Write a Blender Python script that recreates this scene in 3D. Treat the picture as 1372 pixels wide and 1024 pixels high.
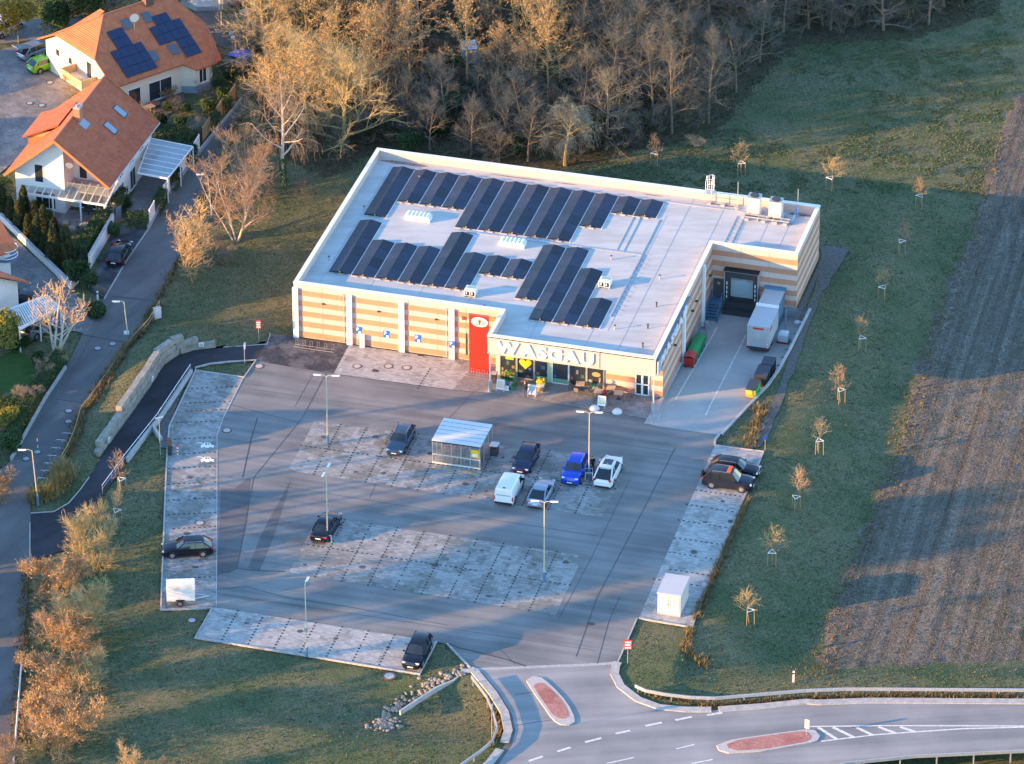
import bpy, bmesh, math, random
import numpy as np
from mathutils import Vector, Matrix
R = math.radians
sc = bpy.context.scene
for o in list(bpy.data.objects): bpy.data.objects.remove(o)
col = sc.collection
rnd = random.Random(7)

# ------------------------------------------------------------------ camera, sky, sun, exposure
FPX, EL, DIST = 7007.0, 0.5358, 503.19
cam_d = bpy.data.cameras.new('camera'); cam = bpy.data.objects.new('camera', cam_d); col.objects.link(cam)
cam.location = (0, -DIST*math.cos(EL), DIST*math.sin(EL)); cam.rotation_euler = (math.pi/2-EL, 0, 0)
cam_d.sensor_width = 36; cam_d.lens = 36*FPX/1372; cam_d.clip_start = 1; cam_d.clip_end = 6000
sc.camera = cam
SUN_EL, SUN_AZ = R(10.5), R(197)           # azimuth of the sun, counter-clockwise from +X
sdir = Vector((math.cos(SUN_AZ)*math.cos(SUN_EL), math.sin(SUN_AZ)*math.cos(SUN_EL), math.sin(SUN_EL)))
w = bpy.data.worlds.new('World'); sc.world = w; w.use_nodes = True
nt = w.node_tree; bg = nt.nodes['Background']
sky = nt.nodes.new('ShaderNodeTexSky'); sky.sky_type = 'NISHITA'; sky.sun_disc = False
sky.sun_elevation = SUN_EL; sky.sun_rotation = math.atan2(sdir.x, sdir.y)
sky.air_density = 1.0; sky.dust_density = 0.1; sky.ozone_density = 3.0
nt.links.new(sky.outputs[0], bg.inputs[0]); bg.inputs[1].default_value = 0.15
sl = bpy.data.lights.new('sun', 'SUN'); so = bpy.data.objects.new('sun', sl); col.objects.link(so)
sl.energy = 3.1; sl.angle = R(0.5); sl.color = (1.0, 0.52, 0.16)
so.rotation_euler = (-sdir).to_track_quat('-Z', 'Y').to_euler(); so.location = sdir*300
vs = sc.view_settings; sc.display_settings.display_device = 'sRGB'
vs.view_transform = 'Standard'; vs.look = 'None'; vs.gamma = 1; vs.use_curve_mapping = False
vs.exposure = 2.34

# ------------------------------------------------------------------ helpers
def at(px, py, z=0.0):
    """photo pixel -> the point of the place at height z"""
    x = (px-686)/FPX; y = -(py-512)/FPX
    d = Vector((x, math.cos(EL)+y*math.sin(EL), -math.sin(EL)+y*math.cos(EL)))
    o = cam.location; return o + d*((z-o.z)/d.z)
TH = -0.2663; C0 = Vector((-21.21, 8.78, 0)); D1 = Vector((math.cos(TH), math.sin(TH), 0)); D2 = Vector((-math.sin(TH), math.cos(TH), 0))
def S(u, v, z=0.0): return C0 + D1*u + D2*v + Vector((0, 0, z))
def UV(p): q = Vector((p[0], p[1], 0))-C0; return q.dot(D1), q.dot(D2)
def A2(pts, z=0.0): return [at(x, y, z) for x, y in pts]

class MB:
    def __init__(s): s.v = []; s.f = []; s.m = []
    def add(s, vs, fs, m=0):
        o = len(s.v); s.v += [tuple(p) for p in vs]; s.f += [tuple(i+o for i in f) for f in fs]; s.m += [m]*len(fs)
    def box(s, c, d, rz=0.0, m=0, M=None):
        c = Vector(c); hx, hy, hz = d[0]/2, d[1]/2, d[2]/2
        P = [Vector((x, y, z)) for z in (-hz, hz) for x, y in ((-hx, -hy), (hx, -hy), (hx, hy), (-hx, hy))]
        rot = M if M is not None else Matrix.Rotation(rz, 3, 'Z')
        s.add([c+rot@p for p in P], [(3, 2, 1, 0), (4, 5, 6, 7), (0, 1, 5, 4), (1, 2, 6, 5), (2, 3, 7, 6), (3, 0, 4, 7)], m); return s
    def b2(s, a, b, m=0):
        """axis aligned box from corner a to corner b"""
        return s.box([(a[i]+b[i])/2 for i in range(3)], [abs(b[i]-a[i]) for i in range(3)], 0, m)
    def tube(s, pts, r, n=5, m=0, cap=True):
        pts = [Vector(p) for p in pts]; k = len(pts); rs = r if isinstance(r, (list, tuple)) else [r]*k
        V = []
        for i, p in enumerate(pts):
            d = (pts[min(i+1, k-1)]-pts[max(i-1, 0)])
            d = d.normalized() if d.length > 1e-9 else Vector((0, 0, 1))
            a = d.orthogonal().normalized(); b = d.cross(a)
            for j in range(n):
                t = 2*math.pi*j/n; V.append(p+(a*math.cos(t)+b*math.sin(t))*rs[i])
        F = [(i*n+j, i*n+(j+1) % n, (i+1)*n+(j+1) % n, (i+1)*n+j) for i in range(k-1) for j in range(n)]
        if cap: F += [tuple(range(n-1, -1, -1)), tuple(range((k-1)*n, k*n))]
        s.add(V, F, m); return s
    def bar(s, a, b, w, h, m=0):
        a = Vector(a); b = Vector(b); d = b-a; L = d.length; x = d.normalized()
        up = Vector((0, 0, 1)) if abs(x.z) < .95 else Vector((0, 1, 0))
        y = up.cross(x).normalized(); z = x.cross(y)
        s.box((a+b)/2, (L, w, h), 0, m, Matrix((x, y, z)).transposed()); return s
    def prism(s, poly, z0, z1, m=0, mt=None):
        n = len(poly); V = [(p[0], p[1], z0) for p in poly]+[(p[0], p[1], z1) for p in poly]
        s.add(V, [(i, (i+1) % n, n+(i+1) % n, n+i) for i in range(n)], m)
        s.add([(p[0], p[1], z1) for p in poly], [tuple(range(n))], m if mt is None else mt)
        s.add([(p[0], p[1], z0) for p in poly], [tuple(range(n-1, -1, -1))], m); return s
    def sheet(s, poly, z, m=0):
        s.add([(p[0], p[1], z) for p in poly], [tuple(range(len(poly)))], m); return s
    def cyl(s, c, r, h, n=12, m=0, r2=None):
        r2 = r if r2 is None else r2
        return s.tube([c, (c[0], c[1], c[2]+h)], [r, r2], n, m)
    def loft(s, rings, m=0, caps=True):
        n = len(rings[0]); V = [p for r in rings for p in r]
        F = [(i*n+j, i*n+(j+1) % n, (i+1)*n+(j+1) % n, (i+1)*n+j) for i in range(len(rings)-1) for j in range(n)]
        if caps: F += [tuple(range(n-1, -1, -1)), tuple(range((len(rings)-1)*n, len(rings)*n))]
        s.add(V, F, m); return s
    def ball(s, c, r, nu=10, nv=6, m=0, half=False):
        rx, ry, rz = r if isinstance(r, (tuple, list)) else (r, r, r)
        V = []; lo = 0 if half else -90
        for i in range(nv+1):
            a = R(lo+(90-lo)*i/nv)
            for j in range(nu):
                t = 2*math.pi*j/nu; V.append((c[0]+rx*math.cos(a)*math.cos(t), c[1]+ry*math.cos(a)*math.sin(t), c[2]+rz*math.sin(a)))
        s.add(V, [(i*nu+j, i*nu+(j+1) % nu, (i+1)*nu+(j+1) % nu, (i+1)*nu+j) for i in range(nv) for j in range(nu)], m); return s
    def strip(s, pts, w, z0, z1, m=0):
        """a raised band along a polyline (kerb, edge stone, painted line)"""
        pts = [Vector((p[0], p[1], 0)) for p in pts]; k = len(pts); Lf = []; Rt = []
        for i, p in enumerate(pts):
            d = (pts[min(i+1, k-1)]-pts[max(i-1, 0)]).normalized(); nn = Vector((-d.y, d.x, 0))
            Lf.append(p+nn*w/2); Rt.append(p-nn*w/2)
        V = []
        for i in range(k):
            V += [(Rt[i].x, Rt[i].y, z0), (Lf[i].x, Lf[i].y, z0), (Lf[i].x, Lf[i].y, z1), (Rt[i].x, Rt[i].y, z1)]
        F = []
        for i in range(k-1):
            a, b = i*4, i*4+4
            F += [(a+3, b+3, b+2, a+2), (a, b, b+3, a+3), (a+1, a+2, b+2, b+1)]
        F += [(0, 3, 2, 1), (k*4-4, k*4-3, k*4-2, k*4-1)]
        s.add(V, F, m); return s
    def build(s, name, mats, parent=None, off=(0, 0, 0), smooth=False):
        me = bpy.data.meshes.new(name); ox, oy, oz = off
        me.from_pydata([(a-ox, b-oy, c-oz) for a, b, c in s.v], [], s.f)
        for m in (mats if isinstance(mats, (list, tuple)) else [mats]): me.materials.append(m)
        if any(s.m): me.polygons.foreach_set('material_index', s.m)
        if smooth: me.polygons.foreach_set('use_smooth', [True]*len(s.f))
        me.update(); return link(name, me, parent)
def link(name, me, parent=None):
    o = bpy.data.objects.new(name, me); col.objects.link(o)
    if parent is not None: o.parent = parent
    return o
def tag(o, label=None, cat=None, group=None, kind=None):
    if label: o['label'] = label
    if cat: o['category'] = cat
    if group: o['group'] = group
    if kind: o['kind'] = kind
    return o
def thing(name, label, cat, loc=(0, 0, 0), rz=0.0, group=None):
    o = bpy.data.objects.new(name, None); col.objects.link(o); o.empty_display_size = .3
    o.location = loc; o.rotation_euler = (0, 0, rz); return tag(o, label, cat, group)
def dup(root, loc, rz=0.0, label=None, sc_=None, group=None):
    r = root.copy(); col.objects.link(r); r.location = loc; r.rotation_euler = (0, 0, rz)
    if label: r['label'] = label
    if group: r['group'] = group
    if sc_: r.scale = sc_ if isinstance(sc_, (tuple, list)) else (sc_,)*3
    for ch in list(root.children):
        c = ch.copy(); col.objects.link(c); c.parent = r
        for g in ch.children:
            d = g.copy(); col.objects.link(d); d.parent = c
    return r
def struct(mb, name, mats, z=None): return tag(mb.build(name, mats), kind='structure')

# ------------------------------------------------------------------ materials
MATS = {}
def mat(name, c, rough=.8, c2=None, ns=1.0, amt=1.0, bump=0.0, bs=20.0, metal=0.0, spec=.3, coat=0.0, emit=None, alpha=None, rel=None, nd=4.0):
    """principled, base colour wandering between c and c2 with two octaves of noise in place coordinates"""
    if name in MATS: return MATS[name]
    m = bpy.data.materials.new(name); m.use_nodes = True; t = m.node_tree; b = t.nodes['Principled BSDF']
    b.inputs['Roughness'].default_value = rough; b.inputs['Metallic'].default_value = metal
    b.inputs['Specular IOR Level'].default_value = spec; b.inputs['Coat Weight'].default_value = coat
    b.inputs['Base Color'].default_value = (*c, 1)
    geo = t.nodes.new('ShaderNodeNewGeometry')
    if c2 is not None:
        n = t.nodes.new('ShaderNodeTexNoise'); n.inputs['Scale'].default_value = ns; n.inputs['Detail'].default_value = nd; n.inputs['Roughness'].default_value = .65
        mp = t.nodes.new('ShaderNodeMapping'); 
        if rel: mp.inputs['Rotation'].default_value = (0, 0, -rel[0]); mp.inputs['Scale'].default_value = rel[1]
        t.links.new(geo.outputs['Position'], mp.inputs[0]); t.links.new(mp.outputs[0], n.inputs['Vector'])
        r = t.nodes.new('ShaderNodeMapRange'); r.inputs[1].default_value = .36; r.inputs[2].default_value = .64
        t.links.new(n.outputs[0], r.inputs[0])
        x = t.nodes.new('ShaderNodeMix'); x.data_type = 'RGBA'; x.inputs['A'].default_value = (*c, 1); x.inputs['B'].default_value = (*c2, 1)
        t.links.new(r.outputs[0], x.inputs['Factor']); t.links.new(x.outputs['Result'], b.inputs['Base Color'])
    if bump:
        n2 = t.nodes.new('ShaderNodeTexNoise'); n2.inputs['Scale'].default_value = bs; n2.inputs['Detail'].default_value = 3
        t.links.new(geo.outputs['Position'], n2.inputs['Vector'])
        bp = t.nodes.new('ShaderNodeBump'); bp.inputs['Strength'].default_value = bump; bp.inputs['Distance'].default_value = .05
        t.links.new(n2.outputs[0], bp.inputs['Height']); t.links.new(bp.outputs[0], b.inputs['Normal'])
    if emit: b.inputs['Emission Color'].default_value = (*emit[:3], 1); b.inputs['Emission Strength'].default_value = emit[3]
    if alpha is not None: b.inputs['Alpha'].default_value = alpha
    MATS[name] = m; return m
def nodes_of(m): return m.node_tree, m.node_tree.nodes['Principled BSDF']

def paving(name, base, dark, frost, frost_amt, bw=.4, bh=.2, mortar=.55):
    """small concrete pavers in site direction: per-stone tone, moss and dry/frosted patches with stepped edges"""
    m = bpy.data.materials.new(name); m.use_nodes = True; t, b = nodes_of(m); N = t.nodes.new; L = t.links.new
    b.inputs['Roughness'].default_value = .85; b.inputs['Specular IOR Level'].default_value = .25
    g = N('ShaderNodeNewGeometry'); mp = N('ShaderNodeMapping'); mp.inputs['Rotation'].default_value = (0, 0, -TH); L(g.outputs['Position'], mp.inputs[0])
    sn = N('ShaderNodeVectorMath'); sn.operation = 'SNAP'; sn.inputs[1].default_value = (bw, bh, 100); L(mp.outputs[0], sn.inputs[0])
    wn = N('ShaderNodeTexWhiteNoise'); wn.noise_dimensions = '2D'; L(sn.outputs[0], wn.inputs['Vector'])
    n1 = N('ShaderNodeTexNoise'); n1.inputs['Scale'].default_value = .33; n1.inputs['Detail'].default_value = 7; n1.inputs['Roughness'].default_value = .68; L(sn.outputs[0], n1.inputs['Vector'])
    n2 = N('ShaderNodeTexNoise'); n2.inputs['Scale'].default_value = .8; n2.inputs['Detail'].default_value = 5; n2.inputs['Roughness'].default_value = .7
    mo = N('ShaderNodeVectorMath'); mo.operation = 'ADD'; mo.inputs[1].default_value = (31, 17, 0); L(sn.outputs[0], mo.inputs[0]); L(mo.outputs[0], n2.inputs['Vector'])
    r1 = N('ShaderNodeMapRange'); r1.inputs[1].default_value = .52-frost_amt*.2; r1.inputs[2].default_value = .60-frost_amt*.2; L(n1.outputs[0], r1.inputs[0])
    r2 = N('ShaderNodeMapRange'); r2.inputs[1].default_value = .50; r2.inputs[2].default_value = .68; L(n2.outputs[0], r2.inputs[0])
    x1 = N('ShaderNodeMix'); x1.data_type = 'RGBA'; x1.inputs['A'].default_value = (*base, 1); x1.inputs['B'].default_value = (*frost, 1)
    mf = N('ShaderNodeMath'); mf.operation = 'MULTIPLY'; mf.inputs[1].default_value = .8; L(r1.outputs[0], mf.inputs[0]); L(mf.outputs[0], x1.inputs['Factor'])
    x2 = N('ShaderNodeMix'); x2.data_type = 'RGBA'; L(x1.outputs['Result'], x2.inputs['A']); x2.inputs['B'].default_value = (*dark, 1)
    md = N('ShaderNodeMath'); md.operation = 'MULTIPLY'; md.inputs[1].default_value = .75; L(r2.outputs[0], md.inputs[0]); L(md.outputs[0], x2.inputs['Factor'])
    hv = N('ShaderNodeHueSaturation'); vr = N('ShaderNodeMapRange'); vr.inputs[3].default_value = .82; vr.inputs[4].default_value = 1.18
    L(wn.outputs['Value'], vr.inputs[0]); L(vr.outputs[0], hv.inputs['Value']); L(x2.outputs['Result'], hv.inputs['Color'])
    bk = N('ShaderNodeTexBrick'); bk.inputs['Color1'].default_value = (1, 1, 1, 1); bk.inputs['Color2'].default_value = (1, 1, 1, 1); bk.inputs['Mortar'].default_value = (mortar,)*3+(1,)
    bk.inputs['Scale'].default_value = 1; bk.inputs['Brick Width'].default_value = bw; bk.inputs['Row Height'].default_value = bh; bk.inputs['Mortar Size'].default_value = .012
    L(mp.outputs[0], bk.inputs['Vector'])
    x3 = N('ShaderNodeMix'); x3.data_type = 'RGBA'; x3.blend_type = 'MULTIPLY'; x3.inputs['Factor'].default_value = 1; L(hv.outputs[0], x3.inputs['A']); L(bk.outputs['Color'], x3.inputs['B'])
    L(x3.outputs['Result'], b.inputs['Base Color'])
    bp = N('ShaderNodeBump'); bp.inputs['Strength'].default_value = .25; bp.inputs['Distance'].default_value = .02; L(n2.outputs[0], bp.inputs['Height']); L(bp.outputs[0], b.inputs['Normal'])
    MATS[name] = m; return m

def asphalt(name, c, c2, rot=TH, stretch=(.05, .9, 1), worn=None):
    """rolled asphalt: lane-wise streaks, blotches, fine grain"""
    m = bpy.data.materials.new(name); m.use_nodes = True; t, b = nodes_of(m); N = t.nodes.new; L = t.links.new
    b.inputs['Roughness'].default_value = .8; b.inputs['Specular IOR Level'].default_value = .35
    g = N('ShaderNodeNewGeometry'); mp = N('ShaderNodeMapping'); mp.vector_type = 'TEXTURE'
    mp.inputs['Rotation'].default_value = (0, 0, rot); mp.inputs['Scale'].default_value = (1/stretch[0], 1/stretch[1], 1); L(g.outputs['Position'], mp.inputs[0])
    n1 = N('ShaderNodeTexNoise'); n1.inputs['Scale'].default_value = 1; n1.inputs['Detail'].default_value = 6; n1.inputs['Roughness'].default_value = .6; L(mp.outputs[0], n1.inputs['Vector'])
    n2 = N('ShaderNodeTexNoise'); n2.inputs['Scale'].default_value = .16; n2.inputs['Detail'].default_value = 5; L(g.outputs['Position'], n2.inputs['Vector'])
    n3 = N('ShaderNodeTexNoise'); n3.inputs['Scale'].default_value = 9; n3.inputs['Detail'].default_value = 4; n3.inputs['Roughness'].default_value = .8; L(g.outputs['Position'], n3.inputs['Vector'])
    ad = N('ShaderNodeMath'); ad.inputs[1].default_value = 0; L(n1.outputs[0], ad.inputs[0]); L(n2.outputs[0], ad.inputs[1])
    a2 = N('ShaderNodeMath'); a2.operation = 'MULTIPLY_ADD'; a2.inputs[1].default_value = .35; L(n3.outputs[0], a2.inputs[0]); L(ad.outputs[0], a2.inputs[2])
    r = N('ShaderNodeMapRange'); r.inputs[1].default_value = .95; r.inputs[2].default_value = 1.42; L(a2.outputs[0], r.inputs[0])
    x = N('ShaderNodeMix'); x.data_type = 'RGBA'; x.inputs['A'].default_value = (*c, 1); x.inputs['B'].default_value = (*c2, 1); L(r.outputs[0], x.inputs['Factor'])
    L(x.outputs['Result'], b.inputs['Base Color'])
    bp = N('ShaderNodeBump'); bp.inputs['Strength'].default_value = .18; bp.inputs['Distance'].default_value = .02; L(n3.outputs[0], bp.inputs['Height']); L(bp.outputs[0], b.inputs['Normal'])
    MATS[name] = m; return m

def ground_mat(name, cols, sc_=(.12, 1.1, 7.0), bump=.5):
    """three tones mixed by broad, medium and fine noise (grass, soil, litter)"""
    m = bpy.data.materials.new(name); m.use_nodes = True; t, b = nodes_of(m); N = t.nodes.new; L = t.links.new
    b.inputs['Roughness'].default_value = .95; b.inputs['Specular IOR Level'].default_value = .1
    g = N('ShaderNodeNewGeometry'); ns = []
    for i, s_ in enumerate(sc_):
        n = N('ShaderNodeTexNoise'); n.inputs['Scale'].default_value = s_; n.inputs['Detail'].default_value = 5; n.inputs['Roughness'].default_value = .65
        L(g.outputs['Position'], n.inputs['Vector']); r = N('ShaderNodeMapRange'); r.inputs[1].default_value = .38; r.inputs[2].default_value = .62; L(n.outputs[0], r.inputs[0]); ns.append(r)
    x = N('ShaderNodeMix'); x.data_type = 'RGBA'; x.inputs['A'].default_value = (*cols[0], 1); x.inputs['B'].default_value = (*cols[1], 1); L(ns[0].outputs[0], x.inputs['Factor'])
    y = N('ShaderNodeMix'); y.data_type = 'RGBA'; L(x.outputs['Result'], y.inputs['A']); y.inputs['B'].default_value = (*cols[2], 1)
    mu = N('ShaderNodeMath'); mu.operation = 'MULTIPLY'; L(ns[1].outputs[0], mu.inputs[0]); L(ns[0].outputs[0], mu.inputs[1]); L(mu.outputs[0], y.inputs['Factor'])
    h = N('ShaderNodeHueSaturation'); vr = N('ShaderNodeMapRange'); vr.inputs[3].default_value = .6; vr.inputs[4].default_value = 1.4; L(ns[2].outputs[0], vr.inputs[0]); L(vr.outputs[0], h.inputs['Value'])
    L(y.outputs['Result'], h.inputs['Color']); L(h.outputs[0], b.inputs['Base Color'])
    bp = N('ShaderNodeBump'); bp.inputs['Strength'].default_value = bump; bp.inputs['Distance'].default_value = .12; L(ns[2].outputs[0], bp.inputs['Height']); L(bp.outputs[0], b.inputs['Normal'])
    MATS[name] = m; return m

def field_mat(ang_):
    m = ground_mat('field_soil', ((.15, .138, .118), (.2, .182, .155), (.125, .126, .09)), (.08, .9, 6.0), .7); t, b = nodes_of(m); N = t.nodes.new; L = t.links.new
    g = N('ShaderNodeNewGeometry'); rt = N('ShaderNodeVectorRotate'); rt.rotation_type = 'Z_AXIS'; rt.inputs['Angle'].default_value = -ang_; L(g.outputs['Position'], rt.inputs['Vector'])
    mp = N('ShaderNodeMapping'); mp.inputs['Scale'].default_value = (.02, 1.1, 1); L(rt.outputs[0], mp.inputs[0])
    n = N('ShaderNodeTexNoise'); n.inputs['Scale'].default_value = 1; n.inputs['Detail'].default_value = 4; n.inputs['Roughness'].default_value = .75; L(mp.outputs[0], n.inputs['Vector'])
    r = N('ShaderNodeMapRange'); r.inputs[1].default_value = .35; r.inputs[2].default_value = .65; r.inputs[3].default_value = .6; r.inputs[4].default_value = 1.28; L(n.outputs[0], r.inputs[0])
    src = b.inputs['Base Color'].links[0].from_socket; h = N('ShaderNodeHueSaturation'); L(src, h.inputs['Color']); L(r.outputs[0], h.inputs['Value']); L(h.outputs[0], b.inputs['Base Color']); return m

def rooftile(name, c, c2, ang):
    """interlocking clay tiles: rows across the slope, per tile tone"""
    m = bpy.data.materials.new(name); m.use_nodes = True; t, b = nodes_of(m); N = t.nodes.new; L = t.links.new
    b.inputs['Roughness'].default_value = .75
    g = N('ShaderNodeNewGeometry'); mp = N('ShaderNodeMapping'); mp.inputs['Rotation'].default_value = (0, 0, -ang); L(g.outputs['Position'], mp.inputs[0])
    sx = N('ShaderNodeSeparateXYZ'); L(mp.outputs[0], sx.inputs[0])
    cb = N('ShaderNodeCombineXYZ'); L(sx.outputs[0], cb.inputs[0]); L(sx.outputs[2], cb.inputs[1])
    sn = N('ShaderNodeVectorMath'); sn.operation = 'SNAP'; sn.inputs[1].default_value = (.3, .24, 1); L(cb.outputs[0], sn.inputs[0])
    wn = N('ShaderNodeTexWhiteNoise'); wn.noise_dimensions = '2D'; L(sn.outputs[0], wn.inputs['Vector'])
    n = N('ShaderNodeTexNoise'); n.inputs['Scale'].default_value = .9; n.inputs['Detail'].default_value = 6; L(g.outputs['Position'], n.inputs['Vector'])
    ad = N('ShaderNodeMath'); ad.operation = 'MULTIPLY_ADD'; ad.inputs[1].default_value = .5; L(wn.outputs['Value'], ad.inputs[0]); L(n.outputs[0], ad.inputs[2])
    r = N('ShaderNodeMapRange'); r.inputs[1].default_value = .45; r.inputs[2].default_value = 1.05; L(ad.outputs[0], r.inputs[0])
    x = N('ShaderNodeMix'); x.data_type = 'RGBA'; x.inputs['A'].default_value = (*c, 1); x.inputs['B'].default_value = (*c2, 1); L(r.outputs[0], x.inputs['Factor'])
    L(x.outputs['Result'], b.inputs['Base Color'])
    wx = N('ShaderNodeTexWave'); wx.wave_type = 'BANDS'; wx.bands_direction = 'X'; wx.inputs['Scale'].default_value = 1/.3/1.0*.5; wx.inputs['Distortion'].default_value = 0; L(cb.outputs[0], wx.inputs['Vector'])
    wy = N('ShaderNodeTexWave'); wy.wave_type = 'BANDS'; wy.bands_direction = 'Y'; wy.wave_profile = 'SAW'; wy.inputs['Scale'].default_value = 1/.24*.5*.5; L(cb.outputs[0], wy.inputs['Vector'])
    mx = N('ShaderNodeMath'); mx.inputs[1].default_value = 0; L(wx.outputs['Fac'], mx.inputs[0]); L(wy.outputs['Fac'], mx.inputs[1])
    bp = N('ShaderNodeBump'); bp.inputs['Strength'].default_value = .6; bp.inputs['Distance'].default_value = .06; L(mx.outputs[0], bp.inputs['Height']); L(bp.outputs[0], b.inputs['Normal'])
    MATS[name] = m; return m

M_asph = asphalt('asphalt', (.125, .128, .128), (.25, .245, .235))
M_asph_d = asphalt('asphalt_fresh', (.085, .085, .09), (.16, .155, .155))
M_road = asphalt('road_asphalt', (.19, .19, .19), (.33, .32, .31), rot=.1, stretch=(.02, .6, 1))
M_street = asphalt('street_asphalt', (.09, .088, .088), (.155, .15, .145), rot=1.1, stretch=(.08, .6, 1))
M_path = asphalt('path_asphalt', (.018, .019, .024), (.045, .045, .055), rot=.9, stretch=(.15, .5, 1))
M_pave = paving('bay_pavers', (.225, .22, .20), (.135, .138, .12), (.35, .345, .335), .42)
M_pave2 = paving('bay_pavers_pale', (.29, .283, .265), (.18, .18, .162), (.42, .415, .40), .8)
M_plaza = paving('plaza_pavers', (.25, .235, .22), (.17, .16, .15), (.36, .35, .34), .2, .2, .1, .75)
M_darkpave = paving('dark_pavers', (.06, .065, .075), (.035, .037, .04), (.16, .16, .165), .3, .25, .12)
M_yard = asphalt('yard_concrete', (.30, .295, .285), (.43, .42, .40), rot=TH, stretch=(.2, .25, 1))
M_court = paving('courtyard_pavers', (.2, .195, .19), (.12, .118, .115), (.28, .27, .26), .2, .25, .12, .6)
M_kerb = mat('kerb_stone', (.33, .325, .31), .85, (.45, .44, .42), 2.0, bump=.2)
M_dot = mat('marker_stone', (.04, .04, .044), .8)
M_white = mat('road_paint', (.72, .71, .68), .7, (.5, .49, .46), 3.0)
M_tar = mat('tar_seam', (.075, .075, .078), .7)
M_grass = ground_mat('grass', ((.088, .118, .056), (.132, .145, .076), (.165, .155, .1)), bump=.6)
M_wood = ground_mat('leaf_litter', ((.085, .072, .045), (.115, .09, .055), (.06, .075, .035)))
M_field = None
M_lawn = mat('mown_lawn', (.03, .075, .014), .95, (.045, .095, .02), 1.5, bump=.4)
M_gravel = mat('gravel', (.15, .14, .13), .95, (.09, .087, .08), 3.0, bump=.8, bs=12)
M_stone = mat('rubble_stone', (.36, .32, .26), .9, (.2, .185, .165), 5.0, bump=.5)
M_block = mat('concrete_block', (.36, .335, .28), .9, (.22, .21, .175), 1.6, bump=.4, bs=9)
M_conc = mat('smooth_concrete', (.46, .45, .43), .8, (.36, .355, .345), 1.0)
M_wall = mat('white_render', (.80, .78, .74), .85, (.74, .72, .68), .8)
M_wallc = mat('cream_render', (.78, .70, .55), .85, (.72, .64, .5), .8)
M_cream = mat('cladding_cream', (.60, .475, .42), .7, (.555, .435, .38), .7)
M_tan = mat('cladding_tan', (.52, .26, .16), .7, (.47, .23, .14), .7)
M_tanj = mat('panel_joint', (.36, .24, .17), .8)
M_plinth = mat('plinth_grey', (.34, .36, .38), .7)
M_roofm = mat('roof_membrane', (.50, .51, .50), .75, (.40, .405, .395), .5, rel=(TH, (.4, 1.6, 1)))
M_dirt = mat('roof_dirt', (.13, .075, .05), .9, (.3, .26, .22), 4.0)
M_wmetal = mat('white_metal', (.78, .78, .77), .45, spec=.5)
M_alu = mat('aluminium', (.62, .63, .64), .35, metal=.9)
M_galv = mat('galvanised', (.55, .56, .57), .45, (.45, .46, .48), 4.0, metal=.6)
M_dark = mat('dark_metal', (.05, .055, .06), .5)
M_black = mat('black_rubber', (.02, .02, .022), .7)
M_blue = mat('blue_metal', (.10, .2, .32), .5)
M_glass = mat('window_glass', (.03, .04, .05), .08, spec=.8)
M_glassr = mat('roof_glass', (.42, .47, .5), .12, spec=.8, alpha=.55)
M_clear = mat('clear_glass', (.32, .38, .37), .1, spec=.5, alpha=.16)
M_pv = mat('solar_cell', (.010, .015, .036), .36, (.017, .023, .045), 1.3, spec=.25)
t_, b_ = nodes_of(M_pv); oi = t_.nodes.new('ShaderNodeObjectInfo'); hs = t_.nodes.new('ShaderNodeHueSaturation'); rr_ = t_.nodes.new('ShaderNodeMapRange'); rr_.inputs[3].default_value = .55; rr_.inputs[4].default_value = 1.7
t_.links.new(oi.outputs['Random'], rr_.inputs[0]); t_.links.new(rr_.outputs[0], hs.inputs['Value']); t_.links.new(b_.inputs['Base Color'].links[0].from_socket, hs.inputs['Color']); t_.links.new(hs.outputs[0], b_.inputs['Base Color'])
r2_ = t_.nodes.new('ShaderNodeMapRange'); r2_.inputs[3].default_value = .28; r2_.inputs[4].default_value = .42; t_.links.new(oi.outputs['Random'], r2_.inputs[0]); t_.links.new(r2_.outputs[0], b_.inputs['Roughness'])
M_pvb = mat('house_solar_cell', (.008, .014, .055), .2, spec=.6, coat=.4)
M_red = mat('red_panel', (.62, .03, .02), .5, (.56, .03, .02), .6)
M_tile_l = rooftile('roof_tile_orange', (.33, .075, .031), (.44, .115, .045), R(73.5))
M_tile_b = rooftile('roof_tile_red', (.46, .115, .045), (.56, .165, .06), R(38))
M_ridge = mat('ridge_tile', (.4, .15, .09), .8)
M_bark = mat('bark', (.15, .115, .08), .95, (.23, .18, .12), 5.0)
M_barky = mat('lichen_bark', (.24, .19, .085), .95, (.32, .25, .11), 5.0)
M_birch = mat('birch_bark', (.62, .55, .47), .9, (.42, .35, .28), 3.0)
M_twig = mat('twig_tan', (.42, .30, .165), .95, (.48, .34, .17), .6)
M_twigy = mat('twig_gold', (.46, .35, .175), .95, (.39, .31, .15), .6)
M_twigr = mat('twig_russet', (.42, .275, .15), .95, (.33, .225, .12), .7)
M_twigg = mat('twig_grey', (.26, .225, .185), .95, (.21, .195, .14), .6)
M_twigb = mat('birch_twig', (.43, .28, .165), .95, (.36, .24, .14), 1.0)
M_twig_shade = mat('twig_shade_dark', (.155, .145, .13), .95, (.13, .13, .095), .6)  # the wood's shade put into the twig colour, right-hand trees and undergrowth
M_brownleaf = mat('dry_leaf', (.34, .21, .10), .9, (.26, .165, .08), 1.2)
M_leaf = mat('evergreen_leaf', (.03, .065, .02), .8, (.05, .085, .025), 2.0)
M_leafy = mat('yellow_leaf', (.24, .2, .03), .8, (.12, .14, .03), 1.2)
M_leafd = mat('conifer_leaf', (.035, .05, .018), .85, (.07, .068, .02), 1.6)
M_hedge = mat('hedge_leaf', (.028, .055, .018), .8, (.045, .075, .022), 1.5)
M_ivy = mat('ivy_leaf', (.04, .1, .018), .7)
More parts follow.
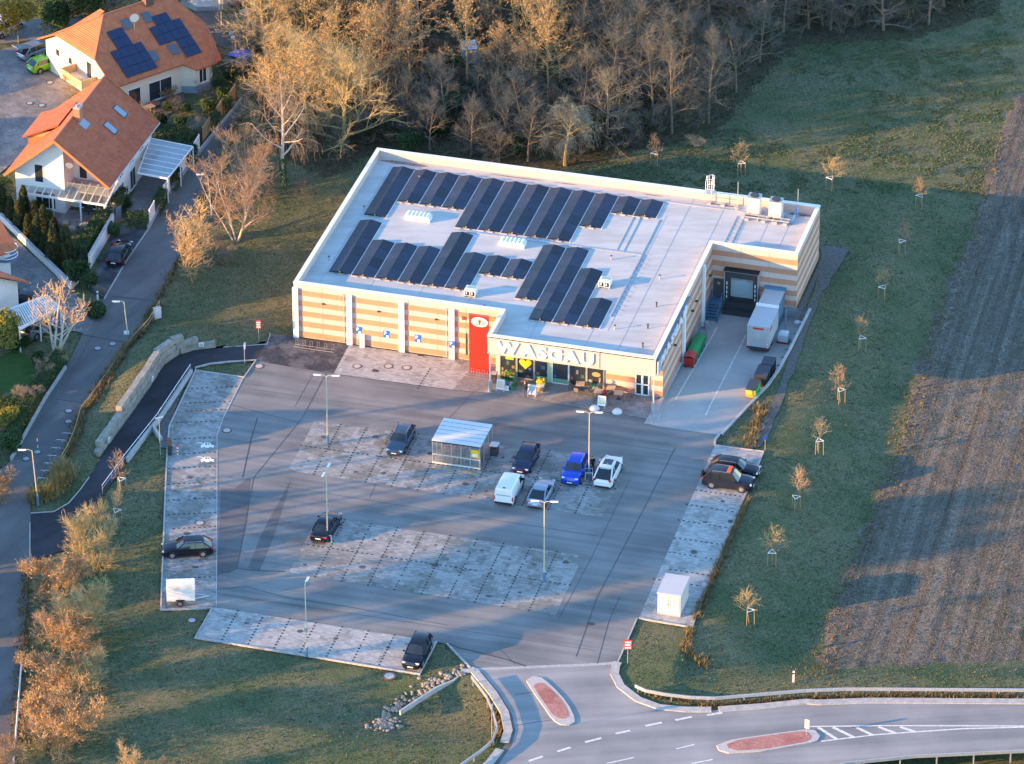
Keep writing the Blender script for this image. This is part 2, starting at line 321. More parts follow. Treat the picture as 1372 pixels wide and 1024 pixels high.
M_blade = mat('grass_blade', (.095, .125, .052), .9, (.15, .145, .075), .5)
M_straw = mat('dry_stalk', (.24, .18, .085), .95, (.16, .125, .06), .8)
M_wood_l = mat('timber', (.42, .29, .15), .8, (.34, .23, .12), 3.0)
M_tyre = mat('tyre', (.018, .018, .018), .85)
M_rim = mat('wheel_rim', (.5, .5, .52), .35, metal=.7)
M_lamp = mat('lamp_lens', (.75, .76, .78), .15, spec=.7)
M_tail = mat('tail_lens', (.5, .02, .015), .2, spec=.6)
M_plate = mat('plate_white', (.75, .75, .73), .5)
M_yel = mat('yellow_print', (.8, .5, .03), .6)
M_carglass = mat('car_glass', (.012, .016, .02), .06, spec=.9)
# ------------------------------------------------------------------ ground zones (outlines of the real surfaces)
PX = dict(
 lot=[(326,506),(343,484),(440,497),(607,523),(666,527.4),(873,562.3),(872,567.4),(964,582.5),(959.3,595.2),(957,598),(885.7,760),(856,829),(853.4,829.6),(827.7,888),(800,890.2),(634,897),(630.4,895.8),(599,863),(585,860),(284,813.5),(290,812),(291,584),(298.5,561)],
 left=[(215.4,817.7),(222.6,630),(224.6,600),(226.7,572),(262,497),(281,499.7),(326,506.3),(298.5,561),(291,584),(290,812),(284,815.6)],
 right=[(957.4,597.4),(1023,605.6),(957.8,760),(926.9,841.2),(856,829),(885.7,760)],
 bottom=[(261,855),(284,813.5),(585,860),(562.6,904)],
 plaza_p=[(446.7,501.3),(468,462),(608,482),(628,498),(652,501),(606.7,522.8)],
 plaza_d=[(343,484),(362,447),(395,452),(468,462),(446.7,501.3)],
 plaza_e=[(606.7,522.8),(628,497),(660,503),(672,500),(880,530),(884,537),(873.4,562.3),(666,527.4)],
 yard=[(881.9,569.8),(887,537),(935,440),(945,405),(1068,425),(1040.6,482),(1017.7,530),(964.4,582.5)],
 path=[(362,447),(358,461),(299,465),(260.5,469.5),(238.5,476),(220,489),(202,518),(180,549),(146.7,595),(134,615.4),(119.7,639.6),(107,657),(92,674.5),(72,686),(41,688),(40,753),(62,746),(88,736),(110,705),(139.6,662),(170.6,618),(212.8,566),(257,498),(262,494),(281,488),(308,485),(343,484)],
 road=[(634,897),(800,890.2),(827.7,888),(825,892),(823.5,904),(831.5,919.8),(854.7,937.8),(883,948),(919,951.5),(957.8,951.5),(1080,940.8),(1097,942),(1164,939.4),(1250,939.8),(1500,941.5),(1500,1000),(1372,1009),(1226,1016),(1138.6,1025),(1050,1040),(900,1075),(640,1120),(500,1180),(560,1090),(620,1050),(657,1024),(678,997),(683,978.6),(678,955),(662,927),(638.6,901)],
 street=[(352,100),(330,140),(276,250),(241.6,340),(209,404),(197,432),(174,459),(154,489),(119.6,542),(107,555),(97,587),(82,620),(41,652),(41,688),(40,753),(31,868),(18,1020),(10,1090),(-60,1090),(-60,660),(0,630),(15,617),(60,537),(95,480),(127,414),(139.5,400),(169,350),(199,307),(219,268),(271.5,200),(324,135),(340,100)],
 court=[(-40,80),(30,58),(80,50),(88,62),(104,100),(112,135),(60,180),(5,228),(-40,262)],
 drive=[(-20,285),(0,301),(97,392),(133,417),(116,448),(85,440),(30,412),(-20,370)],
 bay=[(160,303),(199,307),(169,350),(139.5,400),(117,385)],
 lawn=[(-20,490),(20,468),(45,482),(46,505),(22,545),(-20,552)],
)
ZP = {k: [Vector((p.x, p.y)) for p in A2(v)] for k, v in PX.items()}
# the delivery yard falls 1.1 m towards the dock
def yz(v): return .008-1.1*min(1, max(0, (v+2.5)/15.5))
YE = [(-7.2,44.3),(-4,45.0),(0,45.9),(3,46.55),(6,46.9),(10,47.1),(14,47.2),(18.33,47.3)]
yl = lambda v: 38.3+(37.47-38.3)*min(1, max(0, (v+7)/4.5))
vs_ = [-7.2,-4,-2.5,0,3,6,10,13,18.33]
def yr(v):
    for (a, ua), (c_, uc) in zip(YE[:-1], YE[1:]):
        if a <= v <= c_: return ua+(uc-ua)*(v-a)/(c_-a)
ZP['yard'] = [S(yl(v), v).xy for v in vs_]+[S(yr(v), v).xy for v in vs_[::-1]]
def inpoly(X, Y, poly):
    r = np.zeros(X.shape, bool); n = len(poly); j = n-1
    for i in range(n):
        xi, yi = poly[i][0], poly[i][1]; xj, yj = poly[j][0], poly[j][1]
        if yi != yj: r ^= ((yi > Y) != (yj > Y)) & (X < (xj-xi)*(Y-yi)/(yj-yi)+xi)
        j = i
    return r
_lat = np.random.RandomState(3).rand(256, 256)
def vnoise(X, Y, s):
    x = X/s+500; y = Y/s+500; i = np.floor(x).astype(int); j = np.floor(y).astype(int); fx = x-i; fy = y-j
    fx = fx*fx*(3-2*fx); fy = fy*fy*(3-2*fy); g = lambda a, b: _lat[a % 256, b % 256]
    return (g(i, j)*(1-fx)+g(i+1, j)*fx)*(1-fy)+(g(i, j+1)*(1-fx)+g(i+1, j+1)*fx)*fy
def sstep(a, b, x): t = np.clip((x-a)/(b-a), 0, 1); return t*t*(3-2*t)
FIELD = [Vector((p.x, p.y)) for p in A2([(1097,902),(1175,898),(1265,890),(1372,886),(1600,880),(1600,60),(1400,60),(1372,135),(1347,180),(1326,240),(1304,305),(1272,383),(1254,424),(1232,483),(1204,599),(1165,690),(1140,760),(1112,830)], -1.8)]
WOODS = [Vector((p.x, p.y)) for p in A2([(338,130),(352,160),(385,215),(440,238),(505,205),(700,232),(790,222),(850,205),(960,180),(1010,120),(1060,62),(1230,50),(1330,20),(1390,-80),(1390,-300),(200,-300),(250,-40)])]
WALLTOP = A2([(134,613),(146.7,595),(180,549),(202,518),(220,489),(238.5,476),(260.5,469.5),(299,465)])
WTH = [.6, 1.0, 1.2, 1.6, 1.8, 1.8, 1.7, .6]
_fd = (at(1326, 240)-at(1204, 599)); FANG = math.atan2(_fd.y, _fd.x)
RED = A2([(1150,280),(1134,345),(1108,397),(1089,442),(1067,500),(1047,552),(1030,600),(962,762),(930,845)])
RDL = A2([(850,918),(958,935),(1080,925),(1200,923),(1480,926)])
def segdist(X, Y, P):
    best = np.full(X.shape, 1e9); sg = np.zeros(X.shape)
    for a, b in zip(P[:-1], P[1:]):
        ex, ey = b.x-a.x, b.y-a.y; t = np.clip(((X-a.x)*ex+(Y-a.y)*ey)/(ex*ex+ey*ey), 0, 1); d = np.hypot(X-a.x-t*ex, Y-a.y-t*ey); s_ = (X-a.x)*ey-(Y-a.y)*ex
        m = d < best; sg = np.where(m, s_, sg); best = np.minimum(best, d)
    return best, sg
M_field = field_mat(FANG)
def drop(X, Y):
    d, s_ = segdist(X, Y, RED); d2, s2 = segdist(X, Y, RDL); far = sstep(26, 40, Y)
    return 1.8*sstep(.6, 11, d)*(s_ < 0)*sstep(.5, 8, d2)*(1-far)
def hfun(X, Y):
    z = -.07+.05*(vnoise(X, Y, 2.3)-.5)+.10*(vnoise(X, Y, 7)-.5)+.03*(vnoise(X, Y, .9)-.5)
    bc = at(575, 952); dx = (X-bc.x)/15.0; dy = (Y-bc.y)/6.0
    z -= 1.1*(1-sstep(.15, 1.0, np.sqrt(dx*dx+dy*dy)))
    best = np.full(X.shape, 1e9); hh = np.zeros(X.shape)
    for a, b, ha, hb in zip(WALLTOP[:-1], WALLTOP[1:], WTH[:-1], WTH[1:]):
        ex, ey = b.x-a.x, b.y-a.y; L2 = ex*ex+ey*ey
        t = np.clip(((X-a.x)*ex+(Y-a.y)*ey)/L2, 0, 1); qx = a.x+t*ex; qy = a.y+t*ey
        d = np.hypot(X-qx, Y-qy); side = (X-a.x)*ey-(Y-a.y)*ex
        H = (ha+t*(hb-ha)-.15)*(1-sstep(.9, 7.0, d))*sstep(.25, .6, d)*(side < 0)
        m = d < best; hh = np.where(m, H, hh); best = np.minimum(best, d)
    z += np.maximum(hh, 0)
    fm = inpoly(X, Y, FIELD)
    c_, s_ = math.cos(FANG), math.sin(FANG); cr = -X*s_+Y*c_+.8*(vnoise(X, Y, 9)-.5)
    al = X*c_+Y*s_
    fur = .022*np.sin(cr*2*math.pi/1.5)*vnoise(X, Y, 6)+.05*np.cos(cr*2*math.pi/6.5)*vnoise(X, Y, 11)+.10*(vnoise(X, Y, .8)-.5)+.08*(vnoise(X*3, Y*3, 1.1)-.5)
    z = np.where(fm, z*.4+fur+.02, z)
    return z-drop(X, Y)
def hz(x, y): return float(hfun(np.array([float(x)]), np.array([float(y)]))[0])
def atg(px, py):
    z = 0.0
    for _ in range(6): p = at(px, py, z); z = hz(p.x, p.y)
    return at(px, py, z)
paved_keys = [k for k in ZP if k != 'lawn']
BLDG = [S(0,0), S(20.9,0), S(20.9,-2), S(37.44,-2), S(37.44,18.35), S(46,18.35), S(46,28.6), S(0,28.6)]
def paved(X, Y):
    m = np.zeros(X.shape, bool)
    for k in paved_keys: m |= inpoly(X, Y, ZP[k])
    return m
gx = np.arange(-86, 86.01, .5); gy = np.arange(-96, 126.01, .5)
GX, GY = np.meshgrid(gx, gy); GZ = hfun(GX, GY)
pm = paved(GX, GY); GZ = np.where(pm, np.minimum(GZ, -.12)-.05, GZ)
VL = (GX-C0.x)*D2.x+(GY-C0.y)*D2.y; UL = (GX-C0.x)*D1.x+(GY-C0.y)*D1.y
YR = np.interp(VL, [e[0] for e in YE], [e[1] for e in YE]); inr = (VL > -7.3) & (VL < 18.9)
near = inr & (np.abs(UL-YR) < .36); sh = np.where(near, YR+.12-UL, 0); GX = GX+sh*D1.x; GY = GY+sh*D1.y; GZ = np.where(near, -.02, GZ)
GZ = np.where(inr & (UL > YR) & (UL < YR+1.0), np.maximum(GZ, -.12), GZ)
nx, ny = len(gx), len(gy)
VV = np.stack([GX.ravel(), GY.ravel(), GZ.ravel()], 1)
ii, jj = np.meshgrid(np.arange(nx-1), np.arange(ny-1)); q0 = (jj*nx+ii).ravel(); FQ = np.stack([q0, q0+1, q0+nx+1, q0+nx], 1)
cxm = GX[:-1, :-1].ravel()+.25; cym = GY[:-1, :-1].ravel()+.25
jx = cxm+1.2*(vnoise(cxm, cym, 1.3)-.5); jy = cym+1.2*(vnoise(cym, cxm, 1.3)-.5)
fmask = inpoly(jx, jy, FIELD); wmask = inpoly(jx, jy, WOODS) & ~fmask
def npmesh(name, V, F, m, kind='structure', parent=None):
    me = bpy.data.meshes.new(name); k = F.shape[1]
    us, inv = np.unique(F, return_inverse=True); V = V[us]; F = inv.reshape(F.shape)
    me.vertices.add(len(V)); me.vertices.foreach_set('co', V.astype(np.float32).ravel())
    me.loops.add(F.size); me.loops.foreach_set('vertex_index', F.astype(np.int32).ravel())
    me.polygons.add(len(F)); me.polygons.foreach_set('loop_start', np.arange(0, F.size, k, dtype=np.int32))
    me.materials.append(m); me.update(calc_edges=True); me.validate()
    o = link(name, me, parent)
    if kind: o['kind'] = kind
    return o
XL, XH, YL, YH = gx[0], gx[-1], gy[0], gy[-1]; BIG = 3000.
OV = np.array([(-BIG,-BIG,-.3),(BIG,-BIG,-.3),(BIG,YL+.4,-.3),(-BIG,YL+.4,-.3),(-BIG,YH-.4,-.3),(BIG,YH-.4,-.3),(BIG,BIG,-.3),(-BIG,BIG,-.3),(XL+.4,YL+.4,-.3),(XL+.4,YH-.4,-.3),(XH-.4,YL+.4,-.3),(XH-.4,YH-.4,-.3)])
OF = np.array([(0,1,2,3),(4,5,6,7),(3,8,9,4),(10,2,5,11)])
um = (cxm-C0.x)*D1.x+(cym-C0.y)*D1.y; vm = (cxm-C0.x)*D2.x+(cym-C0.y)*D2.y
hole = (vm > -7.0) & (vm < 18.3) & (um > 37.1+1.2*np.clip((-vm-1.5)/4.5, 0, 1)) & (um < np.interp(vm, [e[0] for e in YE], [e[1] for e in YE])+.02)
rest = ~(fmask | wmask) & ~hole
npmesh('grass_ground', np.vstack([VV, OV]), np.vstack([FQ[rest], OF+len(VV)]), M_grass)
npmesh('ploughed_field', VV, FQ[fmask], M_field)
npmesh('woodland_floor', VV, FQ[wmask], M_wood)

def sheet(key, name, m, z): return struct(MB().sheet(ZP[key], z), name, m)
sheet('lot', 'car_park_asphalt', M_asph, 0.0)
sheet('left', 'parking_bays', M_pave, .012); sheet('right', 'parking_bays', M_pave2, .012); sheet('bottom', 'parking_bays', M_pave2, .012)
rowU = [Vector((p.x, p.y)) for p in A2([(385.7,630.5),(806,693),(842,618),(421.7,564.7)])]
rowL = [Vector((p.x, p.y)) for p in A2([(386.7,767.4),(744.8,823.9),(782,745.1),(426.6,691.5)])]
struct(MB().sheet(rowU, .012), 'parking_bays', M_pave); struct(MB().sheet(rowL, .012), 'parking_bays', M_pave)
sheet('plaza_p', 'plaza_paving', M_pave2, .012); sheet('plaza_d', 'dark_plaza_paving', M_darkpave, .013); sheet('plaza_e', 'entrance_paving', M_plaza, .014)
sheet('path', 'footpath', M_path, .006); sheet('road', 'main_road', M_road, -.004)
sheet('street', 'village_street', M_street, 0.0); sheet('court', 'courtyard_paving', M_court, .004); sheet('drive', 'driveway', M_court, .006)
sheet('bay', 'kerbside_parking_bay', M_darkpave, .008); sheet('lawn', 'garden_lawn', M_lawn, -.005)
struct(MB().sheet([S(15.0,.03), S(21.2,.03), S(21.2,-5.0), S(17.2,-5.2)], .011), 'entrance_paving', M_plaza)
# gravel walk behind the delivery yard and other small ground sheets
def psheet(px, name, m, z): return struct(MB().sheet(A2(px), z), name, m)
def wobble(px, k=4, amp=2.0, seed=1):
    r = random.Random(seed); out = []
    for (a, b) in zip(px, px[1:]+px[:1]):
        for i in range(k): t = i/k; out.append((a[0]+(b[0]-a[0])*t+r.uniform(-amp, amp), a[1]+(b[1]-a[1])*t+r.uniform(-amp, amp)))
    return out
psheet(wobble([(1100,330),(1138,332),(1128,352),(1103,392),(1084,440),(1062,498),(1042,550),(1022,598),(1000,602),(1020,565),(1038,530),(1058,478),(1075,435),(1092,388),(1098,360)], 4, 2.2), 'gravel_track', M_gravel, .02)
psheet([(1070,412),(1098,352),(1104,352),(1079,410),(1068,428)], 'gravel_strip', M_gravel, .024)
psheet([(170,175),(186,137),(215,128),(245,118),(250,140),(215,160),(190,178)], 'garden_terrace', M_gravel, .02)
psheet([(45,290),(75,278),(118,285),(160,283),(150,300),(110,305),(70,300)], 'veranda_paving', M_court, .02)
psheet([(185,240),(205,185),(262,205),(235,262),(195,290),(170,283)], 'carport_paving', M_court, .02)
psheet([(-10,60),(-10,20),(60,25),(75,48),(30,56)], 'side_driveway', M_court, .016)
psheet([(95,45),(150,8),(182,-10),(215,-30),(150,-40),(105,20),(85,35)], 'garden_path', M_street, .012)
psheet([(225,45),(275,5),(300,20),(350,15),(345,-20),(410,-20),(360,45),(330,75),(290,60)], 'villa_terrace', M_gravel, .02)
# asphalt repairs and seams
sa = lambda *p: list(p)
psheet([(296,655),(314,655),(332,640),(336,642),(331,700),(318,762),(306,768),(291,768)], 'asphalt_patch', M_asph_d, .006)
psheet([(388,646),(390,644),(366,722),(348,765),(332,761),(352,712)], 'asphalt_patch', M_asph_d, .006)
seams = [([(437,500),(405,560),(340,640),(318,760)],.06),([(291,770),(318,762),(350,765),(382,766)],.12),([(905,600),(878,652),(842,722),(800,800),(772,880)],.07),([(290,790),(330,786),(380,800),(460,812),(600,838)],.06),
 ([(600,862),(615,868),(640,874),(680,884),(705,893)],.16),([(345,560),(336,590),(325,640)],.1),([(446.7,501.3),(606.7,522.8),(666,527.4),(873,562.3)],.08),([(830,800),(815,835),(800,890)],.05),([(300,540),(345,552),(400,566)],.05),([(690,931),(718,927)],.05),([(690,972),(745,964)],.05)]
seams += [([(340,522),(520,548),(700,575),(905,606)],.035),([(372,651),(560,681),(800,718)],.035),([(300,797),(470,822),(640,848),(800,872)],.035),([(420,500),(395,545)],.03),([(640,520),(600,562)],.03),([(505,645),(495,668)],.03),([(845,640),(790,752),(748,830)],.035),([(690,890),(668,868)],.03)]
b = MB()
for pts, wd in seams: b.strip(A2(pts), wd, .008, .012)
struct(b, 'tar_seams', M_tar)
b = MB()
for pts, wd in [([(85,494),(150,440),(205,404)],.06),([(107,448),(205,466)],.2),([(150,397),(212,404)],.25),([(75,535),(112,540)],.12),([(100,530),(150,470)],.05),([(170,470),(120,540)],.05),([(150,404),(112,470),(80,535)],.05)]: b.strip(A2(pts), wd, .004, .008)
struct(b, 'tar_seams', M_tar)
psheet([(72,528),(84,520),(100,524),(96,537),(80,541)], 'street_patch', M_asph_d, .006); psheet([(108,537),(118,528),(126,532),(116,543)], 'street_patch', M_asph_d, .006)
# kerbs and edge stones
def kerb(pts, name='kerb', w_=.14, h=.1, m=M_kerb): return struct(MB().strip(A2(pts), w_, -.05, h), name, m)
kerb([(215.4,817.7),(222.6,630),(224.6,600),(226.7,572),(262,497)]); kerb([(215.4,817.7),(284,815.6),(261,855),(562.6,904),(585,860)], h=.12)
kerb([(308,485),(343,483),(327,506),(281,499.7),(262,497),(262,493),(281,488),(308,485)]); kerb([(957.4,597.4),(1023,605.6),(957.8,760),(926.9,841.2),(856,829)], h=.12)
kerb([(853.4,829.6),(827.7,888)], w_=.12); kerb([(599,863),(630.4,895.8)], w_=.16); kerb([(964.4,582.5),(958,590),(957.4,597)], w_=.18, h=.15)
kerb([(41,688),(72,686),(92,674.5),(107,657),(119.7,639.6)], w_=.1, h=.06); kerb([(299,465.5),(358,461.5),(362,447)], w_=.1, h=.05)
kerb([(634,897),(800,890.2),(827.7,888)], name='channel_stones', w_=.35, h=.012); kerb([(88,494),(59.8,537),(15,617)], name='plot_kerb', w_=.2, h=.35, m=M_conc)
kerb([(324,135),(271.5,200),(219,268),(199,307)], name='plot_kerb', w_=.25, h=.4, m=M_plinth); kerb([(199,307),(169,350),(139.5,401)], w_=.15, h=.04)
kerb([(40,700),(40,753)], name='plot_kerb', w_=.1, h=.03); kerb([(291,584),(290,812)], w_=.08, h=.02); kerb([(326,506.3),(298.5,561),(291,584)], w_=.12, h=.03)
kerb([(872,567.5),(886,537),(912,486)], name='yard_kerb', w_=.3, h=.1, m=M_conc)
kerb([(827.7,888),(825,892),(823.5,904),(831.5,919.8),(854.7,937.8),(883,948),(919,951.5),(953,951.5)], name='road_kerb', w_=.75, h=.1)
kerb([(963,951),(1020,947),(1080,940.8),(1097,942),(1164,939.4),(1250,939.8),(1500,941.5)], name='road_kerb', w_=.75, h=.1)
kerb([(630,897),(636,900),(660,929),(676,955),(681,979),(676,995)], name='road_kerb', w_=.75, h=.1); kerb([(670,1005),(655,1024),(620,1050)], name='road_kerb', w_=.75, h=.1)
struct(MB().strip(A2([(642,901),(665,929),(682,957),(687,979),(682,998),(664,1024)]), .5, .0, .004), 'gutter_strip', M_asph_d)
# bay marker stones, set flush in the paving; many hundred of them
mk = MB()
def dots(p, q, step=.46, s_=.2):
    p = Vector((p[0], p[1])); q = Vector((q[0], q[1])); n = max(2, int((q-p).length/step))
    for i in range(n+1):
        if rnd.random() < .06: continue
        c = p.lerp(q, i/n); mk.box((c.x, c.y, .014), (s_, s_*.75, .02), math.atan2((q-p).y, (q-p).x))
def lerp2(a, b, t): return (a[0]+(b[0]-a[0])*t, a[1]+(b[1]-a[1])*t)
for row, n in ((rowU, 12), (rowL, 10)):
    BL, BR, TR, TL = row
    for k in range(1, n): dots(lerp2(BL, BR, k/n), lerp2(TL, TR, k/n))
    dots(lerp2(BL, TL, .5), lerp2(BR, TR, .5))
def pdots(a, b): dots(at(*a), at(*b))
for y in (520, 540, 551, 566, 588, 608, 627, 648, 669.5, 689, 708, 741, 775):
    xl = 223 if y > 600 else 224+max(0, (572-y))*.46; xr = 291 if y > 584 else 291+(584-y)*.45
    pdots((xl+3, y+1), (xr-3, y-2))
for xa, ya, xb, yb in ((952,617,1014,626),(943,637,1006,646),(932.8,656.9,998,666),(920,676,988,687),(909,697,979,708),(897,720,968,730),(890,739,960,750),(884,761,956,772),(876,776,948,787)): pdots((xa, ya), (xb, yb))
BLb, BRb, TRb, TLb = A2([(261,855),(562.6,904),(585,860),(284,813.5)])
for k in range(1, 9): dots(lerp2(BLb, BRb, k/8.6), lerp2(TLb, TRb, k/8.6))
for a, b_ in (((576,495),(560,520)),): pdots(a, b_)
tag(mk.build('bay_marker_stones', M_dot), kind='stuff')
b = MB()
for x0, y0, x1, y1 in ((582,626.5,602,630),(616,631.5,636,635.5)):
    for i in range(4):
        p = at(x0+(x1-x0)*i/3, y0+(y1-y0)*i/3); b.box((p.x, p.y, .016), (.34, .12, .02), TH)
struct(b, 'yellow_marking', mat('yellow_paint', (.85,.45,.02), .7))
r5 = random.Random(12); b = MB()
def stain(cx, cy, r):
    b.sheet([(cx+r*(.6+.6*r5.random())*math.cos(a), cy+r*.8*(.6+.6*r5.random())*math.sin(a)) for a in [2*math.pi*k/11 for k in range(11)]], .016)
for row, n in ((rowU, 12), (rowL, 10)):
    BL, BR, TR, TL = row
    for k in range(n):
        for v_ in (.2, .78):
            if r5.random() < .55: p = Vector(lerp2(lerp2(BL, BR, (k+.5)/n), lerp2(TL, TR, (k+.5)/n), v_+r5.uniform(-.08,.08))); stain(p.x+r5.uniform(-.4,.4), p.y, r5.uniform(.15,.4))
for x, y in ((255,640),(262,668),(250,715),(262,760),(330,835),(402,846),(450,856),(945,700),(930,740),(968,672),(520,868)): p = at(x, y); stain(p.x, p.y, r5.uniform(.2,.4))
struct(b, 'oil_stains', mat('oil_stain', (.085,.082,.078), .6))
# painted car pictograms on two bays
def pict(px, py):
    b = MB(); c = at(px, py); 
    for poly in ([(-.55,-.3),(.55,-.3),(.6,0),(.35,.06),(.2,.32),(-.3,.32),(-.45,.06),(-.62,0)],): b.sheet([(c.x+x*1.05, c.y+y*1.5) for x, y in poly], .02)
    b.box((c.x-.75, c.y+.45, .021), (.55, .12, .004)); b.box((c.x-.5, c.y+.25, .021), (.1, .5, .004), .4)
    h = MB()
    for x0, x1 in ((-.25,-.03),(.04,.2)): h.sheet([(c.x+x0, c.y+.08), (c.x+x1, c.y+.08), (c.x+x1*.8, c.y+.38), (c.x+x0*.9, c.y+.38)], .0245)
    for x0 in (-.33,.33): h.cyl((c.x+x0, c.y-.45, .0235), .15, .002, 10)
    o = struct(b, 'bay_pictogram', mat('fresh_white_paint', (.8,.8,.78), .7)); struct(h, 'pictogram_cutout', M_pave).parent = o
pict(278, 597); pict(278, 616)
# road markings
b = MB()
for p, q, wd in (((865,972.6),(887,968.2),.25),((905,965),(927,960.5),.25),((947.5,958.4),(968,955),.25),((784,994.5),(805.8,989),.25),((825,983),(844.4,979),.25),((813.5,1023),(849.6,1015),.14),((927,1023),(955,1017.7),.14),((906,1003.5),(930.8,997.6),.14),((708.5,1019.9),(727.2,1013.6),.25),((747,1007),(764.5,1001.4),.25)):
    b.strip(A2([p, q]), wd, .0, .006)
b.strip(A2([(1084.5,973.6),(1180,972.4),(1290,972.6),(1500,973.5)]), .16, .0, .006); b.strip(A2([(1100,993.4),(1174.7,984.4),(1290,976.5),(1372,974.4)]), .16, .0, .006)
for xa, ya, xb, yb in ((1096,974.5,1122,991),(1116,974.5,1145,988.4),(1147,974.5,1170,985.3),(1177,974,1200,982.5),(1206,974,1226,980.6)): b.strip(A2([(xa, ya), (xb, yb)]), .3, .0, .005)
struct(b, 'road_marking', M_white)
b = MB()
rows = [(S(yl(v), v, yz(v)), S(yr(v), v, yz(v))) for v in vs_]
for r0, r1 in zip(rows[:-1], rows[1:]): b.add([r0[0], r0[1], r1[1], r1[0]], [(0, 1, 2, 3)])
struct(b, 'delivery_yard', M_yard)
b = MB()
for (v0, u0), (v1, u1) in zip(YE[:-1], YE[1:]):
    b.add([S(u0,v0,.14), S(u1,v1,.14), S(u1,v1,yz(v1)-.1), S(u0,v0,yz(v0)-.1), S(u0+.25,v0,.14), S(u1+.25,v1,.14), S(u0+.25,v0,-.5), S(u1+.25,v1,-.5)], [(0,1,2,3),(0,4,5,1),(4,6,7,5)])
b.add([S(37.5,18.35,-.02), S(47.6,18.35,-.02), S(47.6,18.35,-1.3), S(37.5,18.35,-1.3)], [(0,1,2,3)]); struct(b, 'yard_edge_wall', M_conc)
struct(MB().sheet([S(37.2,-1.9), S(36.9,-7.0), S(38.36,-7.15), S(38.3,-6.6), S(37.6,-2.4), S(37.5,-1.9)], .02), 'yard_apron', M_conc)
b = MB()
def yline(u0, v0, u1, v1):
    n = 12
    for i in range(n):
        ua, va, ub, vb = u0+(u1-u0)*i/n, v0+(v1-v0)*i/n, u0+(u1-u0)*(i+1)/n, v0+(v1-v0)*(i+1)/n
        b.add([S(ua-.07,va,yz(va)+.006), S(ua+.07,va,yz(va)+.006), S(ub+.07,vb,yz(vb)+.006), S(ub-.07,vb,yz(vb)+.006)], [(0,1,2,3)])
yline(38.95, 14.4, 38.7, -3.2); yline(42.05, 13.6, 42.2, -4.0); struct(b, 'yard_marking', M_white)
# manholes
M_mh = mat('manhole_concrete', (.5,.48,.45), .8, (.38,.36,.34), 6.0); M_mr = mat('manhole_ring', (.16,.09,.07), .8)
def manhole(px, py, label, r=.48, dark=False):
    c = at(px, py); t = thing('manhole', label, 'manhole cover', (c.x, c.y, .01), 0, 'round manhole covers')
    MB().tube([(0,0,-.05),(0,0,.02)], r, 18).build('ring', M_mr if not dark else M_dark, t); MB().tube([(0,0,-.05),(0,0,.03)], r*.72, 16).build('lid', M_mh if not dark else M_plinth, t)
for a in ((304,577,'pale manhole beside the left bays near the store end'),(267.7,700.7,'pale manhole in the left parking column beside the black estate car'),(347,491,'pale manhole by the kerb nearest the dark paving'),(545,493,'right manhole of the row on the pale plaza paving'),(520.5,491,'middle manhole of the row on the pale plaza paving'),(478.5,491,'left manhole of the row on the pale plaza paving'),(257,831.5,'manhole in the grass corner below the white trailer',.42),(521.5,906,'manhole in the grass just below the bottom bays',.62)): manhole(*a)
for a in ((131,467,'left of two manholes by the street lamp with the small sign'),(151,461,'right of two manholes by the street lamp with the small sign'),(92,551,'upper of two manholes at the street bend'),(92,565,'lower of two manholes at the street bend'),(35,615,'left of two manholes near the corner street lamp'),(50,606,'right of two manholes near the corner street lamp'),(40,138.5,'left manhole of the pair on the courtyard paving'),(56,141.5,'right manhole of the pair on the courtyard paving'),(67,111,'manhole on the courtyard beside the green hatchback')): manhole(*a, r=.42, dark=True)

for px, py, lb in ((577,608,'rust brown drain grate in the upper double parking row'),(583,757.5,'rust brown drain grate on the middle line of the lower double row'),(564,476,'dark drain grate by the store wall on the pale plaza'),(503,497,'small rust drain grate on the pale plaza paving'),(980,699,'dark drain grate at the outer edge of the right bays'),(791,836,'dark drain grate in the exit lane')):
    c = at(px, py); t = thing('drain_grate', lb, 'drain', (c.x, c.y, .012), TH); MB().b2((-.32,-.22,-.05), (.32,.22,.012)).build('frame', M_mr, t)
    for k in range(5): MB().b2((-.27+k*.115,-.18,.012), (-.2+k*.115,.18,.022)).build('bar', M_dark, t)
# ------------------------------------------------------------------ grass tufts, clods and litter (nobody could count them)
rs = np.random.RandomState(11)
def tufts(name, X, Y, Z, m, hgt, wid, nb=3, lean=.6, kind='stuff'):
    n = len(X); V = []; F = []
    ang = rs.rand(n, nb)*2*np.pi; hh = hgt*(.6+.8*rs.rand(n, nb)); ww = wid*(.6+.8*rs.rand(n, nb)); ln = lean*rs.rand(n, nb)
    ox = (rs.rand(n, nb)-.5)*wid*2; oy = (rs.rand(n, nb)-.5)*wid*2
    cx_, sy_ = np.cos(ang), np.sin(ang); bx = X[:, None]+ox; by = Y[:, None]+oy
    P0 = np.stack([bx-cx_*ww, by-sy_*ww, np.broadcast_to(Z[:, None]-.02, bx.shape)], -1); P1 = np.stack([bx+cx_*ww, by+sy_*ww, np.broadcast_to(Z[:, None]-.02, bx.shape)], -1)
    P2 = np.stack([bx-sy_*hh*ln, by+cx_*hh*ln, Z[:, None]+hh], -1)
    V = np.stack([P0, P1, P2], 2).reshape(-1, 3); F = np.arange(len(V)).reshape(-1, 3)
    return npmesh(name, V, F, m, kind)
def scatter(n, x0, x1, y0, y1): return rs.rand(n)*(x1-x0)+x0, rs.rand(n)*(y1-y0)+y0
X, Y = scatter(150000, -62, 62, -70, 92)
blk = paved(X, Y) | inpoly(X, Y, BLDG) | inpoly(X, Y, ZP['lawn']); fm = inpoly(X, Y, FIELD); wm = inpoly(X, Y, WOODS)
dens = vnoise(X, Y, 5)*.6+vnoise(X, Y, 1.4)*.5
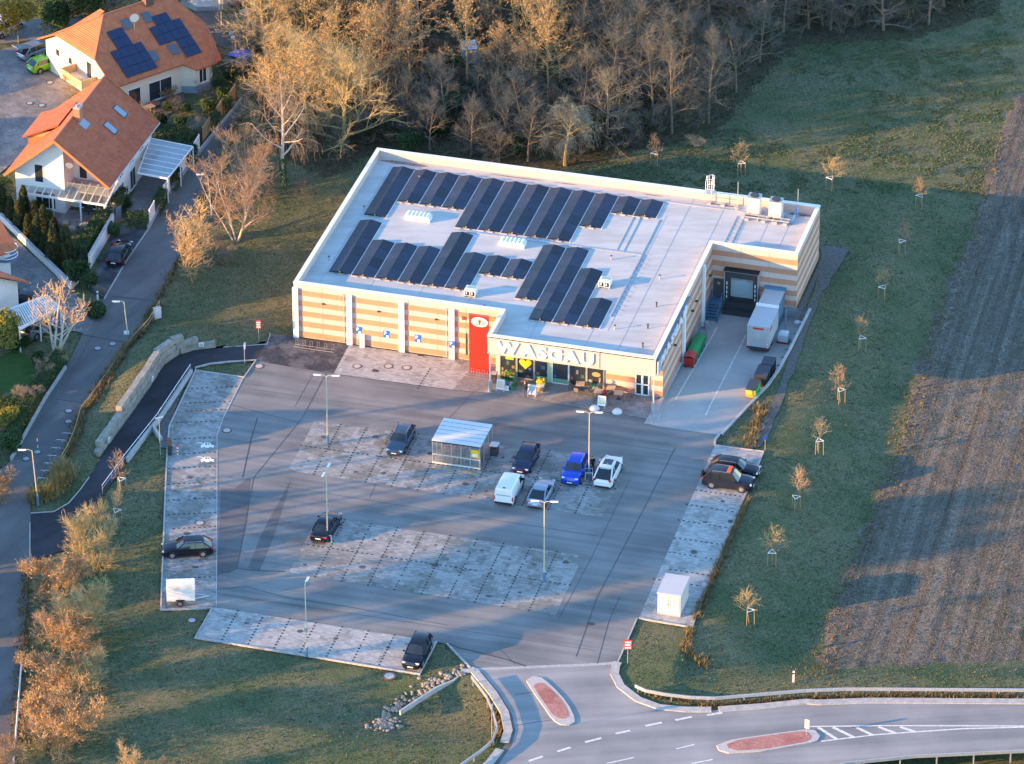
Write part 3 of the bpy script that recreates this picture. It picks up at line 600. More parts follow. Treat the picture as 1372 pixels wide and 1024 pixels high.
g = ~blk & ~fm & ~wm & (dens > .36); d = ~blk & ~fm & ~wm & (vnoise(X+40, Y, 4) > .56) & (dens > .3)
tufts('grass_tufts', X[g], Y[g], hfun(X[g], Y[g]), M_blade, .075, .07)
sel = d & (rs.rand(len(X)) < .12); tufts('dry_grass', X[sel], Y[sel], hfun(X[sel], Y[sel]), M_straw, .14, .06, 3, 1.1)
sel = wm & ~blk & (rs.rand(len(X)) < .8); tufts('leaf_litter_tufts', X[sel], Y[sel], hfun(X[sel], Y[sel]), mat('litter_bits', (.07,.055,.035), .95, (.045,.05,.025), .8), .1, .09, 3, 1.2)
X, Y = scatter(120000, 20, 64, -58, 92); k = inpoly(X, Y, FIELD); X, Y = X[k], Y[k]
tufts('soil_clods', X, Y, hfun(X, Y), mat('clod', (.15,.13,.105), .95, (.21,.18,.145), .7), .06, .06, 2, .5)
# taller rough grass in the meadow behind the store
X, Y = scatter(60000, 5, 60, 38, 84); k = ~inpoly(X, Y, FIELD) & ~inpoly(X, Y, WOODS) & ~inpoly(X, Y, BLDG) & (vnoise(X, Y, 3)+vnoise(X, Y, 1) > 1.02) & (vnoise(X+9, Y-3, 14) > .4)
tufts('meadow_grass', X[k], Y[k], hfun(X[k], Y[k]), mat('meadow_blade', (.10,.16,.06), .9, (.14,.15,.08), .16), .10, .09, 3, 1.3)
# ------------------------------------------------------------------ text made of mesh letters
_fc = {}
def glyph(ch, size, depth, bold):
    k = (ch, size, depth, bold)
    if k not in _fc:
        cu = bpy.data.curves.new('glyph', 'FONT'); cu.body = ch; cu.size = size; cu.extrude = depth/2; cu.offset = bold; cu.resolution_u = 3
        o = bpy.data.objects.new('glyph', cu); col.objects.link(o); dg = bpy.context.evaluated_depsgraph_get(); dg.update()
        me = bpy.data.meshes.new_from_object(o.evaluated_get(dg)); V = [tuple(v.co) for v in me.vertices]; F = [tuple(p.vertices) for p in me.polygons]
        bpy.data.objects.remove(o); bpy.data.curves.remove(cu); bpy.data.meshes.remove(me); _fc[k] = (V, F)
    return _fc[k]
def text(s, size, depth, m, parent, fn, bold=0.0, gap=.08, width=None, name='letter', joined=False):
    """fn maps glyph coordinates (x along the line, y up, z out of the face) to the parent's space"""
    x = 0; items = []
    for ch in s:
        if ch == ' ': x += size*.3; continue
        V, F = glyph(ch, size, depth, bold); lo = min(v[0] for v in V); hi = max(v[0] for v in V)
        items.append((x-lo, V, F)); x += hi-lo+gap*size
    sx = 1 if width is None else width/(x-gap*size)
    J = MB()
    for dx, V, F in items:
        b = J if joined else MB(); b.add([fn((v[0]+dx)*sx, v[1], v[2]) for v in V], F)
        if not joined: b.build(name, m, parent)
    if joined: J.build(name, m, parent)

# ------------------------------------------------------------------ the supermarket (local axes: u along the front, v to the back)
shop = thing('supermarket', 'large flat roofed supermarket with tan and cream striped walls beside the car park', 'supermarket', C0, TH)
ZR, ZP_ = 5.2, 6.04
OUT = [(0,0),(20.9,0),(20.9,-4.94),(37.44,-4.94),(37.44,18.35),(46,18.35),(46,28.6),(0,28.6)]
INN = [(.35,.35),(21.25,.35),(21.25,-4.59),(37.09,-4.59),(37.09,18.7),(45.65,18.7),(45.65,28.25),(.35,28.25)]
Z0 = [0, 4.08, 4.08, None, -1.3, -.3, 0, 0]
b = MB()
for i in range(8):
    p, q = OUT[i], OUT[(i+1) % 8]; pi_, qi = INN[i], INN[(i+1) % 8]
    if i == 3:
        b.add([(37.44,-4.94,4.08),(37.44,-1.95,4.08),(37.44,-1.95,-1.3),(37.44,18.35,-1.3),(37.44,18.35,ZP_),(37.44,-4.94,ZP_)], [tuple(range(6))])
    else: b.add([(*p, Z0[i]), (*q, Z0[i]), (*q, ZP_), (*p, ZP_)], [(0,1,2,3)])
    b.add([(*qi, ZR-.1), (*pi_, ZR-.1), (*pi_, ZP_), (*qi, ZP_)], [(0,1,2,3)])
    b.add([(*p, ZP_), (*q, ZP_), (*qi, ZP_), (*pi_, ZP_)], [(0,1,2,3)])
b.add([(20.9,-1.95,0),(37.44,-1.95,0),(37.44,-1.95,4.08),(20.9,-1.95,4.08)], [(0,1,2,3)]); b.add([(20.9,0,0),(20.9,-1.95,0),(20.9,-1.95,4.08),(20.9,0,4.08)], [(0,1,2,3)])
b.add([(20.9,-4.94,4.08),(20.9,0,4.08),(37.44,0,4.08),(37.44,-4.94,4.08)], [(0,1,2,3)])
b.build('wall', M_cream, shop)
b = MB().sheet(INN, ZR); roof = b.build('roof', M_roofm, shop)
b = MB()
for i in range(8):
    p, q, pi_, qi = OUT[i], OUT[(i+1) % 8], INN[i], INN[(i+1) % 8]
    cx = lambda a, c, t: (a[0]+(c[0]-a[0])*t, a[1]+(c[1]-a[1])*t)
    o0, o1, i0, i1 = cx(p, pi_, -.12), cx(q, qi, -.12), cx(p, pi_, 1.05), cx(q, qi, 1.05)
    b.add([(*o0, ZP_+.05), (*o1, ZP_+.05), (*i1, ZP_+.05), (*i0, ZP_+.05), (*o0, ZP_-.06), (*o1, ZP_-.06), (*i0, ZP_-.06), (*i1, ZP_-.06)], [(0,1,2,3),(4,5,1,0),(3,2,7,6)])
b.build('parapet_cap', M_wmetal, shop)
for i in range(6):                                     # tan cladding courses, each proud of the cream wall
    z0 = .1+1.15*i-(0 if i else 0); z1 = z0+.575
    if i == 5: continue
    MB().b2((-.03,-.03,z0), (20.28,0,z1)).build('cladding_band', M_tan, shop)
    MB().b2((20.3,-.03,max(z0,0)), (20.9,0,z1)).build('cladding_band', M_tan, shop)
    MB().b2((37.44,(-1.98 if z0 < 4 else -4.9),z0), (37.47,18.32,z1)).build('cladding_band', M_tan, shop)
    if z0 < 4: MB().b2((31.8,-1.98,z0), (37.44,-1.95,min(z1, 4.0))).build('cladding_band', M_tan, shop)
    MB().b2((37.44,18.32,z0+.03), (46.03,18.35,z1+.03)).build('cladding_band', M_tan, shop)
    MB().b2((46,18.35,z0+.03), (46.03,28.63,z1+.03)).build('cladding_band', M_tan, shop)
    MB().b2((-.03,0,z0), (0,28.6,z1)).build('cladding_band', M_tan, shop)
for k in range(1, 7): MB().b2((20.28/7*k-.012,-.036,.1), (20.28/7*k+.012,-.03,5.9)).build('panel_joint', M_tanj, shop)
for k in range(1, 7): MB().b2((37.47,-1.9+20.2/7*k-.012,-.3), (37.476,-1.9+20.2/7*k+.012,5.9)).build('panel_joint', M_tanj, shop)
for k in range(1, 3): MB().b2((37.44+8.6/3*k-.012,18.312,.1), (37.44+8.6/3*k+.012,18.32,5.9)).build('panel_joint', M_tanj, shop)
MB().b2((37.44,-1.9,-1.35), (37.455,18.35,.0)).b2((37.44,18.335,-1.3), (46.015,18.35,.05)).b2((46,18.35,-.4), (46.015,28.6,.09)).build('plinth', M_plinth, shop)
for u in (.2, 5.65, 10.95, 15.99): MB().b2((u-.28,-.26,0), (u+.28,-.031,5.55)).build('column', M_wmetal, shop)
for v, z0 in ((14.2,-1.05), (6.0,-.6)): MB().b2((37.471,v-.25,z0), (37.72,v+.25,5.75)).build('column', M_wmetal, shop)
for u in (5.1, 15.45): 
    d = MB().tube([(u,-.1,.1),(u,-.1,5.3)], .05, 6).build('downpipe', M_galv, shop); MB().b2((u-.12,-.2,5.25), (u+.12,-.031,5.5)).build('hopper', M_galv, d)
MB().b2((17.35,-.06,.6), (17.5,-.031,3.0)).build('downpipe', M_dark, shop)
for u in (3.0, 8.6, 14.4): MB().b2((u-.1,-.18,4.05), (u+.1,-.031,4.2)).build('wall_lamp', M_dark, shop)
MB().b2((17.0,-.12,4.5), (17.35,-.031,4.85)).build('alarm_box', mat('alarm_red', (.6,.05,.04), .5), shop)
MB().b2((6.75,-.4,0), (7.2,-.031,1.35)).build('meter_cabinet', M_wmetal, shop)
def wallp(px, py, v0):
    o = cam.location; d = at(px, py)-o; n = D2; t = ((S(0, v0)-o).dot(n))/d.dot(n); p = o+d*t; return (p-C0).dot(D1), p.z
for px, py in ((480.5,442.8),(517.4,448),(559.5,453.7),(605.6,462)):
    u, z = wallp(px, py, -.05 if px < 600 else -.3); v0 = -.034 if px < 600 else -.263
    sg = MB().b2((u-.3,v0-.03,z-.4), (u+.3,v0,z+.4)).build('parking_sign', mat('sign_blue', (.02,.14,.6), .5), shop)
    text('P', .5, .012, M_wmetal, sg, lambda x, y, zz: (u-.2+x, v0-.034-zz, z-.05+y), .012, joined=True)
    MB().b2((u+.0,v0-.036,z-.34), (u+.24,v0-.031,z-.1)).build('pictogram', M_wmetal, sg)
# red entrance slab with the oval emblem
rd = MB().b2((18.25,-2.0,0), (20.2,-1.84,6.35)).build('red_panel', M_red, shop)
MB().b2((18.22,-2.03,6.35), (20.23,-1.81,6.39)).build('cap', mat('red_cap', (.7,.12,.1), .5), rd)
def ell(b, cu, cz, ru, rz, v0, th=.04, n=28, a0=0, a1=360):
    pts = [(cu+ru*math.cos(R(a0+(a1-a0)*i/n)), cz+rz*math.sin(R(a0+(a1-a0)*i/n))) for i in range(n+(0 if a1-a0 == 360 else 1))]
    k = len(pts); b.add([(p[0], v0, p[1]) for p in pts]+[(p[0], v0-th, p[1]) for p in pts], [tuple(range(k)), tuple(range(2*k-1, k-1, -1))]+[(i, (i+1) % k, k+(i+1) % k, k+i) for i in range(k)])
uo, zo = wallp(642.5, 432, -2.05)
e = MB(); ell(e, uo, zo, .83, .52, -2.003, .05); em = e.build('emblem', M_wmetal, rd)
e = MB()
for pts in ([(-.62,-.04),(-.45,-.2),(-.2,-.33),(-.02,-.38),(-.1,-.2),(-.3,-.14)],): e.prism([(0,0),(1,0),(1,1)], 0, 0) if False else e.add([(uo+x, -2.056, zo+y) for x, y in pts], [tuple(range(len(pts)))])
e.build('emblem_leaf', mat('emblem_green', (.02,.42,.22), .5), em)
e = MB()
for pts in ([(.1,-.1),(.28,-.02),(.45,-.04),(.4,-.16),(.2,-.22)], [(-.5,.06),(-.32,.12),(-.12,.1),(-.14,.04),(-.34,.02)]): e = MB(); e.add([(uo+x, -2.056, zo+y) for x, y in pts], [tuple(range(len(pts)))]); e.build('emblem_leaf', mat('emblem_dark_green', (.03,.3,.12), .5), em)
e = MB(); pts = [(.15,-.33),(.42,-.26),(.62,-.1),(.5,-.1),(.3,-.2)]; e.add([(uo+x, -2.0565, zo+y) for x, y in pts], [tuple(range(len(pts)))]); e.build('emblem_leaf', mat('emblem_lime', (.4,.7,.05), .5), em)
e = MB(); pts = [(-.03,-.34),(.08,-.2),(.13,.1),(.16,.27),(.02,.23),(-.12,.27),(-.12,.1),(-.08,-.15)]; e.add([(uo+x, -2.058, zo+y) for x, y in pts], [tuple(range(len(pts)))]); e.build('emblem_tulip', M_red, em)
# fascia lettering, each letter standing proud
text('WASGAU', 1.75, .12, M_wmetal, shop, lambda x, y, z: (21.7+x, -5.03-z, 4.42+y), .085, .035, 9.7)
MB().b2((31.9,-5.0,4.12), (31.96,-4.945,5.95)).build('fascia_joint', M_plinth, shop)
MB().b2((21.0,-4.99,5.86), (37.3,-4.945,5.95)).build('fascia_trim', M_dark, shop)
MB().b2((21.5,-4.9,3.98), (37.2,-2.2,4.07)).build('soffit_panel', M_conc, shop)
# sign along the yard side
sr = MB().b2((37.55,-4.7,5.62), (37.68,7.9,5.8)).b2((37.47,-4.6,5.64), (37.55,-4.5,5.76)).b2((37.47,7.7,5.64), (37.55,7.8,5.76)).build('sign_rail', M_blue, shop)
text('WASGAU', 1.2, .1, M_wmetal, sr, lambda x, y, z: (37.62+z, -4.3+x, 4.55+y), .05, .08, 11.2)
MB().b2((37.58,-4.95,4.2), (37.72,-3.9,5.7)).build('sign_board', mat('sign_pale_blue', (.32,.42,.56), .5), sr)
# shop front
ub = [21.3, 23.0, 24.75, 26.5, 28.2, 29.95, 31.7]
for i in range(6):
    fr = MB(); a, c = ub[i], ub[i+1]
    fr.b2((a,-2.06,0), (a+.09,-1.97,3.55)).b2((c-.09,-2.06,0), (c,-1.97,3.55)).b2((a,-2.06,3.46), (c,-1.97,3.55)).b2((a,-2.06,2.75), (c,-1.97,2.83)).b2((a,-2.06,0), (c,-1.97,.1))
    f = fr.build('window' if i not in (1, 3) else 'entrance_door', M_galv if i != 3 else M_wmetal, shop)
    MB().b2((a+.09,-2.0,.1), (c-.09,-1.98,2.75)).build('pane', M_glass, f); MB().b2((a+.09,-2.0,2.83), (c-.09,-1.98,3.46)).build('pane', M_glass, f)
    if i != 1 and i != 4: MB().b2((a+.09,-2.02,.1), (c-.09,-2.003,.55)).build('window_film', mat('film_green', (.12,.3,.22), .5), f)
    if i == 1:
        h = MB(); pts = [(0,-.55)]+[(.62*math.sin(t)**3*1.0, .46*(1.1*math.cos(t)-.42*math.cos(2*t)-.16*math.cos(3*t)-.06*math.cos(4*t))) for t in [math.pi-2*math.pi*k/26 for k in range(1, 26)]]
        h.add([(23.88+x, -2.066, 1.75+y) for x, y in pts], [tuple(range(len(pts)))]); h.build('heart_decal', M_yel, f)
    for k in range(3 if i != 3 else 1):
        w_ = .16+.2*((i*7+k*5) % 4)/3; x_ = a+.2+k*.5; z_ = .65+.35*((i*3+k*2) % 3)
        MB().b2((x_,-2.012,z_), (min(x_+w_,c-.15),-2.001,z_+.3+.12*(k % 2))).build('poster', mat(f'poster{(i+k) % 5}', ((.3,.28,.25),(.06,.16,.1),(.25,.18,.06),(.09,.14,.2),(.3,.08,.06))[(i+k) % 5], .6), f)
    if i == 0: MB().b2((21.9,-2.03,1.95), (22.7,-2.01,2.3)).build('poster', M_yel, f)
    if i == 2: MB().b2((26.05,-2.03,.1), (26.45,-2.015,3.4)).build('tinted_panel', mat('pale_green_glass', (.4,.52,.36), .3), f)
    if i == 5: e = MB(); ell(e, 30.9, 1.6, .42, .25, -2.004, .02); e.build('poster', mat('poster_orange', (.5,.3,.12), .6), f)
for k, (a, c) in enumerate(((34.75,36.15),)):
    fr = MB().b2((a,-2.04,0), (a+.12,-1.97,2.5)).b2((c-.12,-2.04,0), (c,-1.97,2.5)).b2((a,-2.04,2.4), (c,-1.97,2.5)).b2(((a+c)/2-.1,-2.05,0), ((a+c)/2+.1,-1.97,2.5)).b2((a,-2.04,0), (c,-1.97,.12)).b2((a,-2.04,1.15), (c,-1.97,1.27))
    f = fr.build('side_door', M_wmetal, shop); MB().b2((a+.1,-2.0,.1), (c-.1,-1.985,2.4)).build('pane', M_glass, f)
for u, v in ((21.2,-5.15), (37.3,-5.0)):
    d = MB().cyl((u,v,0), .07, 4.1, 8).build('canopy_post', M_wmetal, shop); MB().cyl((u,v,0), .2, 1.2, 10).build('post_guard', M_galv, d)
# dock, stairs
dk = MB().b2((38.9,17.7,.05), (39.35,18.31,3.5)).b2((41.75,17.7,.05), (42.2,18.31,3.5)).b2((39.35,17.7,2.75), (41.75,18.31,3.5)).b2((39.35,18.2,.05), (41.75,18.3,.4)).build('dock_shelter', M_dark, shop)
MB().b2((38.8,17.6,3.5), (42.3,18.32,3.62)).build('shelter_roof', M_black, dk)
MB().b2((38.82,17.66,.05), (38.9,18.31,3.5)).b2((42.2,17.66,.05), (42.28,18.31,3.5)).b2((38.82,17.66,3.42), (42.28,17.7,3.5)).build('shelter_frame', M_galv, dk)
MB().b2((39.4,18.22,.4), (41.7,18.28,2.3)).b2((40.3,18.222,2.3), (40.95,18.278,2.6)).build('dock_door', mat('door_greyblue', (.33,.42,.47), .5), dk)
for u in (39.12, 41.97):
    for k in range(4): MB().b2((u-.05,17.68,.45+k*.5), (u+.05,17.699,.78+k*.5)).build('guide_mark', M_wmetal, dk)
MB().b2((41.75,17.685,3.2), (42.05,17.7,3.3)).build('maker_plate', M_red, dk)
MB().b2((38.9,17.0,-1.1), (42.3,18.33,-.55)).b2((38.9,17.6,-.55), (42.3,18.33,.04)).build('dock_platform', M_dark, shop)
sd = MB().b2((37.6,18.28,.02), (38.7,18.33,2.15)).build('steel_door', mat('door_dark', (.07,.09,.11), .5), shop); MB().b2((38.05,18.26,1.55), (38.3,18.28,1.75)).build('warning_sign', M_yel, sd)
st = MB(); st.b2((37.5,17.0,-.08), (38.75,18.27,.0))
for k in range(6): st.b2((37.5,16.7-k*.3,-.08-.18*(k+1)), (38.75,17.0-k*.3+.02,-.04-.18*(k+1)))
sta = st.build('stairs', M_blue, shop)
for u in (37.52, 38.75): MB().tube([(u,18.2,0),(u,18.2,1.0),(u,17.0,1.0),(u,15.2,-.1),(u,15.2,-1.1)], .03, 5).tube([(u,17.0,0),(u,17.0,1.0)], .03, 5).tube([(u,18.2,.5),(u,17.0,.5),(u,15.2,-.6)], .02, 4).bar((u,17.05,-.1), (u,15.15,-1.15), .04, .25).build('handrail', M_blue, sta)
for v, z in ((9.4,3.2), (11.0,3.4), (2.2,3.4), (16.8,3.1)): MB().b2((37.47,v,z), (37.75,v+.2,z+.15)).build('wall_lamp', M_dark, shop)
# roof furniture fixed to the deck
b = MB()
for u, v0, v1 in ((2.0,.4,28.2),(33.2,-4.5,28.2),(36.6,-4.5,28.2),(31.4,.3,24),(39.3,18.8,25.6),(41.5,18.8,25.6),(43.6,18.8,25.6),(12.0,.4,4),(17,.4,4),(7,.4,4),(24.5,-4.4,.2),(30,-4.4,.2)): b.b2((u-.025,v0,ZR), (u+.025,v1,ZR+.012))
b.b2((.4,4.0,ZR), (36,4.05,ZR+.01)); b.b2((31.3,11.4,ZR), (37,11.45,ZR+.01)); b.build('roof_seam', M_plinth, shop)
b = MB().b2((11.8,15.45,ZR+.01), (31.0,15.7,ZR+.09)).b2((2.3,26.62,ZR+.01), (39.0,26.8,ZR+.1)).b2((30.9,3.0,ZR+.01), (31.05,15.5,ZR+.1)).b2((30.9,15.7,ZR+.01), (31.0,23,ZR+.06)).b2((28.3,15.7,ZR+.01), (28.36,22.9,ZR+.05)).b2((29.0,15.7,ZR+.01), (29.06,22.9,ZR+.05))
b.build('cable_tray', M_galv, shop)
b = MB()
for k in range(14): b.b2((31.05,3.4+k*.95,ZR+.01), (31.8,3.47+k*.95,ZR+.05))
for k in range(9): b.b2((38.2,19+k*.75,ZR+.01), (38.95,19.08+k*.75,ZR+.05))
b.b2((38.2,18.9,ZR+.01), (38.24,25.8,ZR+.06)).b2((38.9,18.9,ZR+.01), (38.94,25.8,ZR+.06)); b.build('cable_bracket', M_galv, shop)
b = MB()
for i, (u, v, a, c) in enumerate(((3.2,27.7,4.6,.8),(15,27.8,6,.25),(20,27.85,2.5,.2),(1.8,.65,1.6,.25),(4.5,.55,1.4,.2),(9.5,.55,2.2,.14),(44.2,27.7,2.4,.6),(36.2,27.6,3.6,.4),(29,27.8,2.5,.2),(30.5,-4.3,5,.25),(36.2,-4.3,1.4,.5))):
    r2 = random.Random(i); pts = [(u+a/2*math.cos(t)*(.8+.4*r2.random()), v+c/2*math.sin(t)*(.6+.5*r2.random())) for t in [2*math.pi*k/16 for k in range(16)]]; b.sheet(pts, ZR+.006)
b.build('roof_dirt', M_dirt, shop)
for u, v in ((34.8,6.1),(5.5,24.9),(2.0,17.2),(33.8,11.4),(28.3,13.9),(32.0,.8),(35.4,-1.8),(18.9,1.2),(1.6,6.5),(35.0,1.8)):
    vp = MB().cyl((u,v,ZR), .07, .42, 8).build('vent_pipe', M_dark if u > 34 else M_galv, shop); MB().cyl((u,v,ZR+.42), .11, .06, 8).build('vent_cap', M_dark, vp)
for nm, u, v in (('skylight',7.72,16.9), ('skylight',18.17,14.25)):
    s_ = MB().b2((u-1.3,v-.55,ZR), (u+1.3,v+.55,ZR+.42)).build(nm, M_wmetal, shop)
    for k in range(6):
        d = MB(); x0 = u-1.2+k*.4; n = 6
        for i in range(n):
            a0, a1 = math.pi*i/n, math.pi*(i+1)/n
            d.add([(x0+.2-.19*math.cos(a0), v-.5, ZR+.43+.16*math.sin(a0)), (x0+.2-.19*math.cos(a1), v-.5, ZR+.43+.16*math.sin(a1)), (x0+.2-.19*math.cos(a1), v+.5, ZR+.43+.16*math.sin(a1)), (x0+.2-.19*math.cos(a0), v+.5, ZR+.43+.16*math.sin(a0))], [(0,1,2,3)])
        for ve in (v-.5, v+.5): d.add([(x0+.2-.19*math.cos(math.pi*i/n), ve, ZR+.43+.16*math.sin(math.pi*i/n)) for i in range(n+1)], [tuple(range(n+1))])
        d.build('dome', mat('opal_dome', (.72,.76,.82), .3, spec=.5), s_)
def exhaust(px, py, label):
    p = at(px, py, ZR); u, v = UV(p); t = thing('exhaust_unit', label, 'vent unit', S(u, v, ZR), TH, 'twin opening roof vent units')
    MB().b2((-.55,-.5,.12), (.55,.5,.75)).build('housing', M_wmetal, t)
    for x in (-.27, .27): o = MB().b2((x-.2,-.53,.18), (x+.2,-.505,.62)).build('outlet', M_black, t); MB().b2((x-.1,-.55,.3), (x+.02,-.53,.56)).build('flap', M_wmetal, o)
    MB().b2((-.4,-.1,.75), (.4,.35,.79)).build('top_hatch', mat('hatch_green', (.25,.4,.36), .6), t)
    MB().b2((-.6,-.6,.01), (-.45,.6,.12)).b2((.45,-.6,.01), (.6,.6,.12)).build('skid', M_galv, t)
exhaust(631, 395, 'white twin outlet vent box near the front roof edge above the parking signs'); exhaust(811, 383, 'white twin outlet vent box right of the front solar rows')
# chillers, lightning rods and cat ladder
def chiller(u, v, label):
    t = thing('cooling_unit', label, 'cooling unit', S(u, v, ZR), TH, 'tall cooling units on the roof')
    MB().b2((-.62,-.55,.35), (.62,.55,2.05)).build('housing', mat('unit_cream', (.62,.6,.56), .6), t)
    f = MB().b2((-.64,-.57,2.05), (.64,.57,2.13)).build('fan_deck', M_galv, t); MB().cyl((0,0,2.13), .46, .1, 16).build('fan_ring', M_dark, f)
    for i in range(5): MB().b2((-.56,-.575,.5+i*.3), (.56,-.552,.72+i*.3)).build('louvre', mat('unit_cream', (.62,.6,.56), .6), t)
    MB().b2((-.8,-.8,.12), (-.6,.8,.35)).b2((.6,-.8,.12), (.8,.8,.35)).b2((-.9,-.7,0), (-.5,-.4,.12)).b2((.5,-.7,0), (.9,-.4,.12)).b2((-.9,.4,0), (-.5,.7,.12)).b2((.5,.4,0), (.9,.7,.12)).build('base_frame', M_galv, t)
    MB().tube([(-.5,-.64,.3),(-.5,-.75,.9),(.4,-.75,.7),(.4,-.64,.3)], .04, 5).build('pipe', M_galv, t)
chiller(39.75, 26.6, 'left of the two tall white cooling units at the back roof edge'); chiller(42.0, 26.35, 'right of the two tall white cooling units at the back roof edge')
MB_ = MB().b2((-2.4,-.06,.3), (2.4,.06,.4)).b2((-2.4,.5,.3), (2.4,.6,.4))
for x in (-2.2, -.8, .7, 2.2): MB_.b2((x-.05,-.1,0), (x+.05,.65,.3))
t = thing('pipe_rack', 'low galvanised pipe rack in front of the two cooling units', 'pipe rack', S(41.2, 25.3, ZR), TH); MB_.build('rail', M_galv, t)
for x in (-1.9, -.2, 1.0, 2.0): MB().b2((x-.2,-.25,0), (x+.2,.05,.25)).build('ballast_block', M_plinth, t)
MB().bar((2.6,.2,.1), (2.75,2.6,.9), .14, .14, 0).build('blue_pipe', mat('pipe_blue', (.12,.28,.5), .5), t)
for u, v, lb in ((37.9,27.2,'slim lightning rod left of the cooling units'),(44.0,27.3,'slim lightning rod right of the cooling units')):
    t = thing('lightning_rod', lb, 'lightning rod', S(u, v, ZR), TH, 'lightning rods on the roof'); MB().cyl((0,0,.1), .035, 3.0, 6).build('rod', M_straw if False else M_galv, t); MB().cyl((0,0,0), .22, .1, 10).build('foot', M_conc, t)
t = thing('cat_ladder', 'white caged access ladder standing over the back roof edge', 'ladder', S(34.75, 28.75, 0), TH)
for x in (-.3, .3): MB().tube([(x,0,3),(x,0,7.6),(x,-.4,7.9),(x,-.9,7.4),(x,-.9,6.1)], .035, 5).build('stile', M_wmetal, t)
b = MB()
for k in range(16): b.tube([(-.3,0,3.1+k*.28),(.3,0,3.1+k*.28)], .018, 4)
b.build('rung', M_wmetal, t)
for k in range(4): MB().tube([(.36*math.cos(a), .1+.62*math.sin(a), 4.6+k*.95) for a in [math.pi*i/8 for i in range(9)]], .03, 4).build('cage_hoop', M_wmetal, t)
b = MB()
for a in (.25, .5, .75): b.tube([(.36*math.cos(math.pi*a), .1+.62*math.sin(math.pi*a), 4.5), (.36*math.cos(math.pi*a), .1+.62*math.sin(math.pi*a), 7.5)], .02, 4)
b.build('cage_bar', M_wmetal, t); MB().b2((-.5,-.95,6.08), (.5,.1,6.14)).build('step_plate', M_galv, t)
t = thing('roof_railing', 'short low guard frame on the roof beside the access ladder', 'railing', S(36.3, 27.9, ZR), TH)
for x in (-1.4, 0, 1.4): MB().b2((x-.03,-.03,0), (x+.03,.03,1.1)).build('post', M_galv, t); MB().b2((x-.2,-.5,0), (x+.2,.1,.1)).build('ballast_block', M_conc, t)
MB().b2((-1.4,-.025,1.05), (1.4,.025,1.1)).b2((-1.4,-.025,.55), (1.4,.025,.59)).build('rail', M_galv, t)
# east-west solar rows: u index, v front, v back, modules per side
m1 = MB(); m1.add([(-.02,0,.11),(1.08,0,.36),(1.08,1,.36),(-.02,1,.11),(-.02,0,.07),(1.08,0,.32),(1.08,1,.32),(-.02,1,.07)], [(0,1,2,3),(7,6,5,4),(0,4,5,1),(1,5,6,2),(2,6,7,3),(3,7,4,0)])
m2 = MB(); m2.add([(1.1,0,.36),(2.2,0,.11),(2.2,1,.11),(1.1,1,.36),(1.1,0,.32),(2.2,0,.07),(2.2,1,.07),(1.1,1,.32)], [(0,1,2,3),(7,6,5,4),(0,4,5,1),(1,5,6,2),(2,6,7,3),(3,7,4,0)])
proto = [m1.build('solar_module', M_pv), m2.build('solar_module', M_pv)]; pm_ = [p.data for p in proto]
for p in proto: bpy.data.objects.remove(p)
ROWS = [(0,16.15,26.45,6,0),(1,19.7,26.45,4,0),(2,19.7,26.45,4,0),(3,19.7,26.45,4,0),(4,16.15,26.45,6,0),(5,16.2,26.42,6,0),(6,16.2,26.4,6,0),(7,16.2,26.4,6,0),(8,16.15,26.42,6,0),(9,19.6,26.4,4,0),(10,23.05,26.4,2,0),(11,23.05,26.4,2,0),
 (0,4.18,14.97,6,1),(1,4.18,11.38,4,1),(2,4.18,11.36,4,1),(3,4.15,11.34,4,1),(4,4.17,14.94,6,1),(5,4.17,11.3,4,1),(6,7.72,11.3,2,1),(7,7.72,11.25,2,1),(8,4.05,14.85,6,1),(9,.38,14.95,8,1),(10,.47,11.25,6,1),(11,.45,5.82,3,1)]
ORD = ['first','second','third','fourth','fifth','sixth','seventh','eighth','ninth','tenth','eleventh','twelfth']
for i, v0, v1, n, bank in ROWS:
    lbl = f"{ORD[i]} dark solar row from the left in the {'back' if bank == 0 else 'front'} bank on the flat roof"
    t = thing('solar_array', lbl, 'solar panels', S(2.3+2.362*i, v0, ZR), TH, 'solar rows on the supermarket roof'); L_ = (v1-v0)/n
    for k in range(n):
        for s_ in (0, 1):
            o = link('solar_module', pm_[s_], t); o.location = (0, k*L_, 0); o.scale = (1, L_-.02, 1)
    b = MB().b2((1.06,.0,.02), (1.14,v1-v0,.30))
    for k in range(n+1): b.b2((-.02,min(max(k*L_-.03,0),v1-v0-.06),.01), (2.22,min(max(k*L_+.03,.06),v1-v0),.065))
    b.build('mounting_rail', M_galv, t)
    MB().b2((-.1,-.14,.0), (.6,-.02,.08)).b2((1.0,-.16,0), (1.5,-.02,.1)).build('ballast_block', M_conc, t)
    MB().b2((2.225,0,.02), (2.3,v1-v0,.06)).build('cable_duct', M_wmetal, t)
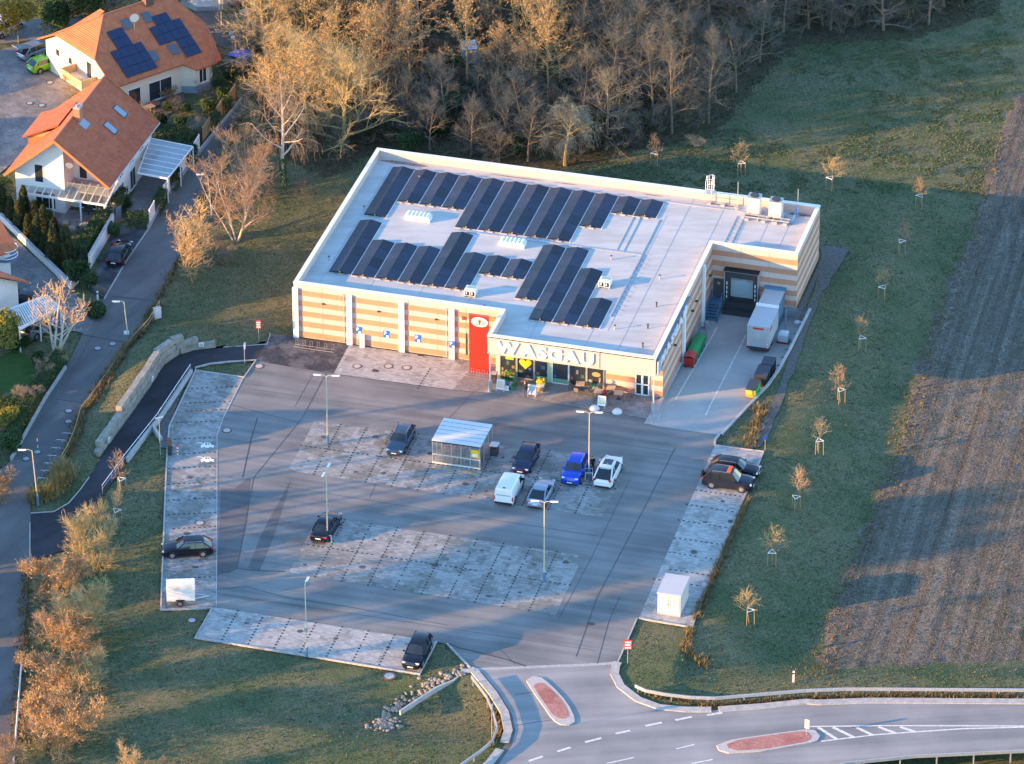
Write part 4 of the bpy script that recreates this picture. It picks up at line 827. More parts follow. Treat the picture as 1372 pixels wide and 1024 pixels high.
# ------------------------------------------------------------------ vehicles
def paint(name, c, rough=.16, metal=.0): return mat(name, c, rough, spec=.45, coat=.15, metal=metal)
def wheelset(t, xs, ty, r=.33, w_=.22):
    for x in xs:
        for s_ in (-1, 1):
            o = MB().tube([(0,-w_/2,0),(0,-w_/2+.03,0),(0,w_/2-.03,0),(0,w_/2,0)], [r*.93, r, r, r*.93], 16).build('wheel', M_tyre, t); o.location = (x, s_*ty, r)
            d = MB().tube([(0,s_*w_/2*.8,0),(0,s_*(w_/2+.012),0)], r*.62, 14)
            d.build('rim', M_rim, o)
            h = MB()
            for k in range(5): a = 2*math.pi*k/5; h.box((math.cos(a)*r*.4, s_*(w_/2+.016), math.sin(a)*r*.4), (r*.16, .01, r*.16))
            h.build('rim_slot', M_black, o)
def car(label, loc, rz, pm, kind='estate', L=4.6, W=1.8, H=1.46, rails=False, group=None, hatch_open=False, sunroof=False):
    t = thing('parked_car', label, 'car', loc, rz, group)
    h, wd = L/2, W/2
    P = dict(hood=.66, ws0=.40, ws1=.12, rf=-.62, rb=-.93, belt=.92, hoodz=.78)
    if kind == 'sedan': P.update(rf=-.40, rb=-.70)
    if kind == 'coupe': P.update(rf=-.35, rb=-.80, belt=.9)
    if kind == 'suv': P.update(belt=1.02, hoodz=.95, rf=-.64, rb=-.94, ws0=.44, ws1=.18)
    if kind == 'sport': P.update(belt=1.02, hoodz=.97, rf=-.45, rb=-.94, ws0=.47, ws1=.2)
    if kind == 'hatch': P.update(rf=-.6, rb=-.93, ws0=.38, ws1=.12, belt=.94)
    if kind == 'mpv': P.update(rf=-.74, rb=-.95, ws0=.42, ws1=.12, belt=.98, hoodz=.9)
    bl = P['belt']; hz = P['hoodz']; rb = P['rb']; ws0 = P['ws0']
    tail = bl if kind not in ('sedan', 'coupe') else bl-.02
    st = [(1.0, .52, .30, .52), (.985, .70, .22, .62), (.94, .84, .20, hz-.08), (.85, .93, .18, hz), (.66, .985, .17, hz+.07), (ws0+.02, 1.0, .17, bl-.01), (.1, 1.0, .17, bl+.01), (-.3, 1.0, .17, bl+.02), (-.66, .995, .18, bl+.02), (-.85, .95, .2, tail+.01), (-.95, .87, .24, tail-.03), (-.99, .77, .30, tail-.12), (-1.0, .64, .36, tail-.25)]
    rings = []
    for x, wf, z0, z1 in st:
        y = wd*wf; zm = z0+(z1-z0)*.55
        rings.append([(x*h, -y*.9, z0), (x*h, -y*.99, z0+.1), (x*h, -y, zm), (x*h, -y*.965, z1-.07), (x*h, -y*.86, z1), (x*h, -y*.45, z1+.022), (x*h, 0, z1+.03), (x*h, y*.45, z1+.022), (x*h, y*.86, z1), (x*h, y*.965, z1-.07), (x*h, y, zm), (x*h, y*.99, z0+.1), (x*h, y*.9, z0)])
    b = MB().loft(rings, 0)
    # cabin: roof slab and pillars in body colour
    yb, yr = wd*.90, wd*.70; zb, zr = bl, H-.035
    x0, x1, x2, x3 = ws0*h, P['ws1']*h, P['rf']*h, rb*h
    rr = []
    for x, f, dz in ((x1+.1, .9, -.05), (x1-.08, 1, 0), ((x1+x2)/2, 1.02, .035), (x2+.08, 1, .0), (x2-.12, .92, -.06)):
        rr.append([(x, -yr*f-.02, zr-.03+dz), (x, -yr*f, zr+.015+dz), (x, -yr*.5*f, zr+.035+dz), (x, 0, zr+.042+dz), (x, yr*.5*f, zr+.035+dz), (x, yr*f, zr+.015+dz), (x, yr*f+.02, zr-.03+dz)])
    b.loft(rr, 0)
    xm = (x0+x3)/2-.1; xc = x3+(x2-x3)*.0+.62
    for s_ in (-1, 1):
        b.bar((x0+.02, s_*yb, zb), (x1+.04, s_*yr, zr), .07, .07); b.bar((x3+.02, s_*yb*.97, zb), (x2-.02, s_*yr, zr), .12, .09)
        b.bar((xm, s_*(yb+.006), zb), (xm-.02, s_*(yr+.012), zr), .03, .08)
        if kind in ('estate', 'suv', 'mpv', 'hatch'): b.bar((xc, s_*(yb*.985+.004), zb), (min(xc+.05, x2+.4), s_*(yr+.012), zr), .03, .12)
    body = b.build('body', pm, t, smooth=False)
    for poly in body.data.polygons: poly.use_smooth = True
    try: body.data.set_sharp_from_angle(angle=R(38))
    except Exception: pass
    g = MB().add([(x0, -yb*.93, zb+.0), (x0+.06, 0, zb+.02), (x0, yb*.93, zb), (x1+.03, yr*.95, zr-.005), (x1+.08, 0, zr+.015), (x1+.03, -yr*.95, zr-.005)], [(0,1,4,5),(1,2,3,4)]); 
    b = MB(); b.add([(x0, -yb*.95, zb), (x0+.06, 0, zb+.02), (x0, yb*.95, zb), (x1+.03, yr*.97, zr), (x1+.08, 0, zr+.015), (x1+.03, -yr*.97, zr)], [(0,1,4,5),(1,2,3,4)]); b.build('windscreen', M_carglass, t)
    b = MB(); b.add([(x3, yb*.93, zb), (x3-.04, 0, zb+.01), (x3, -yb*.93, zb), (x2-.03, -yr*.97, zr), (x2-.05, 0, zr+.01), (x2-.03, yr*.97, zr)], [(0,1,4,5),(1,2,3,4)]); b.build('rear_window', M_carglass, t)
    for s_ in (-1, 1):
        b = MB(); b.add([(x0, s_*yb, zb), (x3, s_*yb*.98, zb), (x2, s_*yr, zr), (x1, s_*yr, zr)], [(0,1,2,3)]); b.build('side_window', M_carglass, t)
        MB().box((x0-.18, s_*(wd+.08), zb+.06), (.14, .2, .12)).build('mirror', pm, t)
        MB().box((.935*h, s_*wd*.66, hz-.12), (.16, .34, .11), -s_*.38).build('headlight', M_lamp, t)
        if kind in ('suv', 'mpv', 'estate', 'hatch', 'sport'): MB().box((-.955*h, s_*wd*.74, bl-.08), (.14, .24, .2), s_*.25).build('taillight', M_tail, t)
        else: MB().box((-.955*h, s_*wd*.70, bl-.13), (.16, .38, .12), s_*.2).build('taillight', M_tail, t)
        MB().box((0, s_*wd*.995, .27), (L*.5, .03, .07)).build('sill', M_black, t)
        if rails: MB().tube([(x1-.1, s_*(yr-.05), zr), (x1-.18, s_*(yr-.05), zr+.09), (x2+.2, s_*(yr-.05), zr+.09), (x2+.1, s_*(yr-.05), zr)], .02, 4).build('roof_rail', M_alu, t)
    MB().box((h*.995, 0, .47), (.04, W*.42, .14)).box((h*.985, 0, .27), (.06, W*.62, .1)).build('grille', M_black, t)
    MB().box((h*1.005, 0, .42), (.02, .5, .11)).build('number_plate', M_plate, t)
    MB().box((-h*1.0, 0, .60), (.03, .5, .11)).build('number_plate', M_plate, t)
    MB().box((-h*.985, 0, .3), (.08, W*.7, .16)).build('bumper', M_black, t)
    wb = .60*h; r = .33 if kind != 'suv' else .37
    for x in (wb, -wb*.98):
        for s_ in (-1, 1): MB().tube([(x, s_*(wd*.9), r+.02), (x, s_*(wd+.006), r+.02)], r+.06, 18).build('wheel_arch', M_black, t)
    wheelset(t, (wb, -wb*.98), wd-.1, r)
    if sunroof: MB().box(((x1+x2)/2+.25, 0, zr+.06), (.95, yr*1.25, .03)).build('sunroof', M_carglass, t)
    if hatch_open:
        MB().bar((x2+.05, 0, zr+.03), (x3-.75, 0, zr+.42), W*.72, .06).build('tailgate', pm, t); MB().box((-h*.93, 0, bl-.12), (.25, W*.66, .3)).build('boot_opening', M_black, t)
    return t
def van(label, loc, rz, pm, L=4.4, W=1.8, H=1.85, group=None, glazed=False):
    t = thing('parked_van', label, 'van', loc, rz, group); h, wd = L/2, W/2
    st = [(1.0,.72,.32,.60),(.985,.86,.22,.78),(.93,.93,.2,.98),(.72,.985,.18,1.12),(.66,.99,.18,1.2),(.40,1,.18,H-.1),(.3,1,.18,H-.02),(-.2,1,.18,H),(-.8,1,.18,H),(-.96,.99,.2,H-.05),(-1.0,.96,.26,H-.3)]
    rings = []
    for x, wf, z0, z1 in st:
        y = wd*wf; zt = min(z1-.05, 1.0); f = 1-.13*max(0, (z1-1.0)/(H-1.0))
        rings.append([(x*h,-y*.92,z0),(x*h,-y,z0+.12),(x*h,-y,zt),(x*h,-y*f,z1-.09),(x*h,-y*f*.86,z1),(x*h,0,z1+.03),(x*h,y*f*.86,z1),(x*h,y*f,z1-.09),(x*h,y,zt),(x*h,y,z0+.12),(x*h,y*.92,z0)])
    body = MB().loft(rings).build('body', pm, t, smooth=True)
    try: body.data.set_sharp_from_angle(angle=R(35))
    except Exception: pass
    b = MB(); b.add([(.66*h+.03,-wd*.86,1.2),(.66*h+.03,wd*.86,1.2),(.40*h+.04,wd*.76,H-.13),(.40*h+.04,-wd*.76,H-.13)], [(0,1,2,3)]); b.build('windscreen', M_carglass, t)
    for s_ in (-1, 1):
        b = MB(); b.add([(.58*h,s_*(wd+.012),1.02),(.14*h,s_*(wd+.012),1.02),(.14*h,s_*(wd*.885+.012),H-.18),(.36*h,s_*(wd*.885+.012),H-.18)], [(0,1,2,3)]); b.build('side_window', M_carglass, t)
        if glazed:
            for xa, xb in ((.08,-.36),(-.42,-.9)): b = MB(); b.add([(xa*h,s_*(wd+.012),1.02),(xb*h,s_*(wd+.012),1.02),(xb*h,s_*(wd*.885+.012),H-.2),(xa*h,s_*(wd*.885+.012),H-.2)], [(0,1,2,3)]); b.build('side_window', M_carglass, t)
        MB().box((.5*h,s_*(wd+.1),1.1), (.14,.2,.22)).build('mirror', M_black, t); MB().box((.95*h,s_*wd*.72,.8), (.16,.28,.16), -s_*.25).build('headlight', M_lamp, t)
        MB().box((-.985*h,s_*wd*.93,.85), (.08,.11,.42)).build('taillight', M_tail, t)
    b = MB(); b.add([(-h*.998-.02,-wd*.74,1.12),(-h*.998-.02,wd*.74,1.12),(-h*.97-.02,wd*.7,H-.28),(-h*.97-.02,-wd*.7,H-.28)], [(0,1,2,3)]); b.build('rear_window', mat('van_rear_glass', (.35,.36,.38), .2), t)
    MB().box((-h*1.0,0,.34), (.14,W*.9,.2)).box((h*.99,0,.34), (.1,W*.8,.22)).build('bumper', M_black, t); MB().box((-h*1.01,0,.56), (.03,.5,.11)).build('number_plate', M_plate, t); MB().box((h*1.01,0,.46), (.03,.5,.11)).build('number_plate', M_plate, t)
    MB().box((-h*.9,0,H+.02), (.18,.25,.04)).build('third_brake_light', M_tail, t)
    for x in (.62*h, -.6*h):
        for s_ in (-1, 1): MB().tube([(x,s_*wd*.9,.35),(x,s_*(wd+.006),.35)], .38, 18).build('wheel_arch', M_black, t)
    wheelset(t, (.62*h, -.6*h), wd-.1, .32)
    return t
P_black = paint('paint_black', (.006,.008,.015)); P_navy = paint('paint_navy', (.014,.02,.06)); P_slate = paint('paint_slate', (.05,.075,.11)); P_blue = paint('paint_blue', (.008,.06,.48))
P_white = paint('paint_white', (.74,.74,.74)); P_silver = paint('paint_silver_blue', (.30,.36,.44), .3, .5); P_green = paint('paint_lime', (.16,.42,.02)); P_anth = paint('paint_anthracite', (.014,.018,.032)); P_grey = paint('paint_grey_blue', (.17,.22,.28), .3, .4)
UPA = TH+math.pi/2
def cpos(px, py, z=.65): p = at(px, py, z); return (p.x, p.y, .014)
car('dark blue grey estate car with silver roof rails, left of the trolley shelter', cpos(537,588), UPA+math.pi, P_slate, 'estate', 4.75, 1.83, 1.48, True)
car('navy saloon facing the viewer behind the white van', cpos(705,613), UPA+math.pi, P_navy, 'estate', 4.6, 1.8, 1.45)
van('white delivery van with its rear doors towards the viewer', cpos(683,651, .9), UPA, P_white, 4.5, 1.84, 1.86)
car('silver blue coupe with dark glass roof, right of the white van', cpos(725,659), UPA, P_silver, 'coupe', 4.6, 1.82, 1.38)
car('bright blue SUV parked beside the double lamp post', cpos(771,628), UPA+math.pi, P_blue, 'suv', 4.45, 1.85, 1.64, True)
car('white sports SUV with sunroof and black roof rails', cpos(815,631), UPA, P_white, 'sport', 4.75, 1.9, 1.62, True, sunroof=True)
car('black saloon at the left end of the lower double parking row', cpos(437,704), UPA-.03, P_black, 'sedan', 4.75, 1.82, 1.44)
car('black estate car standing alone in the left parking column', cpos(251,733), math.pi-.03+.12, P_black, 'estate', 4.7, 1.8, 1.45, True)
c_ = car('black people carrier in the bottom bay nearest the exit', cpos(559,873), UPA+math.pi, P_black, 'mpv', 4.5, 1.84, 1.62)
car('black estate in the topmost bay on the right, half hidden behind the dark SUV', cpos(985,626), TH, P_black, 'estate', 4.7, 1.8, 1.46, True)
c_ = car('black SUV with an orange box on its front roof edge, right parking column', cpos(976,643), TH, P_anth, 'suv', 4.8, 1.92, 1.74, True)
MB().box((.12,0,1.84), (.34,1.0,.1)).build('roof_box', mat('orange_box', (.7,.11,.02), .5), c_); MB().tube([(-2.36,-.1,.95),(-2.55,-.1,.95)], .38, 16).build('spare_wheel', M_tyre, c_)
d_ = at(152,352)-at(169,322); car('black estate parked in the shaded kerbside bay by the white wall', cpos(160,337,.7), math.atan2(-d_.y,-d_.x), P_black, 'estate', 4.6, 1.8, 1.45)
d_ = at(78,79)-at(42,91); car('lime green small hatchback on the courtyard', cpos(60,84,.7), math.atan2(d_.y,d_.x), P_green, 'hatch', 3.9, 1.7, 1.45)
d_ = at(72,58)-at(30,75); car('silver blue estate with its tailgate raised beside the green hatchback', cpos(50,65,.7), math.atan2(d_.y,d_.x), P_silver, 'estate', 4.7, 1.8, 1.48, True, hatch_open=True)
d_ = at(34,28)-at(2,45); van('white minibus on the gravel drive at the top left corner', cpos(6,33,.9), math.atan2(d_.y,d_.x), P_white, 5.0, 1.9, 1.95, glazed=True)
d_ = at(70,428)-at(35,448); car('grey blue car half hidden under the slatted carport', cpos(52,437,.7), math.atan2(d_.y,d_.x), P_grey, 'hatch', 4.2, 1.75, 1.48)
d_ = at(35,405)-at(8,400); car('dark car tucked between the white house and the slatted carport', cpos(30,399,.7), math.atan2(-d_.y,-d_.x), P_anth, 'hatch', 4.1, 1.72, 1.46)
# trailer with white box
p = at(243,806); t = thing('box_trailer', 'small white box trailer parked at the foot of the left parking column', 'trailer', (p.x, p.y, .014), .06)
MB().b2((-1.3,-.75,.5), (1.25,.75,1.75)).b2((-1.3,-.45,1.75), (1.25,.75,1.95)).build('box', M_wmetal, t); b = MB(); b.add([(-1.32,-.77,1.76),(1.27,-.77,1.76),(1.27,-.46,1.97),(-1.32,-.46,1.97)], [(0,1,2,3)]); b.build('sloping_lid', mat('trailer_lid', (.62,.5,.34), .6, (.7,.65,.55), 2.0), t)
MB().tube([(1.25,-.4,.5),(2.5,0,.5)], .05, 5).tube([(1.25,.4,.5),(2.5,0,.5)], .05, 5).tube([(2.3,0,.0),(2.3,0,.6)], .035, 5).b2((-1.3,-.7,.42), (1.25,.7,.5)).build('drawbar', M_galv, t)
wheelset(t, (-.1,), .84, .3, .18); MB().b2((-.5,-.95,.62), (.3,-.75,.66)).b2((-.5,.75,.62), (.3,.95,.66)).build('mudguard', M_black, t)
for s_ in (-.6,.6): MB().box((-1.31,s_,.6), (.03,.2,.12)).build('taillight', M_tail, t)
# refrigerated semi body and container in the yard
t = thing('box_trailer', 'silver refrigerated trailer with red lettering strip in the delivery yard', 'trailer', S(44.0,12.3,-1.0), TH)
MB().b2((-1.1,-2.05,.75), (1.1,2.0,3.05)).build('box', mat('silver_box', (.42,.44,.47), .5, (.36,.38,.41), 1.0, metal=.2), t); MB().b2((-1.12,-2.07,3.05), (1.12,2.0,3.1)).build('roof', mat('pale_box_roof', (.46,.47,.49), .6), t); MB().b2((-1.12,1.8,3.1), (1.12,2.02,3.35)).build('headboard', M_wmetal, t)
MB().b2((-.5,-2.075,2.72), (.55,-2.056,2.9)).build('red_lettering', M_red, t); MB().b2((1.101,-1.7,2.4), (1.112,-.9,2.75)).build('red_lettering', M_red, t)
for x in (-.95,.95):
    MB().b2((x-.09,-2.07,.8), (x+.09,-2.054,1.4)).build('warning_board', M_wmetal, t)
    for k in range(3): b = MB(); b.add([(x-.09,-2.075,.85+k*.19),(x+.09,-2.075,.93+k*.19),(x+.09,-2.075,1.02+k*.19),(x-.09,-2.075,.94+k*.19)], [(0,1,2,3)]); b.build('warning_stripe', M_red, t)
MB().tube([(0,-2.05,1.8),(0,-2.07,1.8)], .22, 16).build('round_badge', mat('badge_grey', (.4,.42,.45), .5), t); MB().b2((-1.0,-1.95,.55), (1.0,1.9,.75)).b2((-1.1,-2.12,.55), (1.1,-1.98,.68)).build('chassis', M_dark, t)
for s_ in (-.8,.8): MB().box((s_,-2.13,.6), (.3,.03,.1)).build('taillight', M_tail, t)
wheelset(t, (), 0)
for x in (-.85,.85):
    for y in (-1.2,-.1): MB().tube([(x-.12,y,.45),(x+.12,y,.45)], .45, 16).build('wheel', M_tyre, t)
t = thing('waste_compactor', 'grey steel container with raised lip against the dock wall', 'container', S(43.9,16.5,-1.1), TH)
MB().b2((-.95,-2.0,.15), (.95,1.7,2.9)).build('body', mat('container_grey', (.33,.36,.38), .6, (.27,.3,.32), 2.0), t); MB().b2((-1.0,-2.02,2.9), (1.0,1.75,3.0)).build('lid', mat('container_lid', (.45,.47,.48), .6), t); MB().b2((-1.1,1.45,3.0), (1.1,1.75,3.25)).build('lip', M_blue, t)
MB().b2((-.2,-2.04,2.95), (.2,-1.9,3.06)).build('yellow_tag', M_yel, t)
for i in range(6): MB().b2((.95,-1.8+i*.6,.2), (1.02,-1.7+i*.6,2.85)).build('rib', M_blue, t)
MB().b2((-.8,-1.9,0), (-.6,1.6,.15)).b2((.6,-1.9,0), (.8,1.6,.15)).build('skid', M_dark, t)
t = thing('lamp_bracket', 'thin grey standpipe between container and yard edge', 'post', S(45.6,15.6,-1.1), TH); MB().tube([(0,0,0),(0,0,2.6),(-.8,0,2.6)], .04, 5).build('pipe', M_galv, t); MB().box((0,0,.02), (.3,.3,.04)).build('foot', M_galv, t)
def wrapped(u, v, lb):
    t = thing('pallet_load', lb, 'pallet', S(u, v, -1.08), TH, 'pallets by the yard edge')
    MB().b2((-.6,-.45,0), (.6,.45,.06)).b2((-.6,-.45,.12), (.6,.45,.16)).b2((-.6,-.45,.06), (-.45,.45,.12)).b2((.45,-.45,.06), (.6,.45,.12)).build('pallet', M_dark, t)
    MB().loft([[(x*f,y*f,z) for x,y in ((-.5,-.38),(.5,-.38),(.5,.38),(-.5,.38))] for z,f in ((.17,1),(.9,1.02),(1.15,.8),(1.2,.3))]).build('wrapped_goods', mat('stretch_film', (.5,.55,.6), .3), t); MB().b2((-.6,-.46,-.0), (.6,-.45,.15)).build('red_edge', M_red, t)
wrapped(45.9,13.3,'film wrapped goods on a dark pallet beside the silver trailer'); 
t = thing('waste_sack', 'small white sack lying at the yard corner', 'sack', S(46.5,17.0,-1.1), TH); MB().ball((0,0,.2), (.4,.3,.28), 8, 5).build('sack', M_wmetal, t); MB().tube([(.3,0,.3),(.5,.1,.45)], [.08,.03], 5).build('knot', M_wmetal, t)
def dumpster(u, v, w_, l_, h_, m, lm, lb, cat='container', side=None):
    t = thing('dumpster', lb, cat, S(u, v, yz(v)), TH)
    MB().loft([[(-w_/2*f,-l_/2*f,z),(w_/2*f,-l_/2*f,z),(w_/2*f,l_/2*f,z),(-w_/2*f,l_/2*f,z)] for z,f in ((.12,.86),(h_*.5,.96),(h_,1.0))]).build('body', m, t)
    MB().b2((-w_/2-.03,-l_/2-.03,h_), (w_/2+.03,l_/2+.03,h_+.06)).build('lid', lm, t)
    for i in range(3): MB().b2((w_/2*.98,-l_/2+.25+i*(l_-.6)/2,.3), (w_/2+.06,-l_/2+.35+i*(l_-.6)/2,h_)).build('rib', side or m, t)
    for x in (-w_*.35, w_*.35):
        for y in (-l_*.35, l_*.35): MB().cyl((x,y,0), .09, .13, 8).build('castor', M_black, t)
    return t
M_bk = mat('dumpster_black', (.025,.03,.036), .6); M_bkl = mat('dumpster_lid', (.035,.045,.06), .5, (.05,.06,.075), 2.0); M_gn = mat('bin_green', (.01,.2,.06), .5); M_gnl = mat('bin_green_lid', (.015,.26,.08), .45)
dumpster(46.0,6.1,1.15,1.5,1.45,M_bk,M_bkl,'black tarpaulined container, rearmost of the three at the yard edge'); dumpster(45.9,4.0,1.2,2.2,1.35,M_bk,M_bkl,'long black container, middle of the three at the yard edge')
t = dumpster(45.55,1.35,.95,2.0,1.05,mat('bin_yellow', (.62,.42,.06), .6),M_bkl,'yellow fronted container with green side, nearest the car park',side=mat('bin_bright_green', (.02,.42,.1), .5)); MB().b2((.49,-.95,.2), (.52,.95,1.0)).build('green_side', mat('bin_bright_green', (.02,.42,.1), .5), t)
def bin_(u, v, m, lm, lb):
    t = thing('waste_bin', lb, 'waste bin', S(u, v, yz(v)), TH, 'wheeled bins along the yard wall')
    MB().loft([[(-.5*f,-.6*f,z),(.5*f,-.6*f,z),(.5*f,.6*f,z),(-.5*f,.6*f,z)] for z,f in ((.15,.82),(.7,.95),(1.15,1.0))]).build('body', m, t)
    l = MB()
    for i in range(6): a0, a1 = math.pi*i/6, math.pi*(i+1)/6; l.add([(-.5*math.cos(a0),-.62,1.16+.2*math.sin(a0)),(-.5*math.cos(a1),-.62,1.16+.2*math.sin(a1)),(-.5*math.cos(a1),.62,1.16+.2*math.sin(a1)),(-.5*math.cos(a0),.62,1.16+.2*math.sin(a0))], [(0,1,2,3)])
    l.build('lid', lm, t)
    for x in (-.38,.38):
        for y in (-.45,.45): MB().cyl((x,y,0), .08, .16, 8).build('castor', M_black, t)
bin_(38.35,9.5,M_gn,M_gnl,'green wheeled bin furthest from the shop front along the yard wall'); bin_(38.35,8.2,M_gn,M_gnl,'green wheeled bin in the middle of the three green ones'); bin_(38.35,6.95,M_gn,M_gnl,'green wheeled bin next to the red bin'); bin_(38.35,5.6,mat('bin_red', (.38,.03,.025), .5),mat('bin_red_lid', (.45,.05,.04), .5),'red wheeled bin beside the white wall column')
t = thing('roll_cage', 'dark roll cage with boxes near the yard wall', 'roll cage', S(38.2,11.0,yz(11)), TH)
for x in (-.35,.35):
    for y in (-.4,.4): MB().b2((x-.02,y-.02,.1), (x+.02,y+.02,1.2)).build('upright', M_dark, t)
MB().b2((-.38,-.42,.1), (.38,.42,.16)).build('base', M_dark, t); MB().b2((-.3,-.35,.17), (.3,.3,.6)).build('carton', mat('carton_brown', (.2,.1,.06), .8), t)
t = thing('post_guard', 'short grey impact post at the white yard column', 'bollard', S(38.05,13.9,yz(13.9)), TH); MB().cyl((0,0,0), .3, .7, 10).build('sleeve', M_plinth, t); MB().cyl((0,0,.7), .2, .08, 10).build('cap', M_galv, t)
# electrical cabinet
t = thing('transformer_cabinet', 'white transformer cabinet with two doors at the end of the right bays', 'cabinet', S(47.08,-37.1,.012), TH)
MB().b2((-1.05,-1.6,.12), (1.05,1.6,2.2)).build('housing', mat('cabinet_grey_white', (.52,.51,.48), .6), t); MB().b2((-1.12,-1.67,2.2), (1.12,1.67,2.32)).build('roof', mat('cabinet_roof', (.46,.47,.49), .6), t); MB().b2((-1.08,-1.63,0), (1.08,1.63,.12)).build('plinth', M_plinth, t)
for x in (-.5,.5):
    d = MB().b2((x-.44,-1.63,.3), (x+.44,-1.601,2.05)).build('door', mat('cabinet_door', (.60,.59,.56), .6), t); b = MB(); b.add([(x-.1,-1.636,1.55),(x+.1,-1.636,1.55),(x,-1.636,1.73)], [(0,1,2)]); b.build('warning_triangle', M_yel, d); MB().b2((x-.36*(1 if x < 0 else -1)-.02 if False else (x+.36 if x < 0 else x-.38),-1.66,1.1), ((x+.4 if x < 0 else x-.34),-1.631,1.25)).build('handle', M_dark, d)
# ------------------------------------------------------------------ lamp posts
def lamp_head(t, p, d, L_=.75):
    p = Vector(p); d = Vector(d).normalized(); h = MB().bar(p, p+d*L_, .19, .07).build('lamp_head', M_wmetal, t); MB().bar(p+d*.12-Vector((0,0,.05)), p+d*(L_-.06)-Vector((0,0,.05)), .18, .02).build('lens', M_lamp, h)
M_pole = mat('pole_paint', (.50,.47,.34), .5)
def lamppost(px, py, H, arms, label, group, curved=False, hoop=False, dx=0.0):
    c = at(px, py); t = thing('lamp_post', label, 'lamp post', (c.x, c.y, 0), 0, group)
    MB().tube([(0,0,0),(0,0,1.1),(dx*.15,0,1.15),(dx,0,H)], [.09,.08,.06,.042], 8).build('pole', M_pole, t); MB().cyl((0,0,0), .13, 1.0, 8).build('base_sleeve', M_blue, t)
    for a, ln in arms:
        d = Vector((math.cos(a), math.sin(a), 0)); MB().tube([(dx,0,H),(dx+d.x*ln*.6,d.y*ln*.6,H+.14),(dx+d.x*ln,d.y*ln,H+.1)], .035, 5).build('arm', M_pole, t); lamp_head(t, (dx+d.x*ln, d.y*ln, H+.1), d)
    if hoop: MB().tube([(-.35,-.4,0),(-.35,-.4,.75),(.35,-.4,.75),(.35,-.4,0)], .04, 6).tube([(-.35,.4,0),(-.35,.4,.75),(.35,.4,.75),(.35,.4,0)], .04, 6).build('guard_hoop', M_wmetal, t)
    return t
GL = 'lamp posts in the car park'
lamppost(439,595,7.4,[(TH+.25,.5),(TH+math.pi+.1,.5)],'twin headed lamp post at the left end of the upper parking row',GL)
lamppost(789,640,7.0,[(TH+.25,.5),(TH+math.pi+.1,.5)],'twin headed lamp post between the bright blue and the white SUV',GL,hoop=True)
lamppost(439,724,7.5,[(UPA,.4),(UPA+math.pi,.5)],'lamp post beside the black saloon in the lower row',GL,hoop=True)
lamppost(729,779,8.4,[(TH+.25,.5),(TH+math.pi+.1,.5)],'twin headed lamp post at the right end of the lower parking row',GL,hoop=False)
t = lamppost(411,880,7.6,[(UPA,.35)],'single headed lamp post standing in the grass below the bottom bays',GL); MB().b2((-.16,-.12,2.7), (.16,.12,3.1)).build('junction_box', M_galv, t)
GS = 'street lamps along the village street'
dl = at(141,495)-at(184,500); AL = math.atan2(dl.y, dl.x)
lamppost(51,677,5.9,[(math.pi,.55)],'street lamp at the street corner in the lit dry hedge',GS,dx=-.28)
t = lamppost(172,460,4.6,[(math.pi,.4)],'street lamp with a small sign plate in the middle of the street',GS,dx=-.25); MB().b2((-.4,-.02,1.0), (.1,.02,1.4)).build('sign_plate', M_wmetal, t)
lamppost(284,293,5.0,[(math.pi,.4)],'street lamp between the white garden walls and the tan shrubs',GS,dx=-.3)
# ------------------------------------------------------------------ trolley shelter
t = thing('trolley_shelter', 'glazed trolley shelter with white ribbed roof between the parked cars', 'shelter', S(19.5,-19.15,.014), TH)
W_, D_, HR = 4.6, 4.3, 2.4
for k in range(6): MB().b2((-.08,k*D_/6-.02,HR+.03), (W_+.08,(k+1)*D_/6-.14,HR+.1)).build('roof_panel', mat('shelter_roof_white', (.6,.61,.64), .6), t)
MB().b2((-.05,-.03,HR-.08), (W_+.05,.03,HR)).b2((-.05,D_-.05,HR-.08), (W_+.05,D_,HR)).b2((-.05,0,HR-.08), (.03,D_,HR)).b2((W_-.03,0,HR-.08), (W_+.05,D_,HR)).b2((-.06,-.04,HR-.005), (W_+.06,D_-.02,HR+.002)).build('roof_frame', M_dark, t)
for k in range(6):
    x = k*W_/5; MB().b2((x-.04,-.04,0), (x+.04,.04,HR-.08)).build('post', M_galv, t)
    if k < 5: MB().b2((x+.06,-.01,.15), (x+W_/5-.06,.01,HR-.15)).build('glass_panel', M_clear, t)
for k in range(1, 4): 
    y = k*D_/3; MB().b2((-.04,y-.04,0), (.04,y+.04,HR-.08)).build('post', M_galv, t); MB().b2((W_-.04,y-.04,0), (W_+.04,y+.04,HR-.08)).build('post', M_galv, t)
    MB().b2((-.01,y-D_/3+.06,.15), (.01,y-.06,HR-.15)).build('glass_panel', M_clear, t)
MB().b2((-.02,-.05,.02), (W_+.05,.05,.14)).b2((-.02,-.045,.95), (W_+.05,.045,1.02)).build('base_rail', mat('pale_rail', (.72,.66,.58), .5), t)
MB().b2((W_*.8+.08,-.05,1.2), (W_-.06,-.02,2.05)).build('poster', M_yel, t); MB().b2((W_*.8+.2,-.062,1.35), (W_-.25,-.051,1.62)).build('poster_picture', M_wmetal, t)
